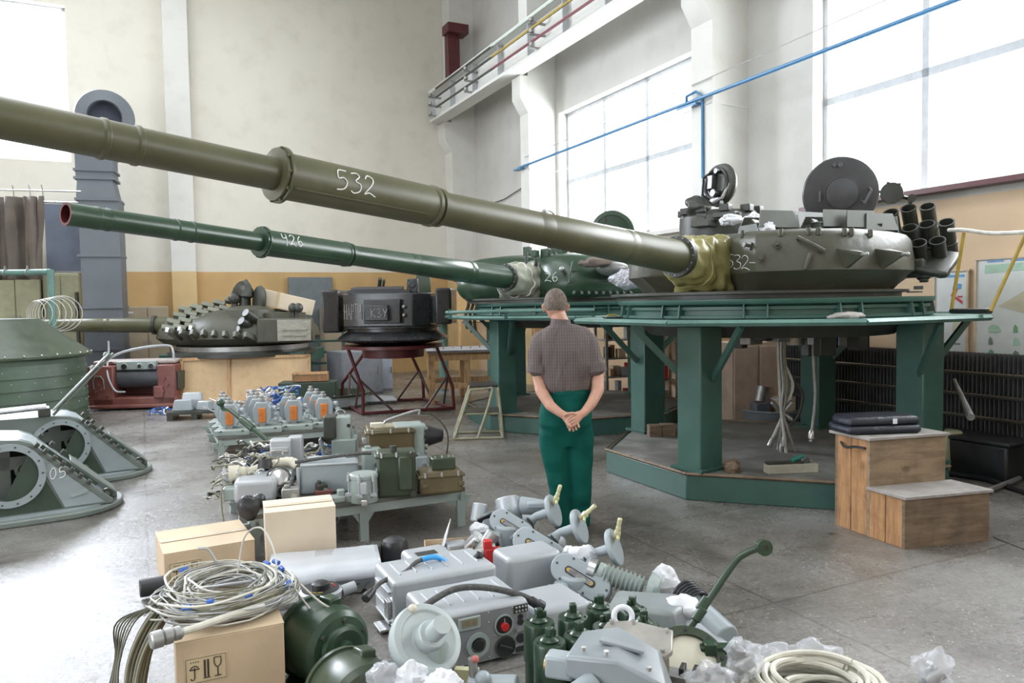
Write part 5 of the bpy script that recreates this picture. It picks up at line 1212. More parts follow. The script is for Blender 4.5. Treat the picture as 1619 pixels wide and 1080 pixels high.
# tube roll, cream hose, domed lamp
a, b_ = p1(.42, 1.02, .09), p1(.86, .98, .10); t = thing('white_roll', 'white cone-shaped paper-wrapped roll lying across the back of the table', 'roll', (0, 0, 0)); MB().cyl(a, b_, .058, .042, n=24).build('roll', paper, t); t.location = (0, 0, 0)
t = thing('grey_pillar_box', 'light grey upright box with two side pods in the middle of the table', 'instrument', tuple(p1(.34, .82).xy) + (Z1,), 8)
g = MB(); g.box((0, 0, .17), (.15, .14, .34)); g.box((.10, .05, .20), (.10, .12, .30)); g.build('housing', sgrey, t, bev=.01); MB().box((.0, -.075, .27), (.12, .03, .04)).build('clip', sgrey, t, bev=.004)
a = p1(.0, .62, .15); t = thing('bellows_hose', 'cream ribbed hose with wide collar among the wires on the table', 'hose', tuple(a))
g = MB(); pts = smooth([(-.06, 0, -.01), (.05, .03, .0), (.18, .08, .03), (.34, .10, .06), (.42, .06, .03)], 8); g.tube(pts, [(.068 if i < 6 else .05 if i < 9 else .034 + .004 * (i % 2)) for i in range(len(pts))], n=18); g.build('hose', cream, t)
c = p1(.26, .42, .12); t = thing('domed_lamp', 'shiny grey domed lamp lying tilted in the middle of the low table', 'lamp', tuple(c))
g = MB(); g.lathe([(.10, -.05), (.105, -.02), (.09, .02), (.05, .05), (0, .06)], 28, frame((0, 0, 0), (.2, -.7, .6))); g.build('dome', chrome, t); MB().box((0, .05, -.07), (.07, .1, .09)).build('bracket', bgrey, t)
MB().torus((0, 0, 0), .075, .007, 30, 6, frame((0, -.03, .03), (.2, -.7, .6))).build('ring', edark, t)
c = p1(.2, .55, .0); t = case('drive_motor', 'stubby grey motor with black cap beside the domed lamp', (c.x - .02, c.y, Z1), (.12, .14, .17), bgrey, 20, .03, 'motor')
MB().cyl((0, 0, .17), (0, .02, .24), .055, .045).build('cap', black, t)
# dark green lever tube rising from the table
a, b_ = at(437, 708, 6.15), at(349, 637, 6.6)
t = thing('lever_tube', 'long dark green lever with ball end slanting up over the tables', 'lever', (0, 0, 0))
m1, m2 = a.lerp(b_, .52), a.lerp(b_, .83)
g = MB(); g.tube([a, m1, m2, b_ + Vector((.02, 0, -.06)), b_], [.022, .022, .019, .017, .017], n=10); g.build('tube', dgreen, t); MB().sph(b_, .034).build('ball', dgreen, t); g = MB(); F = frame(m1, b_ - a); g.lathe([(.027, -.1), (.031, -.09), (.031, .07), (.027, .08)], 16, F); g.build('collar', dgreen, t)
foot = pix1(452, 722)
MB().tube([a, Vector((a.x + .05, a.y - .02, Z1 + .02))], .02, n=8).build('lower_end', dgreen, t)

def tangle(name, label, c, size, n, r, mats, seed, cat='wires', seg=12, group=None):
    rnd = random.Random(seed); t = thing(name, label, cat, tuple(c), 0, group)
    for k in range(n):
        a = rnd.uniform(0, 6.28); zf = rnd.uniform(0, 1) ** 1.3; p = Vector((rnd.uniform(-1, 1) * size[0] * .6 * (1.1 - zf), rnd.uniform(-1, 1) * size[1] * .6 * (1.1 - zf), zf * size[2])); pts = []
        for j in range(seg):
            a += rnd.uniform(-.9, .9); p = p + Vector((cos(a), sin(a), rnd.uniform(-.8, .8))) * size[0] / seg * 1.4
            p.x = max(-size[0], min(size[0], p.x)); p.y = max(-size[1], min(size[1], p.y)); p.z = max(r, min(size[2], p.z)); pts.append(p.copy())
        MB().tube(smooth(pts, 3), r * rnd.uniform(.7, 1.3), n=6).build('strand', mats[k % len(mats)], t)
        if k % 2 == 0:
            d = (pts[0] - pts[1]).normalized(); MB().cyl(pts[0], pts[0] + d * r * 7, r * 2.6, n=8).build('plug', (chrome, edark, bluet)[k % 3], t)
    return t
tangle('wire_harness', 'tangled grey and dark wire harness spilling over the left end of the low table', p1(.10, .74), (.24, .32, .27), 80, .006, (cable, cableo, edark, cable), 3)
tangle('wire_harness', 'bundle of dark hoses and wires along the back edge of the low table', p1(.35, 1.12), (.36, .16, .26), 40, .009, (cableo, edark, cable), 5)
tangle('wire_harness', 'small looped cable bundle with blue tape by the gear housing', p1(.74, 1.2), (.08, .07, .2), 12, .007, (cable, bluet, cable), 8)
o = MB().tube(smooth([p1(-.02, .5, .1), p1(-.12, .45, .1), p1(-.13, .4, -.08), p1(-.10, .3, -.22), p1(-.04, .2, -.25)]), .006, n=6).build('loose_wire', cableo); tag(o, 'thin wire drooping from the left end of the low table to the floor', 'wire')

# ------------------------------------------------------------------ rear table: trays with orange-windowed units
unit = None
def make_unit():
    t = thing('sight_unit', 'x', 'instrument', (0, 0, 0), 0, 'orange-windowed units on the rear table')
    MB().box((0, .0, .025), (.32, .29, .05)).build('tray', tgreen, t, bev=.008)
    g = MB(); g.prism([(-.07, .0), (-.09, .05), (-.09, .13), (-.055, .19), (.045, .19), (.085, .14), (.085, .05), (.06, .0)], -.06, .07, TR(-.03, .03, .065) @ Matrix(((1, 0, 0, 0), (0, 0, -1, 0), (0, 1, 0, 0), (0, 0, 0, 1)))); g.build('housing', bgrey, t, bev=.008)
    g = MB(); g.cyl((-.04, .02, .25), (-.04, .02, .285), .035); g.cyl((-.04, .02, .28), (-.04, .02, .31), .022); g.build('cap', steel, t, bev=.004)
    part_label(MB().box((-.03, -.045, .145), (.068, .02, .125)).build('window', orange, t, bev=.006), 'orange window')
    g = MB()
    for k, (x, z) in enumerate(((.07, .2), (.09, .15), (.08, .10))): g.cyl((x, .0, z), (x + .035, -.02, z), .022, n=10)
    g.build('side_gear', bgrey, t); MB().cyl((-.03, -.05, .07), (-.03, -.03, .07), .03, n=12).build('drain_knob', steel, t)
    for x in (-.1, .1): MB().tube([(x - .02, -.138, .035), (x, -.15, .045), (x + .02, -.138, .035)], .005, n=5).build('tray_handle', edark, t)
    return t
unit = make_unit()
rows = [(.18, .20), (.52, .20), (.86, .20), (1.20, .20), (.18, .55), (.52, .55), (.86, .55), (1.20, .55), (.18, .90), (.52, .90), (1.20, .90)]
lab = ['orange-windowed grey unit at the left front corner of the rear table', 'second orange-windowed unit from the left in the front row of the rear table', 'third orange-windowed unit from the left in the front row of the rear table', 'orange-windowed unit at the right front corner of the rear table',
       'orange-windowed unit at the left end of the middle row on the rear table', 'second unit from the left in the middle row on the rear table', 'third unit from the left in the middle row on the rear table', 'unit at the right end of the middle row on the rear table',
       'unit at the left end of the back row on the rear table', 'second unit from the left in the back row on the rear table', 'rightmost unit in the back row on the rear table']
for i, (u, v) in enumerate(rows):
    o = unit if i == 0 else copy_tree(unit); o.location = p2(u, v); o.rotation_euler = (0, 0, radians(12)); o.scale = (1.12, 1.12, 1.28); o['label'] = lab[i]
# things on the floor behind it
tangle('pipe_tangle', 'heap of thin blue and white bent pipes behind the rear table', gnd(432, 668), (.36, .25, .50), 70, .009, (bluet, paper, bluep, chrome, paper), 11, 'pipes')
tangle('pipe_tangle', 'long thin silver tubes lying loose before the plywood panel', gnd(400, 665) + Vector((-.1, .2, 0)), (.60, .3, .60), 11, .010, (chrome, sgrey), 13, 'pipes', 5)
tangle('valve_heap', 'dark heap of valve bodies and hose ends right of the blue and white pipes', gnd(482, 662), (.26, .22, .24), 22, .022, (edark, mgreen, steel), 15, 'hoses', 6)
tangle('blue_wires', 'small knot of blue and white wires on the floor by the red hull section', gnd(262, 655), (.22, .14, .1), 14, .006, (bluet, paper), 17)
c = gnd(300, 664); t = thing('pallet_box', 'low dark pallet with grey castings between the red hull and rear table', 'pallet', (c.x, c.y + .25, 0), 14)
MB().box((0, 0, .10), (.75, .5, .04)).build('deck', edark, t)
for x in (-.33, 0, .33): MB().box((x, 0, .04), (.08, .5, .08)).build('runner', edark, t)
for k, (x, y, w, h, r_, mm_) in enumerate(((-.15, -.1, .3, .16, 12, bgrey), (.16, -.05, .25, .13, -20, bgrey), (-.1, .12, .34, .24, 4, sgrey))):
    o = MB(TR(c.x + x, c.y + .25 + y, .122) @ RZ(r_)).box((0, 0, h / 2), (w, .16, h), taper=.75).build('grey_casting', mm_, None, bev=.015)
    tag(o, ('blue-grey sloped casting at the left of the dark pallet', 'small pale casting at the right of the dark pallet', 'taller silver-grey casting at the back of the dark pallet')[k], 'casting')
c = gnd(503, 650); t = thing('ring_tub', 'wide low green ring with pale inner band on the floor behind the rear table', 'ring', (c.x, c.y + .6, 0))
MB().ring(.66, .60, 0, .03, 56).build('base_rim', mgreen, t); MB().lathe([(.62, .02), (.66, .20), (.72, .21), (.72, .23), (.62, .22), (.58, .02)], 56, cap=False).build('wall', mgreen, t)
MB().lathe([(.635, .04), (.675, .19)], 56, cap=False).build('pale_band', mat('pale_metal_band', (.38, .42, .42), .4), t)
for k in range(16): a = 2 * pi * k / 16; MB().sph((.69 * cos(a), .69 * sin(a), .232), .012, n=6, m=4).build('stud', chrome, t)
c = onz(489, 597, .45); t = thing('wooden_box', 'small orange-brown wooden box on a dark crate right of the plywood panel', 'box', (at(489, 605, 12.2).x, 12.3, .42), 6)
g = MB(); g.box((0, 0, .07), (.55, .25, .14)); g.build('body', orwood, t, bev=.006); MB().box((0, -.13, .125), (.56, .02, .02)).build('lip', pine, t)
c = gnd(480, 640); t = thing('dark_crate', 'dark green crate under the small orange-brown wooden box', 'crate', (at(489, 605, 12.2).x - .05, 12.35, 0), 6); MB().box((0, 0, .205), (.9, .4, .41)).build('body', wd, t, bev=.01)
c = gnd(575, 640); o = MB(TR(c.x + .25, c.y, 0) @ RX(20)).prism([(-.3, 0), (.3, .05), (.22, .2), (-.15, .25)], .03, .05).build('bent_sheet', sgrey); tag(o, 'pale bent metal sheet on the floor under the red stand', 'metal sheet')
t = case('spray_can_box', 'small green and orange carton beside the grey switch cabinet', tuple(gnd(604, 612).xy) + (0,), (.16, .14, .30), mat('green_carton', (.15, .3, .12), .5), 20, .004, 'box'); MB().box((.03, -.072, .14), (.08, .004, .16)).build('label_patch', mat('orange_patch', (.7, .2, .05), .5), t)
# further small instruments crowding the low table
for k, (u, v, w, d, h, m, lb) in enumerate(((.30, .22, .12, .10, .10, steel, 'small bare metal box in front of the domed lamp'), (.06, .42, .16, .12, .10, sgrey, 'flat silver box behind the square grey-green box at the table end'), (.62, .58, .10, .10, .16, dgrey, 'dark grey block between the pillar box and the large grey case'),
        (.33, .62, .10, .08, .14, bgrey, 'blue-grey block between the drive motor and the pillar box'), (.98, .62, .14, .12, .24, tgreen, 'grey-green box tucked behind the canister'), (.52, .28, .07, .09, .09, edark, 'dark small block left of the large grey case'), (1.38, .62, .1, .12, .14, bgrey, 'small blue-grey block behind the low brown-olive case'))):
    c = p1(u, v); t = case('small_instrument', lb, (c.x, c.y, Z1), (w, d, h), m, 12 + 9 * (k % 3), .01, 'instrument')
    MB().cyl((w * .2, -d / 2, h * .5), (w * .2, -d / 2 - .02, h * .5), .02, n=14).build('socket', chrome, t)
    MB().box((-w * .2, 0, h + .01), (w * .3, d * .4, .02)).build('cap', m, t, bev=.004)
tangle('wire_harness', 'short dark wires and plugs heaped in front of the pillar box', p1(.42, .50), (.16, .12, .12), 20, .006, (edark, cable, cableo), 31)
for k, (u, v, a, L, r, m, lb) in enumerate(((.12, 1.0, 25, .34, .02, steel, 'steel rod lying across the wires at the rear left of the low table'), (.30, 1.08, -15, .40, .016, cableo, 'olive tube lying across the wires at the back of the low table'), (.55, 1.2, 8, .34, .012, chrome, 'thin shiny rod at the back edge of the low table'))):
    c = p1(u, v, .17); dv = Vector((cos(radians(a)), sin(radians(a)), .18)); o = MB().cyl(c - dv * L / 2, c + dv * L / 2, r, n=12).build('metal_rod', m, None, bev=.003); tag(o, lb, 'rod')
# ------------------------------------------------------------------ cartons in the foreground
def carton(label, fl, fr, dep, h, m, sym=False, tape=True):
    """fl, fr: ground points under the front corners"""
    d = fr - fl; w = d.length; rz = math.degrees(atan2(d.y, d.x))
    t = thing('cardboard_box', label, 'box', (fl.x, fl.y, 0), rz)
    MB().box((w / 2, dep / 2, h / 2), (w, dep, h)).build('box_body', m, t, bev=.004)
    for s in (0, 1): g = MB(TR(0, 0, h + .002 + .002 * s)); g.box((w / 2, dep * (.25 + .5 * s), 0), (w * 1.01, dep * .498, .004)); g.build('lid_flap', m, t, bev=.001)
    if tape: MB().box((w / 2, dep / 2, h + .0075), (w * .98, .05, .001)).build('tape', mat('tape_sheen', (.62, .52, .4), .25, var=.03), t); MB().box((w / 2 - w * .49 - .0, dep / 2, h * .9), (.002, .05, h * .2)).build('tape', MATS['tape_sheen'], t)
    if sym:
        x0, z0, s = sym
        P = MB(TR(x0, -.001, z0)); P.box((s * .75, 0, s * .5), (s * 1.6, .001, s * 1.1)); P.build('symbol_patch', mat('symbol_ground', (.60, .48, .30), .6, var=.04), t)
        g = MB(TR(x0, -.003, z0)); r = s * .022
        T = lambda pts, rr=r: g.tube([(x * s, 0, z * s) for x, z in pts], rr, n=4)
        T([(0, 0), (1.5, 0), (1.5, 1), (0, 1), (0, 0)], r * .5)
        T([(.14, .55), (.22, .66), (.32, .70), (.42, .66), (.5, .55), (.14, .55)]); T([(.32, .62), (.32, .2), (.28, .13), (.2, .13), (.17, .2)])         # umbrella
        for q in (.18, .27, .36, .45): T([(q, .82), (q + .02, .88)], r * .7)
        T([(.64, .14), (.90, .14)]); T([(.70, .18), (.70, .88)], r * 1.6); T([(.83, .18), (.83, .88)], r * 1.6)                                                          # arrows as bars
        T([(1.06, .9), (1.06, .7), (1.1, .56), (1.19, .5), (1.28, .56), (1.32, .7), (1.32, .9), (1.06, .9)]); T([(1.19, .5), (1.19, .16)]); T([(1.06, .14), (1.32, .14)])   # glass
        g.build('handling_symbols', mat('print_black', (.03, .025, .02), .7), t)
    return t
V = lambda x, y: Vector((x, y, 0))
carton('tall plain pale carton standing in front of the low table', V(-1.49, 4.46), V(-1.10, 4.60), .30, .395, cardl)
carton('wide low carton with printed symbols behind the big cable coil', V(-2.01, 4.27), V(-1.575, 4.52), .50, .22, card, (.03, .05, .11))
carton('large front carton with umbrella and glass symbols under the cable coil', V(-1.29, 2.80), V(-.93, 2.97), .42, .36, card, (.035, .195, .095))
# silver package with white sheet
t = thing('wrapped_package', 'silver-grey part wrapped in white film beside the tall pale carton', 'package', (-1.34, 4.12, 0), 14)
MB().box((.28, .16, .08), (.56, .30, .15)).build('part_body', sgrey, t, bev=.01)
g = MB(); n = 26; rr = []
for i in range(n):
    u = i / (n - 1)
    rr.append([Vector((-.03 + u * .62, y + .008 * noise.noise(Vector((u * 5, k, 0))), z + (.010 if k < 2 else .003) * noise.noise(Vector((u * 5, k * 1.7, 5))))) for k, (y, z) in enumerate(((-.035, .085), (-.025, .12), (-.0, .160), (.08, .163), (.18, .163), (.33, .160), (.34, .12)))])
R_ = [[g.v(p) for p in r] for r in rr]
for i in range(n - 1):
    for j in range(6): g.f([R_[i][j], R_[i + 1][j], R_[i + 1][j + 1], R_[i][j + 1]])
o = g.build('white_film', mat('white_film_sheet', (.60, .62, .66), .22, var=.04, bump=.15, bscale=12, spec=.7, alpha=.85), t, smooth=70); mm = o.modifiers.new('s', 'SOLIDIFY'); mm.thickness = .003
for x in (.40, .46, .52): MB().cyl((x, -.0, .03), (x, -.03, .03), .022, n=14).build('pipe_socket', steel, t)
# the great cable coil on the cartons
CC = Vector((-1.24, 3.17, .375))
t = thing('cable_coil', 'great tangled coil of thin grey cables heaped on the front carton', 'cable coil', tuple(CC))
rnd = random.Random(4)
for k in range(85):
    R0 = rnd.uniform(.14, .28); ph = rnd.uniform(0, 6.28); ox, oy = rnd.uniform(-.04, .04), rnd.uniform(-.04, .04); zz = rnd.uniform(0, .10); e = rnd.uniform(.75, 1); tilt = rnd.uniform(-.12, .12)
    pts = []
    for j in range(34):
        a = ph + j * 6.28 / 33 * rnd.uniform(.98, 1.02) * .97; q = R0 * (1 + .07 * sin(2 * a + k * 1.7) + .04 * sin(5 * a + k))
        x, y = ox + q * cos(a), oy + q * e * sin(a); pts.append(Vector((x, y, .012 + zz * (.6 + .4 * sin(a + k)) + tilt * x * .5 + .045 * max(0, y) - .10 * max(0, -x - .18))))
    MB().tube(pts, rnd.choice((.003, .0038, .005)), n=5).build('cable_loop', (cable, steel, cable, cablew, cableo, sgrey)[k % 6], t)
for k in range(9):
    a = rnd.uniform(0, 6.28); q = rnd.uniform(.2, .3); MB().tube([(q * cos(a), q * sin(a), .08), (q * cos(a + .12), q * sin(a + .12), .085)], .011, n=8).build('blue_tape_band', bluet, t)
for pts, r in (([(.02, .1, .08), (.05, .12, .24), (.14, .08, .29), (.22, .0, .2), (.24, -.06, .08)], .004), ([(-.1, .2, .08), (-.12, .14, .18), (-.15, .1, .20)], .007), ([(.3, .0, .05), (.38, .02, -.1), (.36, .1, -.3), (.3, .2, -.38)], .004), ([(.31, .05, .05), (.42, .0, -.02), (.55, .02, -.1)], .005)): MB().tube(smooth(pts), r, n=6).build('loose_end', cable, t)
g = MB(); g.tube(smooth([(.22, -.16, .04), (.12, -.24, .04), (.03, -.33, .035), (-.02, -.38, .035)]), .014, n=10); g.build('thick_lead', cablew, t)
F = frame((-.015, -.375, .035), (-.7, -.6, -.02)); g = MB(F); g.lathe([(.018, 0), (.026, .01), (.026, .03), (.022, .035), (.03, .04), (.03, .065), (.024, .07), (.032, .075), (.032, .11), (.026, .115), (.0, .112)], 20); g.build('connector', steel, t, smooth=30)
t = thing('cable_bundle', 'dark olive cable bundle hanging down beside the front carton to the floor', 'cable', (-1.47, 3.0, 0))
for k in range(26):
    o_ = rnd.uniform(-.05, .05); o2 = rnd.uniform(-.05, .05)
    MB().tube(smooth([(.12 + o_, .18 + o2, .44), (.02 + o_, .05 + o2, .40), (-.05 + o_ * .8, -.02 + o2, .25), (-.04 + o_ * .6, -.12 + o2, .08), (-.03 + o_, -.2 + o2, .02)]), rnd.choice((.006, .008)), n=6).build('cable', (cableo, mat('dark_olive_cable', (.11, .10, .07), .5), edark, cableo)[k % 4], t)
for k in range(7): MB().tube(smooth([(.0, .1, .40), (-.10 - .012 * k, .06, .34), (-.15 - .008 * k, .02 + .01 * k, .18), (-.12 - .01 * k, -.05, .04)]), .0035, n=5).build('fine_wire', (edark, cableo)[k % 2], t)
g = MB(); g.cyl((-.14, -.22, .08), (.12, -.2, .08), .035); g.cyl((-.16, -.22, .08), (-.10, -.22, .08), .05); g.build('plug_body', black, t, bev=.005)
t = thing('hose_connector', 'black hose connector lying left of the cartons under the coil', 'connector', tuple(onz(236, 928, .06)), 30)
MB().cyl((-.05, 0, 0), (.08, 0, 0), .05, n=20).build('body', black, t, bev=.008)

# ------------------------------------------------------------------ radio sets and grey boxes
def ribbed(label, c, w, d, h, rz, m, ribs=6, name='ribbed_case'):
    t = thing(name, label, 'radio case', (c.x, c.y, 0), rz)
    MB().box((w / 2, d / 2, h / 2 + .01), (w, d, h - .02)).build('housing', m, t, bev=.022, seg=4)
    for k in range(ribs): MB().box((w * (k + .8) / (ribs + .6), d * .55, h + .001), (.007, d * .55, .012)).build('top_rib', m, t, bev=.002)
    return t
E0 = Vector((-.60, 3.64, 0))
t = ribbed('large ribbed silver radio case, rearmost, with hose over its lid', E0, .56, .34, .265, 25.95, sgrey, 6)
for z in (.05, .12, .2): MB().box((-.006, .17, z), (.014, .24, .012)).build('side_rib', sgrey, t, bev=.003)
g = MB(); g.box((-.03, .1, .02), (.06, .12, .012)); g.box((-.012, .06, .12), (.02, .06, .09)); g.build('bracket', chrome, t, bev=.002)
F0 = Vector((-.375, 3.24, 0)); FWid = .48
t = ribbed('silver radio set with dials and red knob on its front panel', F0, FWid, .36, .255, 25.95, sgrey, 6, 'radio_set')
P = lambda x, z, y=-.012: (x, y, z)
fp = MB().box((FWid / 2, -.006, .13), (FWid - .02, .012, .235)).build('front_panel', mat('panel_grey', (.27, .275, .28), .4, metal=.3, var=.06), t, bev=.006)
def fcyl(x, z, r, y0, y1, m, name, parent=fp, n=28): return MB().cyl((x, y0, z), (x, y1, z), r, n=n).build(name, m, parent, bev=.0015)
MB().box((.175, -.016, .205), (.105, .01, .055)).build('display_frame', tgreen, fp, bev=.002); MB().box((.175, -.0225, .210), (.075, .003, .034)).build('display', mat('display_tan', (.22, .19, .13), .3), fp)
fcyl(.345, .165, .042, -.012, -.016, black, 'dial_well'); MB(TR(.345, -.014, .165) @ RX(90)).ring(.047, .041, 0, .006, 32).build('dial_ring', tgreen, fp)
part_label(fcyl(.345, .158, .019, -.012, -.034, redb, 'red_knob'), 'red knob'); MB().tube([(.345, -.03, .165), (.340, -.032, .20)], .003, n=6).build('knob_pointer', chrome, fp)
MB(TR(.215, -.014, .10) @ RX(90)).ring(.055, .036, 0, .01, 40).build('tuning_ring', tgreen, fp); fcyl(.215, .10, .026, -.012, -.028, black, 'tuning_knob')
fcyl(.35, .062, .046, -.012, -.018, black, 'lower_dial'); MB(TR(.35, -.014, .062) @ RX(90)).ring(.050, .045, 0, .008, 32).build('dial_ring', edark, fp); MB().box((.35, -.024, .062), (.07, .01, .012), TR(.35, 0, .062) @ RY(25) @ TR(-.35, 0, -.062)).build('selector', black, fp, bev=.002)
MB().box((.432, -.013, .222), (.072, .004, .036)).build('switch_plate', edark, fp)
for k in range(8): fcyl(.408 + .016 * (k % 4), .213 + .018 * (k // 4), .005, -.014, -.022, chrome, 'toggle', n=8)
for z, r in ((.185, .013), (.160, .015), (.085, .022)): fcyl(.43, z, r, -.012, -.018, black, 'socket')
MB().box((.432, -.02, .128), (.06, .014, .010)).build('bracket_bar', chrome, fp); MB().box((.43, -.014, .035), (.05, .006, .024)).build('fuse_plate', black, fp)
for x, z in ((.03, .02), (.03, .235), (.455, .02), (.46, .10), (.14, .02), (.27, .235), (.39, .235), (.39, .02), (.27, .03), (.405, .11), (.46, .06), (.405, .05), (.27, .19), (.295, .125)): fcyl(x, z, .004, -.012, -.016, chrome, 'screw', n=8)
for k in range(5): MB().box((-.006, .10, .05 + .045 * k), (.014, .12, .010)).build('side_rib', sgrey, t, bev=.002)
# smooth grey boxes behind
def smoothbox(label, fl, w, d, h, rz=25.95, m=sgrey):
    t = thing('grey_case', label, 'case', (fl.x, fl.y, 0), rz)
    MB().box((w / 2, d / 2, h / 2), (w, d, h)).build('housing', m, t, bev=.03, seg=4)
    for y in (.12, .5, .88): MB().box((w + .004, d * y, h - .035), (.02, .03, .03)).build('latch', chrome, t, bev=.004)
    return t
smoothbox('smooth pale grey case behind the radio set, nearest the sight units', Vector((-.04, 3.98, 0)), .33, .22, .26)
smoothbox('smaller smooth grey case right of the radio set behind the green cylinders', Vector((.10, 3.50, 0)), .30, .30, .17)
t = smoothbox('flat silver case with dark window behind the large ribbed radio case', Vector((-.58, 4.12, 0)), .26, .20, .22)
MB().box((.11, .05, .222), (.12, .07, .006)).build('window', edark, t)
t = thing('red_fitting', 'small bright red fitting with screws behind the ribbed radio case', 'fitting', (-.135, 4.42, 0), 10)
g = MB(); g.box((0, 0, .09), (.10, .06, .18)); g.box((-.03, 0, .20), (.05, .05, .06)); g.build('body', redb, t, bev=.006)
for x, z in ((.02, .15), (-.02, .06)): MB().cyl((x, -.03, z), (x, -.038, z), .01).build('screw', chrome, t)
# hoses
def hose(label, pts, r, m, ends=True, tape=None):
    t = thing('hose', label, 'hose', (0, 0, 0)); q = smooth(pts, 8)
    MB().tube(q, r, n=12).build('hose_body', m, t)
    if tape: MB().tube(q[tape[0]:tape[1]], r * 1.22, n=12).build('blue_wrap', mat('sky_blue_tape', (.05, .33, .75), .35), t)
    if ends:
        for a, b_ in ((q[0], q[1]), (q[-1], q[-2])):
            F = frame(a, (a - b_)); MB(F).lathe([(r * 1.1, -.04), (r * 1.5, -.03), (r * 1.5, 0), (r * 1.9, .005), (r * 1.9, .035), (r * 1.5, .04), (0, .04)], 16).build('coupling', black, t)
    return t
hose('thick braided hose looped over the radio set from its left side', [at(635, 1035, 3.2), at(634, 1010, 3.22), at(650, 978, 3.28), at(688, 947, 3.36), at(726, 930, 3.42), at(775, 930, 3.45), at(825, 942, 3.5), at(848, 955, 3.5)], .015, rubh)
hose('braided hose with sky-blue tape across the large ribbed case', [at(584, 940, 3.62), at(604, 920, 3.72), at(640, 905, 3.82), at(660, 888, 3.9), at(690, 881, 3.95), at(715, 895, 3.98), at(740, 896, 4.0), at(752, 884, 4.0)], .012, rubh, tape=(26, 52))
# black knobs, gauges behind
c = gnd(626, 905); t = thing('black_motor', 'small black domed motor behind the large ribbed radio case', 'motor', (c.x - .02, c.y + .1, 0)); MB().lathe([(.085, 0), (.085, .13), (.07, .17), (.03, .19), (0, .192)], 28).build('dome', black, t); MB().box((-.11, 0, .08), (.07, .10, .14)).build('connector', edark, t, bev=.01)
c = gnd(510, 965); t = thing('gauge', 'round black gauge with red and yellow marks on a silver body', 'gauge', (c.x - .02, c.y + .05, 0), 10)
MB().lathe([(.09, 0), (.11, .05), (.115, .09), (.10, .10)], 32).build('body', sgrey, t); MB().lathe([(.10, .10), (.10, .104), (0, .104)], 32).build('dial', black, t); MB().lathe([(.05, .104), (.048, .13), (.03, .14), (0, .14)], 24).build('knob', black, t)
for k, cc_ in enumerate((redb, orange, yellowp, yellowp, yellowp)): a = .3 + .3 * k if k < 2 else 3.3 + .35 * k; MB(TR(.075 * cos(a), .075 * sin(a), .105) @ RZ(math.degrees(a) + 90)).box((0, 0, 0), (.035, .008, .002)).build('dial_mark', cc_, t)
g = MB(); g.cyl((-.12, -.02, .05), (-.23, -.06, .05), .035); g.torus((0, 0, 0), .030, .012, 24, 8, TR(-.245, -.065, .05) @ RZ(25) @ RY(90)); g.build('eye_fitting', chrome, t)
g = MB(); g.cyl((.11, .02, .07), (.18, .05, .08), .03); g.build('outlet', sgrey, t)
# small open carton with part and white paper
c = gnd(706, 912); t = thing('open_carton', 'small open cardboard carton holding a silver part, left of the sight units', 'box', (c.x, c.y + .14, 0), 8)
g = MB()
for (x, y, w, d) in ((0, -.12, .28, .006), (0, .12, .28, .006), (-.14, 0, .006, .24), (.14, 0, .006, .24)): g.box((x, y, .075), (w, d, .15), taper=1.0)
g.box((0, 0, .004), (.28, .24, .008)); g.build('box_body', card, t)
o = MB(TR(c.x + .05, c.y + .14, .03) @ RZ(20)).box((0, 0, .07), (.13, .1, .13)).build('metal_part', sgrey, None, bev=.012); tag(o, 'silver machine part inside the small open carton', 'machine part')
a = at(668, 830, 4.75)
o = MB(TR(c.x - .06, c.y + .13, .035) @ RY(-38) @ RZ(10)).prism([(-.0, -.09), (.16, -.06), (.28, 0), (.16, .08), (.0, .1)], 0, .004, RY(-35)).build('white_paper', paper); tag(o, 'folded white paper sticking up from the small open carton', 'paper')

# ------------------------------------------------------------------ green cylinders with square heads
def gcyl(label, px, py, k=0):
    H = .36; c = onz(px, py, H); t = thing('green_cylinder', label, 'cylinder', (c.x, c.y, 0), k * 37, 'green cylinders beside the radio set')
    MB().lathe([(.058, 0), (.058, .20), (.062, .205), (.062, .35), (.058, .358), (.0, .36)], 36).build('body', dgreen, t, smooth=30)
    g = MB(); g.lathe([(.034, .36), (.036, .366), (.030, .372), (.026, .378), (.0, .38)], 28); g.build('head_flange', dgreen, t, smooth=30)
    MB(RZ(20)).box((0, 0, .395), (.028, .028, .035)).build('square_head', dgreen, t, bev=.005)
    MB().cyl((.022, .0, .375), (.022, 0, .40), .009, n=10).build('head_pin', dgreen, t, bev=.002)
    for a in (40, 160, 280): MB().cyl((.048 * cos(radians(a)), .048 * sin(radians(a)), .36), (.048 * cos(radians(a)), .048 * sin(radians(a)), .3615), .005, n=8).build('screw_hole', black, t)
    return t
for k, (px, py, L) in enumerate(((852, 982, 'green cylinder at the left end of the back row beside the radio panel'), (869, 1013, 'frontmost green cylinder at the lower left of the group'), (906, 974, 'second green cylinder in the back row with the tall square head'), (916, 1003, 'second green cylinder in the front row, touching the frontmost one'),
                                 (950, 960, 'green cylinder in the back row in front of the nearest sight unit'), (961, 989, 'green cylinder partly covered by the steel lid plate'), (1000, 962, 'rearmost right green cylinder with a white plastic ring on it'), (1018, 985, 'green cylinder at the right end of the group'))): gcyl(L, px, py, k)
c = onz(985, 975, .41); o = MB().torus((0, 0, 0), .035, .011, 24, 8, TR(*c) @ RX(75)).build('plastic_ring', paper); tag(o, 'white plastic ring looped over the rear green cylinder', 'ring')

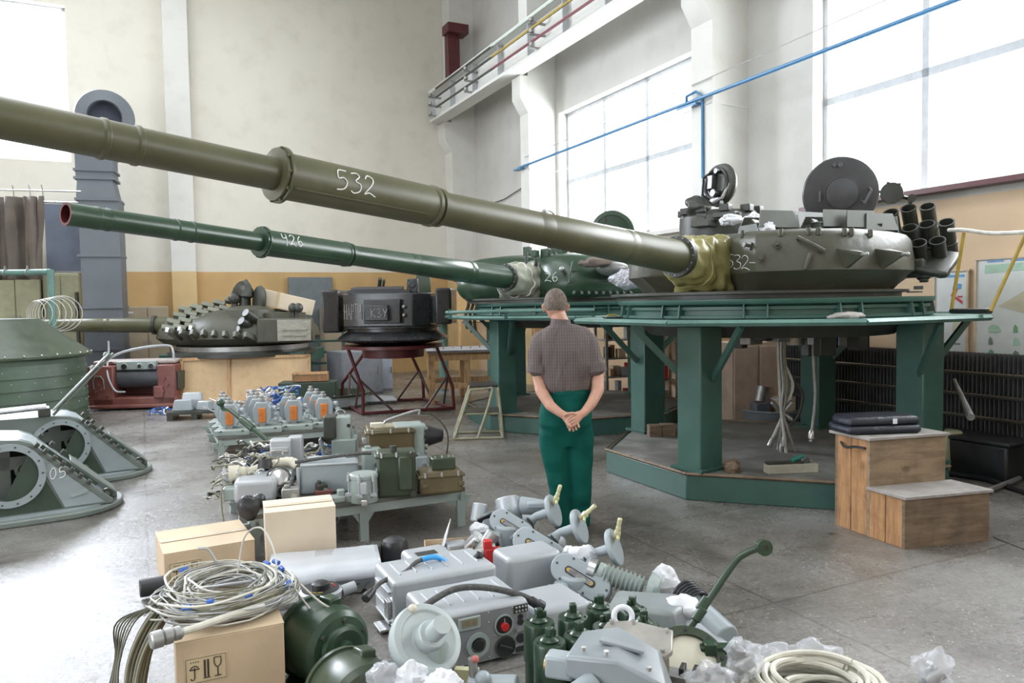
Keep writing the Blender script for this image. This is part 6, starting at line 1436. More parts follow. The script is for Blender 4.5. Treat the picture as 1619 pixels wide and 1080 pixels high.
# ------------------------------------------------------------------ sight units with slotted plates and wheels
def slot(mb, L, R, z0, z1, M):
    P_ = [(L / 2 + R * cos(radians(a)), R * sin(radians(a))) for a in range(-90, 91, 12)] + [(-L / 2 + R * cos(radians(a)), R * sin(radians(a))) for a in range(90, 271, 12)]
    mb.prism(P_, z0, z1, M)
def drive(label, cp, d, s=1.0, wheel=None, wd_=None, hp=None):
    pc = at(*cp, d); t = thing('elevation_drive', label, 'instrument', (pc.x, pc.y, 0), 0, 'grey slotted drives with handwheels')
    O = Vector((0, 0, pc.z)); N_ = Vector((-.22, -.82, .52)).normalized(); X_ = Vector((.74, .16, -.60)); F = frame(O, N_, X_)
    g = MB(); slot(g, .17 * s, .072 * s, -.10, 0, F); hb = g.build('gear_case', bgrey, t, bev=.008, seg=3)
    g = MB(); slot(g, .13 * s, .018 * s, 0, .003, F); g.build('slot_recess', black, hb)
    for y in (-.010, -.003, .004, .011): MB(F).box((0, y, .004), (.13 * s, .003, .003)).build('slot_rod', chrome, hb)
    for x in (-.065, .065): MB(F).cyl((x * s, 0, .002), (x * s, 0, .010), .010, n=12).build('slot_screw', gold, hb)
    g = MB()
    for a in range(6): x, y = ((-.13, .0), (-.07, .058), (.05, .058), (.14, .01), (.05, -.058), (-.08, -.058))[a]; g.cyl(F @ Vector((x * s, y * s, 0)), F @ Vector((x * s, y * s, .005)), .006, n=8)
    g.build('case_screws', edark, hb)
    # base block with two eyes to the lower left
    B = Vector((-.13, .06, 0)); g = MB(); g.cyl((-.02, .06, .0), (-.02, .05, pc.z), .10, .085, n=28); g.box((-.10, .0, pc.z * .45), (.10, .10, pc.z * .8), taper=.7); g.build('pedestal', bgrey, t, bev=.012)
    MB().cyl((-.10, -.06, pc.z * .55), (-.10, -.09, pc.z * .55), .028, n=16).build('port', black, t)
    for z in (.8,): MB().cyl((-.16, -.03, pc.z * z), (-.16, -.07, pc.z * z), .012, n=12).build('lug_pin', chrome, t)
    if wheel:
        w = at(*wheel, wd_) - Vector((pc.x, pc.y, 0)); ax = Vector((.86, -.30, .36)).normalized(); sh = w - ax * .12
        g = MB(); g.tube([O + Vector((.08, .10, 0)), sh - Vector((.02, 0, .02)), sh, w - ax * .01], [.045, .032, .026, .030], n=16); g.build('wheel_shaft', bgrey, t)
        Fw = frame(w, ax); g = MB(Fw); g.lathe([(.03, -.03), (.05, -.014), (.098, -.012), (.104, -.004), (.104, .012), (.098, .018), (.02, .020)], 40); wo = g.build('handwheel', bgrey, t, smooth=40, bev=.002)
        h = at(*hp, wd_ - .03) - Vector((pc.x, pc.y, 0)); up = Vector((0, 0, 1)); b0 = w + Vector((.015, -.01, .055)); dv = (h + Vector((0, 0, .035)) - b0); Fh = frame(b0, dv); L = dv.length * 1.35
        g = MB(Fh); g.box((0, 0, .02), (.032, .03, .05)); g.lathe([(.012, .03), (.014, .05), (.014, .07), (.011, .075), (.013, .09), (.013, .12), (.010, L)], 16); g.cyl((0, -.01, .02), (0, -.05, .02), .009); part_label(g.build('crank_handle', brass, wo, bev=.003), 'pale yellow crank handle')
        # wires by the shaft
        for k in range(5): a = random.uniform(-.02, .02); MB().tube(smooth([sh + Vector((-.03 + a, -.02, -.03)), sh + Vector((-.06, -.05 + a, .0)), sh + Vector((-.02, -.07, -.05 + a)), sh + Vector((-.07 + a, -.05, -.09))]), .004, n=6).build('wire', edark, t)
    return t
drive('rear slotted grey drive whose handwheel is topmost, by the man\'s legs', (808, 832), 4.72, 1.0, (874, 808), 4.78, (884, 783))
drive('middle slotted grey drive with pale yellow crank on its wheel', (851, 866), 4.32, 1.08, (915, 833), 4.42, (934, 815))
drive('nearest slotted grey drive, in front beside the green cylinders', (917, 912), 3.92, 1.1, (970, 866), 4.12, (979, 838))
# rear drive body with motors
c = at(800, 812, 4.95); t = thing('drive_motor', 'grey drive with two round motors and black name plate at the rear of the pile', 'motor', (c.x, c.y, 0), 0)
g = MB(); g.cyl((-.02, .0, c.z), (.08, .10, c.z + .02), .085, n=28); g.cyl((-.15, .02, .0), (-.15, .02, .03), .1); g.box((-.05, .0, c.z * .5), (.26, .2, c.z), taper=.8); g.build('gear_case', bgrey, t, bev=.015)
MB().cyl((-.19, .02, c.z - .06), (-.17, .06, c.z + .055), .05, n=24).build('motor_can', sgrey, t, bev=.008)
MB().cyl((.02, .02, c.z), (.0, .06, c.z + .09), .075, n=24).build('motor_can', sgrey, t, bev=.01)
MB(TR(-.13, -.075, c.z - .01) @ RZ(15) @ RX(30)).box((0, 0, 0), (.11, .012, .055), RY(-28)).build('name_plate', black, t, bev=.003)
g = MB(); g.tube([(.1, .05, c.z + .03), (.24, .02, c.z + .04), (.30, -.02, c.z + .03)], [.07, .045, .04], n=16); g.box((.22, .0, c.z + .06), (.16, .09, .04)); g.build('arm', bgrey, t, bev=.01)
c = at(768, 870, 4.5); t = thing('joint_fitting', 'knobbly silver universal joint left of the slotted drives', 'joint', (c.x, c.y, 0))
g = MB(); g.cyl((-.02, 0, .0), (-.01, 0, .10), .075, n=24); g.sph((.0, 0, .13), .06); g.cyl((-.03, 0, .12), (.05, .02, .24), .045); g.cyl((-.06, -.06, .13), (.06, -.03, .16), .035); g.torus((0, 0, .10), .07, .012, 24, 6); g.cyl((.05, -.06, .15), (.09, -.08, .17), .015); g.build('joint_body', steel, t, smooth=40)
g = MB(); g.cyl((-.10, .08, .13), (-.04, .05, .2), .05); g.build('joint_end', chrome, t)
for k, (px, py, d_, sz, lb, mm_) in enumerate(((757, 838, 4.75, (.06, .05, .05), 'crumpled white paper left of the rear drive', paper), (880, 858, 4.45, (.06, .04, .05), 'white paper wad between the rear and middle handwheels', paper), (902, 874, 4.2, (.05, .04, .04), 'smaller white wad before the middle handwheel shaft', paper),
        (923, 878, 4.15, (.08, .06, .06), 'rounded white cover between the middle and nearest drives', paper), (1050, 922, 4.0, (.09, .08, .09), 'white cloth heaped over the right end of the drives', paper), (1080, 960, 3.6, (.10, .08, .06), 'white paper sheet crumpled right of the green cylinders', paper))):
    p = at(px, py, d_); o = crumple('crumpled_paper', '', p, sz, mm_, 30 + k, amp=.25); tag(o, lb, 'paper')
# bellows and covers to the right
a, b_ = at(945, 903, 3.95), at(1030, 935, 3.85); t = thing('bellows_coupling', 'grey spring-like bellows coupling with round end cap right of the nearest drive', 'coupling', (0, 0, 0))
F = frame(a, b_ - a); L = (b_ - a).length; g = MB(F); prof = []
for k in range(9): z = .04 + k * (L - .08) / 9; prof += [(.045, z), (.062, z + .008), (.045, z + .016)]
g.lathe([(.035, 0), (.05, .005), (.05, .03)] + prof, 28); g.build('bellows', tgreen, t, smooth=25); MB(F).lathe([(.05, L - .03), (.085, L - .02), (.088, L + .01), (.075, L + .03), (0, L + .045)], 32).build('end_cap', tgreen, t)
MB(F).lathe([(.055, -.05), (.058, -.01), (.03, 0)], 24).build('collar', chrome, t)
t = thing('gearbox', 'dull grey gearbox hulk under the bellows coupling behind the green cylinders', 'gearbox', (at(1025, 1000, 3.6).x, 3.62, 0), -15)
g = MB(); g.prism([(-.22, -.12), (.16, -.16), (.24, .0), (.18, .16), (-.2, .14)], 0, .17, top=.8); g.build('housing', mat('dull_gearbox', (.22, .24, .24), .4, dirt=.3), t, bev=.02); MB().cyl((-.02, -.15, .09), (-.02, -.10, .09), .05).build('cover', steel, t)
t = thing('grey_tube_unit', 'blue-grey tubular unit with black ribbed clamp at the right end of the pile', 'instrument', (0, 0, 0))
a, b_ = at(1080, 945, 3.75), at(1150, 1010, 3.45); g = MB(); g.cyl(a, b_, .065, n=28); g.build('tube', bgrey, t, bev=.008); g = MB(); F = frame(a.lerp(b_, .1) + Vector((0, 0, .03)), b_ - a)
for k in range(6): g.torus((0, 0, .02 * k - .02), .068, .008, 24, 6, F)
g.build('ribbed_clamp', black, t); a2, b2 = a + Vector((-.05, -.14, -.06)), b_ + Vector((-.03, -.08, -.05)); MB().cyl(a2, b2, .06, n=24).build('lower_tube', sgrey, t, bev=.008)
# crank lever with eyelet standing on a ring base
t = thing('crank_lever', 'dark green crank lever with eyelet standing out of the pile at the right', 'lever', (0, 0, 0))
a, m_0, m1, b_ = at(1078, 1012, 3.3), at(1112, 955, 3.35), at(1168, 880, 3.4), at(1206, 864, 3.4)
g = MB(); g.tube(smooth([a, a.lerp(m1, .5), m1 - (m1 - a) * .08, m1 + (b_ - m1) * .25, b_ - (b_ - m1) * .1]), .0155, n=12); g.build('bar', edark if False else dgreen, t)
for p in (m_0, a.lerp(m1, .30)): F = frame(p, m1 - a); MB(F).lathe([(.016, -.035), (.022, -.03), (.022, .03), (.016, .035)], 16).build('clamp_sleeve', dgreen, t)
F = frame(b_ - Vector((0, .014, 0)), (.1, -1, .1)); MB(F).ring(.036, .012, -.016, .016, 32).build('eyelet', dgreen, t)
MB(F).cyl((0, 0, -.012), (0, 0, .012), .013).build('eyelet_bore', edark, t)
c = at(1092, 1050, 3.1); t = thing('flange_ring', 'dark green flange ring with cream inner cone below the crank lever', 'flange', (c.x, c.y, 0), 0)
F = frame((0, 0, c.z + .02), (.1, -.55, .85)); MB(F).ring(.15, .11, -.02, .015, 48).build('ring', mgreen, t); MB(F).lathe([(.11, .0), (.06, .008), (0, .010)], 32, cap=False).build('inner_cone', cream, t)
for k in range(8): a_ = 2 * pi * k / 8; MB(F).cyl((.13 * cos(a_), .13 * sin(a_), .012), (.13 * cos(a_), .13 * sin(a_), .018), .009, n=8).build('bolt_hole', black, t)
g = MB(); g.cyl((0, .03, 0), (0, .02, c.z), .13, .12, n=32); g.build('drum', mgreen, t)
g = MB(); g.box((.13, .05, c.z + .04), (.16, .05, .035)); g.box((.09, .04, c.z + .05), (.05, .06, .05)); g.build('clamp_arm', dgreen, t, bev=.005)
t = thing('steel_block', 'bare steel block with round bore and black clips at the bottom of the pile', 'block', tuple(at(1100, 1062, 2.85).xy) + (0,), -24)
g = MB(); g.box((0, 0, .09), (.22, .08, .18)); g.build('block', steel, t, bev=.004); MB().cyl((0, -.035, .13), (0, -.042, .13), .022).build('bore', black, t)
for k in (-.05, 0, .05): MB().box((k, 0, .195), (.02, .06, .03)).build('clip', black, t, bev=.003)
# steel lid plate and the big grey bracket in front
t = thing('lid_plate', 'worn steel lid plate with bolts lying among the green cylinders', 'plate', tuple(onz(1003, 1010, .37).xy) + (0,), -24)
g = MB(TR(0, 0, .37) @ RX(14)); g.prism([(-.14, -.07), (.13, -.08), (.15, -.04), (.13, .07), (-.03, .09), (-.12, .06)], -.012, .012); g.build('plate', mat('scuffed_plate', (.36, .34, .31), .4, metal=.3, var=.15, scale=10, dirt=.3), t, bev=.005)
g = MB(); g.box((0, .0, .17), (.24, .10, .34)); part_label(g.build('brown_body', brownp, t, bev=.01), 'brown lower body')
for x, y in ((-.12, -.05), (.0, -.065), (.12, -.06), (-.1, .05), (.11, .05), (-.02, .07)): MB(TR(0, 0, .37) @ RX(14)).cyl((x, y, .010), (x, y, .026), .009, n=8).build('bolt', chrome, t)
t = thing('angled_bracket', 'big pale grey angled bracket casting cut by the bottom edge of the picture', 'casting', tuple(at(960, 1060, 2.5).xy) + (0,), -20)
zt = at(960, 1030, 2.5).z
g = MB(TR(0, 0, zt)); g.rings([[Vector(q) for q in ((-.12, -.10, .01), (-.10, .06, .035), (-.10, .06, -.06), (-.12, -.10, -.06))], [Vector(q) for q in ((.06, -.12, .03), (.02, .10, .05), (.02, .10, -.08), (.06, -.12, -.08))], [Vector(q) for q in ((.22, -.14, -.02), (.17, .06, .0), (.17, .06, -.2), (.22, -.14, -.2))], [Vector(q) for q in ((.26, -.14, -.12), (.22, .04, -.12), (.22, .04, -.25), (.26, -.14, -.25))]]); g.build('cover', mat('bracket_grey', (.235, .26, .275), .36, var=.1, dirt=.3, dirtcol=(.15, .16, .16)), t, bev=.01)
for x, y, z in ((-.06, -.11, .03), (.02, -.125, .035), (.16, -.14, .01)): MB(TR(0, 0, zt)).cyl((x, y + .03, z), (x, y + .03, z + .012), .009, n=8).build('screw', chrome, t)
MB(TR(0, 0, zt)).box((.05, -.02, .045), (.15, .03, .012), RY(8)).build('rib', MATS['bracket_grey'], t, bev=.003)
g = MB(TR(0, 0, zt)); g.box((-.15, -.04, -.05), (.10, .07, .08)); g.build('end_lug', bgrey, t, bev=.012); MB(TR(0, 0, zt)).cyl((-.195, -.05, -.05), (-.203, -.05, -.05), .022).build('lug_bush', gold, t)
MB(TR(0, 0, zt)).cyl((-.02, -.10, -.07), (-.1, -.22, -.10), .045).build('tube_end', bgrey, t, bev=.006)
g = MB(); g.box((.08, -.02, (zt - .1) / 2), (.2, .14, zt - .1)); g.build('foot', bgrey, t)
# motors and big wheel at bottom left
def motor(label, c, r, ax, m, L=.2):
    t = thing('electric_motor', label, 'motor', (c.x, c.y, 0)); F = frame((0, 0, r + .015), ax)
    MB(F).lathe([(r * .55, -L * .5), (r * .9, -L * .46), (r, -L * .3), (r, L * .15), (r * .93, L * .35), (r * .8, L * .42), (r * .62, L * .44), (r * .60, L * .52), (r * .5, L * .54), (r * .25, L * .5), (r * .2, L * .58), (0, L * .58)], 48).build('housing', m, t, smooth=30)
    MB(F).lathe([(r * 1.06, -L * .38), (r * 1.06, -L * .30)], 40).build('rear_flange', m, t)
    for k in range(6): a = 2 * pi * k / 6 + .4; MB(F).cyl((r * .70 * cos(a), r * .70 * sin(a), L * .42), (r * .70 * cos(a), r * .70 * sin(a), L * .47), .009, n=8).build('cover_bolt', edark, t)
    MB().box((0, -.02, .02), (r * 2.1, r * 1.5, .04)).build('foot', m, t, bev=.006)
    for x in (-.9, .9): MB().cyl((r * x, -r * .6, .04), (r * x, -r * .6, .052), .016, n=8).build('foot_bolt', chrome, t)
    MB(F).box((r * .2, r * .98, 0), (.06, .05, L * .3)).build('terminal_box', m, t, bev=.008)
    return t
motor('scuffed green round motor between the front carton and the radio sets', Vector((-.83, 3.20, 0)), .165, (.72, -.66, .05), dgreen, .30)
motor('pale green round motor cut by the bottom edge, in front of the other motor', Vector((-.60, 2.74, 0)), .155, (.55, -.80, .15), mgreen, .30)
c = at(675, 1020, 2.75); t = thing('handwheel_unit', 'large pale grey handwheel on a thick hub in the bottom foreground', 'handwheel', (c.x, c.y, 0))
F = frame((0, 0, c.z + .02), (.45, -.55, .62)); MB(F).lathe([(.03, -.05), (.09, -.06), (.125, -.055), (.136, -.04), (.140, -.01), (.134, .012), (.11, .016), (.10, .008), (.06, .004), (.05, .010)], 48).build('wheel', mat('wheel_pale', (.36, .40, .40), .4, var=.05), t, bev=.003)
MB(F).lathe([(.055, .0), (.055, .05), (.05, .058), (.034, .06), (.034, .14)], 32).build('hub', MATS['wheel_pale'], t, smooth=30)
MB(F).sph((-.07, .10, .01), .018).build('knob', cream, t)
g = MB(); g.cyl((.04, -.02, .0), (.03, .0, c.z), .06, .05); g.build('stem', tgreen, t)
for k, (px, py, d_, sz, lb, mm_) in enumerate(((652, 1075, 2.6, (.06, .045, .07), 'white cloth wrapped round the stem of the big handwheel', paper), (700, 1085, 2.5, (.07, .05, .06), 'white paper crumpled right of the big handwheel stem', paper), (610, 1068, 2.62, (.06, .05, .05), 'small white plastic bag between the pale motor and the handwheel', plastic))):
    p = at(px, py, d_); o = crumple('crumpled_cloth', '', p, sz, mm_, 50 + k, amp=.4); tag(o, lb, 'cloth')
t = thing('valve_unit', 'grey valve unit with red-tipped pin in front of the radio set', 'valve', tuple(at(775, 1068, 2.7).xy) + (0,), -10)
zv = at(775, 1068, 2.7).z; g = MB(); g.cyl((-.08, 0, zv - .06), (.1, 0, zv - .05), .055); g.box((0, 0, (zv - .1) / 2), (.16, .1, zv - .1)); g.sph((-.02, -.03, zv + .0), .03); g.build('body', bgrey, t, bev=.006)
g = MB(); g.cyl((-.06, 0, zv - .02), (-.065, 0, zv + .06), .017); g.build('pin', steel, t); MB().sph((-.052, -.01, zv + .062), .014).build('red_tip', mat('dull_red_tip', (.45, .12, .1), .5), t); MB().box((-.10, .05, zv - .04), (.09, .03, .07)).build('tag_plate', brass, t)
# coil of thick off-white cable and bags bottom right
c = onz(1290, 1075, .08); t = thing('thick_cable_coil', 'coil of thick off-white cable at the bottom right foreground', 'cable coil', (c.x, c.y - .02, 0))
rnd = random.Random(9)
for k in range(15):
    R0 = rnd.uniform(.17, .30); ph = rnd.uniform(0, 6.28); zz = .015 + .014 * (k % 8); ox = rnd.uniform(-.04, .04); oy = rnd.uniform(-.03, .03)
    MB().tube([Vector((ox + R0 * cos(ph + j * .185), oy + R0 * .85 * sin(ph + j * .185), zz + .012 * sin(j * .3 + k))) for j in range(34)], .0125, n=8).build('cable_loop', cablew, t)
MB().tube([(.02, -.26, .14), (.03, -.2, .16), (.02, -.12, .12)], .006, n=6).build('tie', paper, t)
for k, (px, py, d_, sz, lb) in enumerate(((1175, 1040, 3.0, (.08, .07, .09), 'clear plastic bag of small parts left of the thick cable coil'), (1215, 1035, 3.25, (.10, .07, .05), 'flat clear bag behind the left side of the thick cable coil'), (1285, 1028, 3.35, (.12, .05, .05), 'clear bag with bluish content behind the thick cable coil'),
        (1475, 1060, 3.1, (.08, .07, .10), 'tall clear plastic bag right of the thick cable coil'), (1120, 1070, 2.75, (.10, .05, .05), 'crinkled clear plastic sheet below the steel block'))):
    p = at(px, py, d_); o = crumple('plastic_bag', '', p, sz, plastic, 70 + k, amp=.55); tag(o, lb, 'plastic bag', 'clear plastic bags by the cable coil')
    if k in (0, 3):
        q = MB(TR(p.x, p.y, max(.02, p.z - .03))); q.cyl((-.03, 0, -.02), (.04, 0, .02), .025); q.cyl((.0, .03, -.02), (.0, .03, .05), .018); o2 = q.build('bagged_part', steel, None, bev=.003); tag(o2, ('steel fitting inside the clear bag left of the thick cable coil', '', '', 'steel fitting inside the tall clear bag at the right')[k], 'fitting')

# ------------------------------------------------------------------ the wooden steps on the right
a, b_ = gnd(1430, 869), gnd(1563, 854); rz = math.degrees(atan2(b_.y - a.y, b_.x - a.x)); W2 = (b_ - a).length
bk = gnd(1324, 831); dep = (bk - a).length
t = thing('wooden_steps', 'grimy two-step wooden box stair in front of the near turntable stand', 'steps', (a.x, a.y, 0), rz)
a2 = math.degrees(atan2(bk.y - a.y, bk.x - a.x)) - rz - 90; sh = -math.tan(radians(a2))
def sheared(mb):
    for v in mb.bm.verts: v.co.x += v.co.y * sh
    return mb
dlow = dep * .50
H1, H2 = .325, .66
x2 = W2 * .93
g = sheared(MB().box((W2 / 2, .01, H1 / 2), (W2, .022, H1))); g.build('lower_riser', oldwood, t)
g = sheared(MB().box((W2 / 2, dlow / 2 - .005, H1 + .008), (W2 + .03, dlow + .03, .02))); g.build('lower_tread', worntop, t, bev=.003)
g = sheared(MB().box((W2 - .01, dlow / 2, H1 / 2), (.02, dlow, H1))); g.build('side_board', oldwood, t)
for k in range(2): g = sheared(MB().box((.012, dlow * (k + .5) / 2 + .01, H1 / 2), (.022, dlow / 2 - .006, H1))); g.build('side_plank', orwood, t, bev=.003)
g = sheared(MB().box((x2 / 2, dlow + .01, H2 / 2), (x2, .022, H2))); g.build('upper_riser', mat('plank_brown', (.26, .19, .12), .6, var=.3, scale=4, dirt=.7, dirtcol=(.07, .05, .035), dscale=4, grain=(1, 4, 6)), t)
g = sheared(MB().box((x2 / 2, (dlow + dep) / 2 + .02, H2 + .008), (x2 + .04, dep - dlow + .08, .02))); g.build('upper_tread', worntop, t, bev=.003)
for k in range(2): g = sheared(MB().box((.012, dlow + (dep - dlow) * (k + .5) / 2 + .02, H2 / 2), (.022, (dep - dlow) / 2 - .006, H2))); g.build('side_plank', orwood, t, bev=.003)
g = sheared(MB().box((x2 - .01, (dlow + dep) / 2, H2 / 2), (.02, dep - dlow, H2))); g.build('side_board', oldwood, t)
g = sheared(MB().box((x2 / 2, dep + .01, H2 / 2), (x2, .02, H2))); g.build('back_board', oldwood, t)
MB().tube(smooth([(-.01 + sh * (dlow + .26), dlow + .24, H2 - .05), (-.03 + sh * (dlow + .2), dlow + .18, H2 - .075), (-.03 + sh * (dlow + .1), dlow + .1, H2 - .06), (-.01 + sh * dlow, dlow + .03, H2 - .06)]), .009, n=6).build('rope_handle', black, t)
c = onz(1388, 682, H2 + .02); t = thing('folded_jacket', 'folded dark blue-black padded bundle on the top wooden step', 'bundle', (c.x, c.y + .04, H2 + .02), rz - 6)
bl = mat('dark_blue_cloth', (.010, .012, .020), .5, var=.25, bump=.4, bscale=20)
g = MB(); g.prism([(-.29, -.15), (.24, -.17), (.29, .04), (.24, .16), (-.26, .17), (-.30, .05)], 0, .055); g.build('lower_fold', bl, t, bev=.025, seg=3)
g = MB(); g.prism([(-.28, -.13), (.25, -.15), (.28, .02), (.20, .14), (-.25, .15), (-.29, .05)], .055, .115, top=.95); g.build('upper_fold', bl, t, bev=.025, seg=3); MB().box((.05, -.148, .085), (.03, .006, .035)).build('tag', paper, t)

# ------------------------------------------------------------------ under and around the near stand
t = thing('cable_loom', 'grey cable loom with bottle-shaped connectors hanging under the near turret', 'cables', (CA.x, CA.y, 0))
rnd = random.Random(12)
def L_(px, py, d): p = at(px, py, d); return Vector((p.x - CA.x, p.y - CA.y, p.z))
for k in range(11):
    x0 = rnd.uniform(-9, 9); x1 = rnd.uniform(-24, 26); y1 = rnd.choice((700, 712, 725, 735, 640, 660)); d_ = 6.9 + rnd.uniform(-.12, .12)
    pts = smooth([L_(1238 + x0, 498, d_), L_(1236 + x0 * .6, 560, d_), L_(1240 + x0 * .8 + (14 if k % 4 == 0 else 0), 610, d_), L_(1238 + x0 * .3, 650, d_), L_(1238 + x1, y1, d_)])
    MB().tube(pts, .010 if k % 3 else .014, n=7).build('cable', (cable, steel, cableo)[k % 3], t)
    F = frame(pts[-1], pts[-1] - pts[-2]); MB(F).lathe([(.012, -.06), (.02, -.03), (.022, .03), (.014, .04)], 10).build('connector', (steel, edark)[k % 2], t)
pts = smooth([L_(1288, 500, 7.0), L_(1286, 560, 7.0), L_(1289, 630, 7.0), L_(1283, 690, 7.0)]); MB().tube(pts, .016, n=8).build('cable', steel, t); MB(frame(pts[-1], (-.1, 0, -1))).lathe([(.02, -.06), (.032, -.03), (.032, .02), (.02, .03), (.02, .05)], 14).build('connector', chrome, t)
pts = smooth([L_(1250, 600, 6.95), L_(1268, 622, 6.95), L_(1262, 655, 6.95), L_(1248, 672, 6.95)]); MB().tube(pts, .02, n=8).build('cable', edark, t)
t = thing('slip_ring_gear', 'dirty tangle of brackets and fittings fixed beneath the near turntable', 'machinery', (CA.x, CA.y, 0))
for k in range(16):
    p = L_(1170 + k * 13 + rnd.uniform(-5, 5), rnd.uniform(510, 550), 7.0 + rnd.uniform(-.3, .5)); MB(TR(*p) @ RZ(rnd.uniform(0, 90))).box((0, 0, 0), (rnd.uniform(.08, .22), rnd.uniform(.06, .15), rnd.uniform(.08, .2))).build('bracket', (edark, steel, edark, black)[k % 4], t, bev=.008)
MB().box(tuple(L_(1240, 528, 7.0)), (.5, .1, .09)).build('cross_arm', steel, t, bev=.01); MB().cyl(L_(1250, 500, 7.0), L_(1250, 545, 7.0), .12, n=24).build('slip_ring', steel, t)
c = at(1252, 735, 6.4); t = thing('wooden_block', 'light wooden block with tools on the near stand deck', 'block', tuple(onz(1253, 748, .222).xy) + (.222,), 6)
MB().box((0, .03, .035), (.42, .09, .07)).build('block', mat('weathered_wood', (.36, .34, .26), .7, var=.2), t, bev=.004); MB().box((-.02, .04, .08), (.36, .06, .02)).build('metal_strip', edark, t)
MB().tube([(.0, .02, .095), (.10, .03, .13)], .018, n=10).build('green_grip', mat('grip_green', (.02, .16, .12), .4), t); MB().box((.14, .03, .09), (.08, .04, .04)).build('metal_tool', chrome, t)
o = crumple('string_ball', '', onz(1160, 742, .26) + Vector((0, .05, 0)), (.075, .06, .075), oldwood, 91, amp=.3); tag(o, 'dark ragged ball of string beside the front leg of the near stand', 'ball')
t = thing('wooden_offcut', 'dark brown wooden blocks lying by the left leg on the near stand deck', 'wood block', tuple(onz(1045, 690, .222).xy) + (.222,), 4); MB().box((-.06, .03, .06), (.13, .12, .12)).build('block', oldwood, t, bev=.004); MB().box((.08, .04, .062), (.14, .13, .124)).build('block', oldwood, t, bev=.004)
for k, (px, w, rr) in enumerate(((1400, .45, 8), (1435, .4, -4))):
    c = onz(px, 496, 1.463); o = MB(TR(c.x, c.y + .02, 1.464) @ RZ(rr + 14)).box((0, 0, .03), (w * .5, .09, .055)).build('foam_strip', mat('dirty_foam', (.5, .42, .33), .8, var=.2, scale=14), None, bev=.01); tag(o, ('dirty foam strip on the shelf of the near stand, left piece', 'dirty foam strip on the shelf of the near stand, right piece')[k], 'foam strip')
o = crumple('cloth_rag', '', onz(1340, 500, 1.48), (.14, .08, .035), mat('grey_rag', (.35, .32, .3), .8), 95, amp=.4); tag(o, 'grey-brown rag on the shelf edge of the near stand', 'cloth')
o = MB(TR(*onz(968, 500, 1.463)) @ RZ(10)).box((0, 0, .012), (.11, .05, .02)).build('yellow_tool', yellowp, None, bev=.004); tag(o, 'small yellow tape measure on the left end of the near shelf', 'tool')
o = MB(TR(*onz(990, 503, 1.463)) @ RZ(6)).box((0, 0, .008), (.42, .16, .014)).build('rubber_mat', black, None, bev=.002); tag(o, 'black rubber mat at the left end of the near shelf', 'mat')
o = MB().cyl(onz(1084, 503, 1.463), onz(1084, 503, 1.463) + Vector((0, 0, .10)), .008, n=8).build('steel_pin', steel); tag(o, 'upright steel pin on the near shelf above the front leg', 'pin')
# handrail ladder hooked on the right end of the shelf
t = thing('yellow_handrail', 'bent yellow-painted handrail with whitish top bar on the right of the near shelf', 'handrail', (0, 0, 0))
A0, A1 = at(1504, 492, 6.35), at(1524, 368, 6.35); B0, B1 = at(1566, 492, 5.9), at(1621, 372, 5.9)
MB().tube([A0, A1], .014, n=8).build('post', yellowp, t); MB().tube([B0, B1], .014, n=8).build('post', yellowp, t)
MB().tube(smooth([at(1500, 364, 6.5), at(1526, 364, 6.3), at(1570, 369, 6.1), at(1640, 366, 5.8)]), .016, n=8).build('top_bar', mat('chipped_white', (.55, .53, .48), .5, var=.2, scale=20), t)
MB().tube([A0, B0], .022, n=8).build('base_bar', black, t)
# fittings on the right leg
p = at(1441, 595, 6.2)
# ------------------------------------------------------------------ right wall: posters, heating pipes, things on the floor
def poster(label, y0, y1, z0, z1, shapes, frame_=True):
    t = rthing('wall_poster', label, 'poster', 7.48, y0, z0, 180 - 90 + 180); w = y0 - y1; h = z1 - z0
    MB().box((w / 2, 0, h / 2), (w, .02, h)).build('sheet', mat('poster_white', (.60, .62, .60), .5, var=.05), t)
    if frame_:
        g = MB()
        for c_, s_ in (((w / 2, -.01, 0), (w + .04, .03, .035)), ((w / 2, -.01, h), (w + .04, .03, .02)), ((0, -.01, h / 2), (.02, .03, h)), ((w, -.01, h / 2), (.02, .03, h))): g.box(c_, s_)
        g.build('frame', mat('pale_wood_frame', (.58, .46, .33), .6), t)
    M = Matrix(((1, 0, 0, 0), (0, 0, -1, 0), (0, 1, 0, 0), (0, 0, 0, 1)))
    for k, (m, poly) in enumerate(shapes):
        MB().prism([(x * w, z * h) for x, z in poly], .011 + .0006 * (k % 5), .0125 + .0006 * (k % 5), M).build('printed_shape', m, t)
    return t
pg = mat('print_green', (.16, .36, .19), .6); pt = mat('print_tan', (.50, .47, .34), .6); pb_ = mat('print_blue', (.12, .3, .55), .6); pr = mat('print_red', (.5, .06, .08), .6); pd = mat('print_grey', (.18, .22, .2), .6); pgl = mat('print_pale_green', (.36, .52, .40), .6)
sh = [(pt, [(.10, .55), (.34, .86), (.62, .94), (.95, .86), (.97, .58), (.7, .44), (.3, .42)]), (pgl, [(.04, .86), (.22, .88), (.22, .95), (.04, .94)])]
rnd = random.Random(2)
for k in range(9): sh.append((pb_, [(x0, .965) for x0 in ()] or [(.05 + k * .10, .965), (.12 + k * .10, .965), (.12 + k * .10, .98), (.05 + k * .10, .98)]))
for cx_, cz_ in ((.5, .75), (.52, .7)): pass
for k in range(10): a = 2 * pi * k / 10; x, z = .52 + .15 * cos(a), .74 + .10 * sin(a); sh.append(((pb_, pd)[k % 2], [(x - .012, z - .012), (x + .014, z - .008), (x + .01, z + .016), (x - .014, z + .01)]))
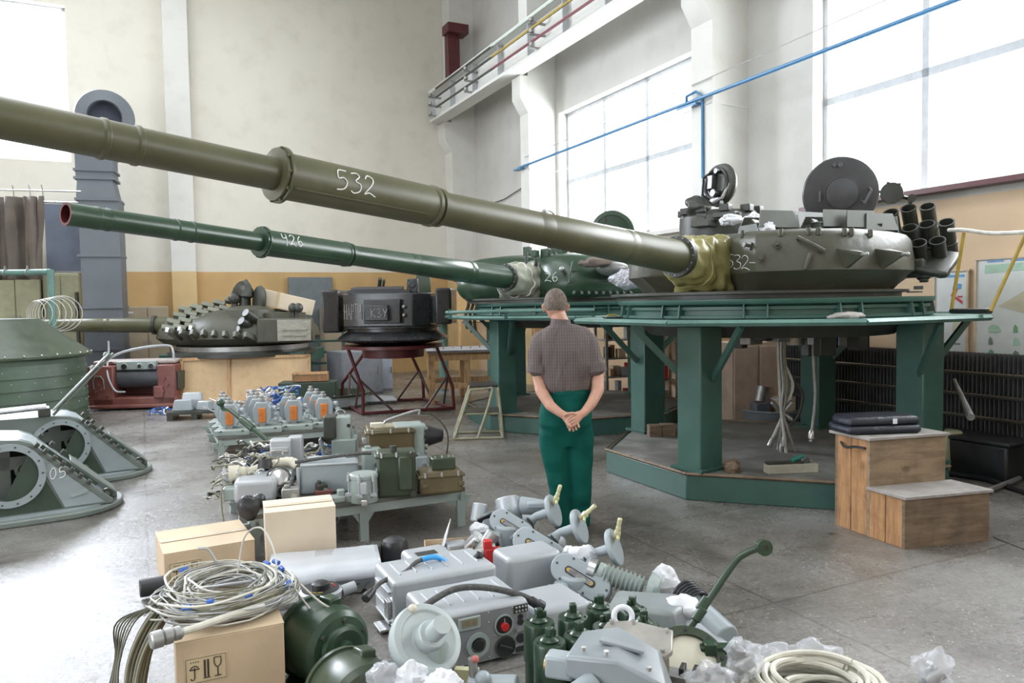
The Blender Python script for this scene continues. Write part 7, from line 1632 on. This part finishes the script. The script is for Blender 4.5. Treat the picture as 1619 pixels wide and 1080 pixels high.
for r in range(3):
    for k in range(9): x, z = .06 + k * .105, .06 + r * .12; w_ = rnd.choice((.03, .055, .02)); sh.append(((pg, pd, pgl)[(k + r) % 3], [(x, z), (x + w_, z + .005), (x + w_ * .8, z + .06), (x + w_ * .3, z + .08), (x, z + .05)]))
for k in range(3): sh.append((pgl, [(.45 + k * .19, .34), (.57 + k * .19, .34), (.57 + k * .19, .42), (.45 + k * .19, .42)]))
poster('large green and tan turret diagram poster on the right wall', 4.78, 2.55, .95, 1.98, sh)
sh = [(pb_, [(.15, .92), (.9, .92), (.9, .95), (.15, .95)]), (pb_, [(.55, .78), (.8, .78), (.82, .84), (.6, .85)]), (pr, [(.5, .70), (.85, .60), (.85, .64), (.62, .70), (.72, .79), (.6, .78)]), (pr, [(.7, .68), (.85, .68), (.85, .70), (.7, .70)]), (pd, [(.2, .3), (.3, .3), (.3, .42), (.2, .42)]), (pt, [(.55, .28), (.75, .25), (.85, .4), (.6, .42)]), (pd, [(.3, .12), (.8, .12), (.8, .14), (.3, .14)])]
poster('narrow poster with red and blue hose diagram left of the large one', 5.22, 4.86, 1.02, 1.88, sh)
sh = [(pd, [(.15, .62), (.4, .6), (.38, .7), (.2, .7)]), (pd, [(.6, .62), (.85, .6), (.83, .7), (.65, .7)]), (pb_, [(.2, .25), (.8, .25), (.85, .38), (.5, .45), (.15, .35)]), (pg, [(.25, .2), (.75, .2), (.7, .25), (.3, .25)])]
poster('small white sheet with blue and grey drawing seen under the near shelf', 6.55, 6.25, .95, 1.42, sh, False)
t = rthing('heating_pipes', 'dark ribbed heating pipes stacked along the foot of the right wall', 'radiator', 7.22, 0, 0)
for k in range(5):
    z = .14 + k * .21; prof = []
    for j in range(150): y = j * .042; prof += [(.035, y), (.125, y + .004), (.125, y + .010), (.035, y + .014)]
    MB(TR(0, 1.6, z) @ RX(-90) @ RZ(45)).lathe(prof, 4).build('finned_pipe', mat('dusty_fins', (.075, .075, .08), .6, var=.3, dirt=.4, dirtcol=(.16, .15, .14)), t, smooth=5)
    MB().cyl((-.1, 1.5, z - .105), (-.1, 7.9, z - .105), .012, n=8).build('rod', edark, t)
t['category'] = 'radiator'
t = thing('jerrycan', 'pale olive plastic canister behind the right leg of the near stand', 'canister', tuple(gnd(1497, 720).xy) + (0,), 20); c0 = at(1497, 660, 7.0); t.location = (c0.x, 7.0, 0)
MB().box((0, 0, .19), (.30, .2, .38), taper=.85).build('body', mat('pale_olive_plastic', (.36, .38, .24), .5), t, bev=.04, seg=3); MB().cyl((-.08, 0, .37), (-.08, 0, .42), .035).build('cap', black, t)
# black bench with hoses, rods, hoses on floor at the far right
c0 = at(1535, 680, 6.9); t = thing('black_trough', 'low black trough under the poster wall full of dark hoses', 'trough', (c0.x, 6.95, 0), -64)
MB().box((0, 0, .16), (.95, .4, .32)).build('body', black, t, bev=.02); MB().box((0, 0, .335), (1.0, .44, .03)).build('rim', black, t, bev=.01)
o = MB().tube([at(1509, 600, 6.9), at(1535, 660, 6.3)], [.012, .032], n=10).build('air_gun', steel); tag(o, 'grey rod-like air tool leaning on the heating pipes', 'tool')
for k in range(5):
    rr_ = .22 + .04 * k; q = gnd(1560, 745); pts = [Vector((q.x + .15 * (k % 3) + rr_ * cos(j * .21 + k), q.y + .1 * (k % 2) + rr_ * .7 * sin(j * .21 + k), .02 + .006 * k)) for j in range(31)]
    o = MB().tube(pts, .016, n=7).build('black_hose', black); tag(o, ('smallest black hose loop on the floor right of the wooden steps', 'second black hose loop on the floor under the poster wall', 'middle black hose loop on the floor under the poster wall', 'wide black hose loop on the floor under the poster wall', 'widest black hose loop on the floor by the right picture edge')[k], 'hose', 'black hoses on the floor at the right')
a, b_ = gnd(1500, 755), gnd(1625, 782)
o = MB().tube([a + Vector((0, .1, .025)), gnd(1560, 762) + Vector((0, 0, .025)), gnd(1640, 790) + Vector((0, 0, .025))], .022, n=8).build('floor_pipe', black); tag(o, 'black pipe lying on the floor behind the lower wooden step', 'pipe')
o = MB().tube([gnd(1560, 782) + Vector((0, .0, .03)), gnd(1612, 765) + Vector((0, 0, .05))], .02, n=8).build('floor_pipe', steel); tag(o, 'short grey pipe on the floor right of the lower wooden step', 'pipe')
g = MB(); q = gnd(1575, 852); q2 = gnd(1650, 880); g.tube([q + Vector((.0, 0, .006)), q2 + Vector((0, 0, .006))], .006, n=4); g.tube([q + Vector((.0, .03, .006)), q2 + Vector((0, .03, .006))], .006, n=4); o = g.build('floor_strip', steel); tag(o, 'thin metal strip set on the floor right of the wooden steps', 'strip')
# seen beneath the near stand
t = thing('tool_locker', 'pinkish-beige steel tool cupboard seen under the near stand', 'cabinet', (at(1180, 600, 9.5).x, 9.5, 0), 16)
MB().box((0, .0, .60), (.72, .5, 1.0)).build('body', mat('beige_pink', (.42, .32, .25), .5, var=.1, dirt=.3), t, bev=.01)
for x in (-.18, .18): MB().box((x, -.262, .60), (.32, .02, .9)).build('door', MATS['beige_pink'], t, bev=.004)
for x in (-.32, .32): MB().box((x, 0, .06), (.05, .4, .12)).build('foot', edark, t)
o = MB(TR(at(1182, 600, 9.55).x + .1, 9.6, 1.102)).lathe([(.12, 0), (.14, .02), (.05, .05), (.04, .09)], 20).build('metal_dish', chrome); tag(o, 'small shiny dish on top of the beige tool cupboard', 'dish')
t = thing('leaning_plank', 'teal strut leaning in front of the beige tool cupboard', 'strut', tuple(gnd(1190, 678).xy) + (0,)); q = gnd(1190, 673); e_ = at(1167, 538, q.y + .05); MB().tube([(0, 0, .01), (e_.x - t.location.x, .05, e_.z)], .035, n=4).build('strut', teal, t); 
t = thing('shelf_rack', 'dark wire ladder rack left of the beige tool cupboard', 'rack', tuple(gnd(1150, 672).xy) + (0,)); q = t.location; MB().tube([(.0, 0, 0), (-.12, .0, 1.15)], .04, n=4).build('post', black, t)
for z in (.22, .42, .62, .95): MB().tube([(-.1, .02, z), (.25, .1, z - .01)], .008, n=5).build('wire', steel, t)
t = thing('grey_tub', 'low curved grey tub under the near stand behind its deck', 'tub', (at(1218, 650, 9.25).x, 9.28, 0)); MB().lathe([(.32, 0), (.37, .26), (.39, .27), (.37, .29), (.30, .03), (0, .02)], 48, cap=False).build('tub', mat('tub_grey', (.15, .17, .18), .5), t)
t = case('small_carton', 'cream carton with white lid standing in the grey tub', (at(1238, 640, 9.3).x, 9.3, .03), (.26, .22, .40), card, 15, .004, 'box'); MB().box((-.06, -.0, .37), (.2, .24, .02)).build('lid', paper, t)
t = case('instrument_case', 'blue-grey case in the grey tub behind the hanging loom', (at(1200, 640, 9.2).x, 9.2, .03), (.2, .2, .34), dgrey, 15)
o = MB().cyl((at(1203, 620, 9.2).x, 9.25, .38), (at(1208, 600, 9.2).x, 9.25, .56), .08, n=18).build('paint_tin', steel); tag(o, 'dull tin can tilted behind the blue-grey case in the tub', 'tin')
t = thing('striped_stand', 'small blue and yellow striped cone behind the hanging cable loom', 'cone', (at(1270, 620, 9.6).x, 8.97, 0)); MB().cyl((0, 0, 0), (0, 0, .82), .12, .012, n=16).build('cone', bluep, t); 
for z in (.2, .45, .68): MB().cyl((0, 0, z), (0, 0, z + .1), .125 - .13 * z, .125 - .13 * (z + .1), n=16).build('yellow_band', yellowp, t)
for k, (px, d_, w) in enumerate(((1040, 11.75, .45), (985, 12.5, .8))):
    t = thing('shelving_unit', ('grey steel shelving with small parts seen between the two stands', 'wider grey shelving with trays and tools behind the far stand')[k], 'shelving', (at(px, 600, d_).x, d_, 0), 20)
    for x in (-w / 2, w / 2):
        for y in (-.2, .2): MB().box((x, y, .67), (.04, .04, 1.34)).build('post', steel, t)
    for z in (.1, .4, .7, 1.0, 1.3): MB().box((0, 0, z), (w, .42, .02)).build('shelf', steel, t)
    for j in range(14):
        z = (.1, .4, .7, 1.0)[j % 4]; x = -w * .4 + w * .8 * ((j * 37) % 10) / 10; hh = rnd.uniform(.06, .22); cc_ = (paper, redb, card, edark, tgreen, sgrey, pine)[j % 7]
        o = MB(t.matrix_world).box((0, 0, 0), (.01, .01, .01)) if False else MB(TR(*t.location) @ RZ(20)).box((x, rnd.uniform(-.1, .1), z + .012 + hh / 2), (rnd.uniform(.06, .14), .12, hh)).build('small_box', cc_, None, bev=.003)
        tag(o, 'small %s part box on the %s shelf of the %s shelving' % (('white', 'red', 'cardboard', 'black', 'grey-green', 'silver', 'wooden')[j % 7], ('lowest', 'second', 'third', 'top')[j % 4], ('narrow', 'wide')[k]), 'box', 'part boxes on the steel shelving')
t = thing('tool_board', 'orange-brown tool board with hanging tools behind the far stand', 'tool board', (at(785, 440, 13.8).x, 13.9, 0), 12)
MB().box((0, 0, 1.75), (1.5, .05, .9)).build('board', mat('tool_board_paint', (.48, .3, .13), .6), t); 
for x in (-.7, .7): MB().box((x, 0, .65), (.05, .05, 1.3)).build('post', pine, t)
for k in range(7): MB().box((-.5 + k * .16, -.05, 1.95 + .03 * (k % 3)), (.035, .03, .22)).build('hanging_tool', edark, t)
MB().tube([(-.75, -.1, 2.1), (.0, -.1, 2.22), (.7, -.1, 2.32)], .03, n=8).build('red_bar', mat('brown_red_bar', (.28, .09, .06), .5), t); MB().sph((-.75, -.1, 2.1), .1, (1, .5, .8)).build('red_bar_end', MATS['brown_red_bar'], t)
t = thing('hanging_tools', 'chains and hooks dangling from a bar at the left end of the far stand', 'chains', (0, 0, 0)); 
for k, px in enumerate((738, 745, 752)): MB().tube(smooth([at(px, 465, 10.9), at(px + 3, 480, 10.9), at(px - 2, 500, 10.9), at(px + 1, 520 + 6 * k, 10.9)]), .022, n=6).build('chain', edark, t)
MB().tube([at(732, 463, 10.9), at(760, 462, 10.9)], .02, n=6).build('bar', edark, t)
p = at(757, 463, 10.6); o = crumple('foil_sheet', '', p, (.18, .12, .12), foil, 44, amp=.35); tag(o, 'crinkled silver bundle under the second gun mantle', 'foil')
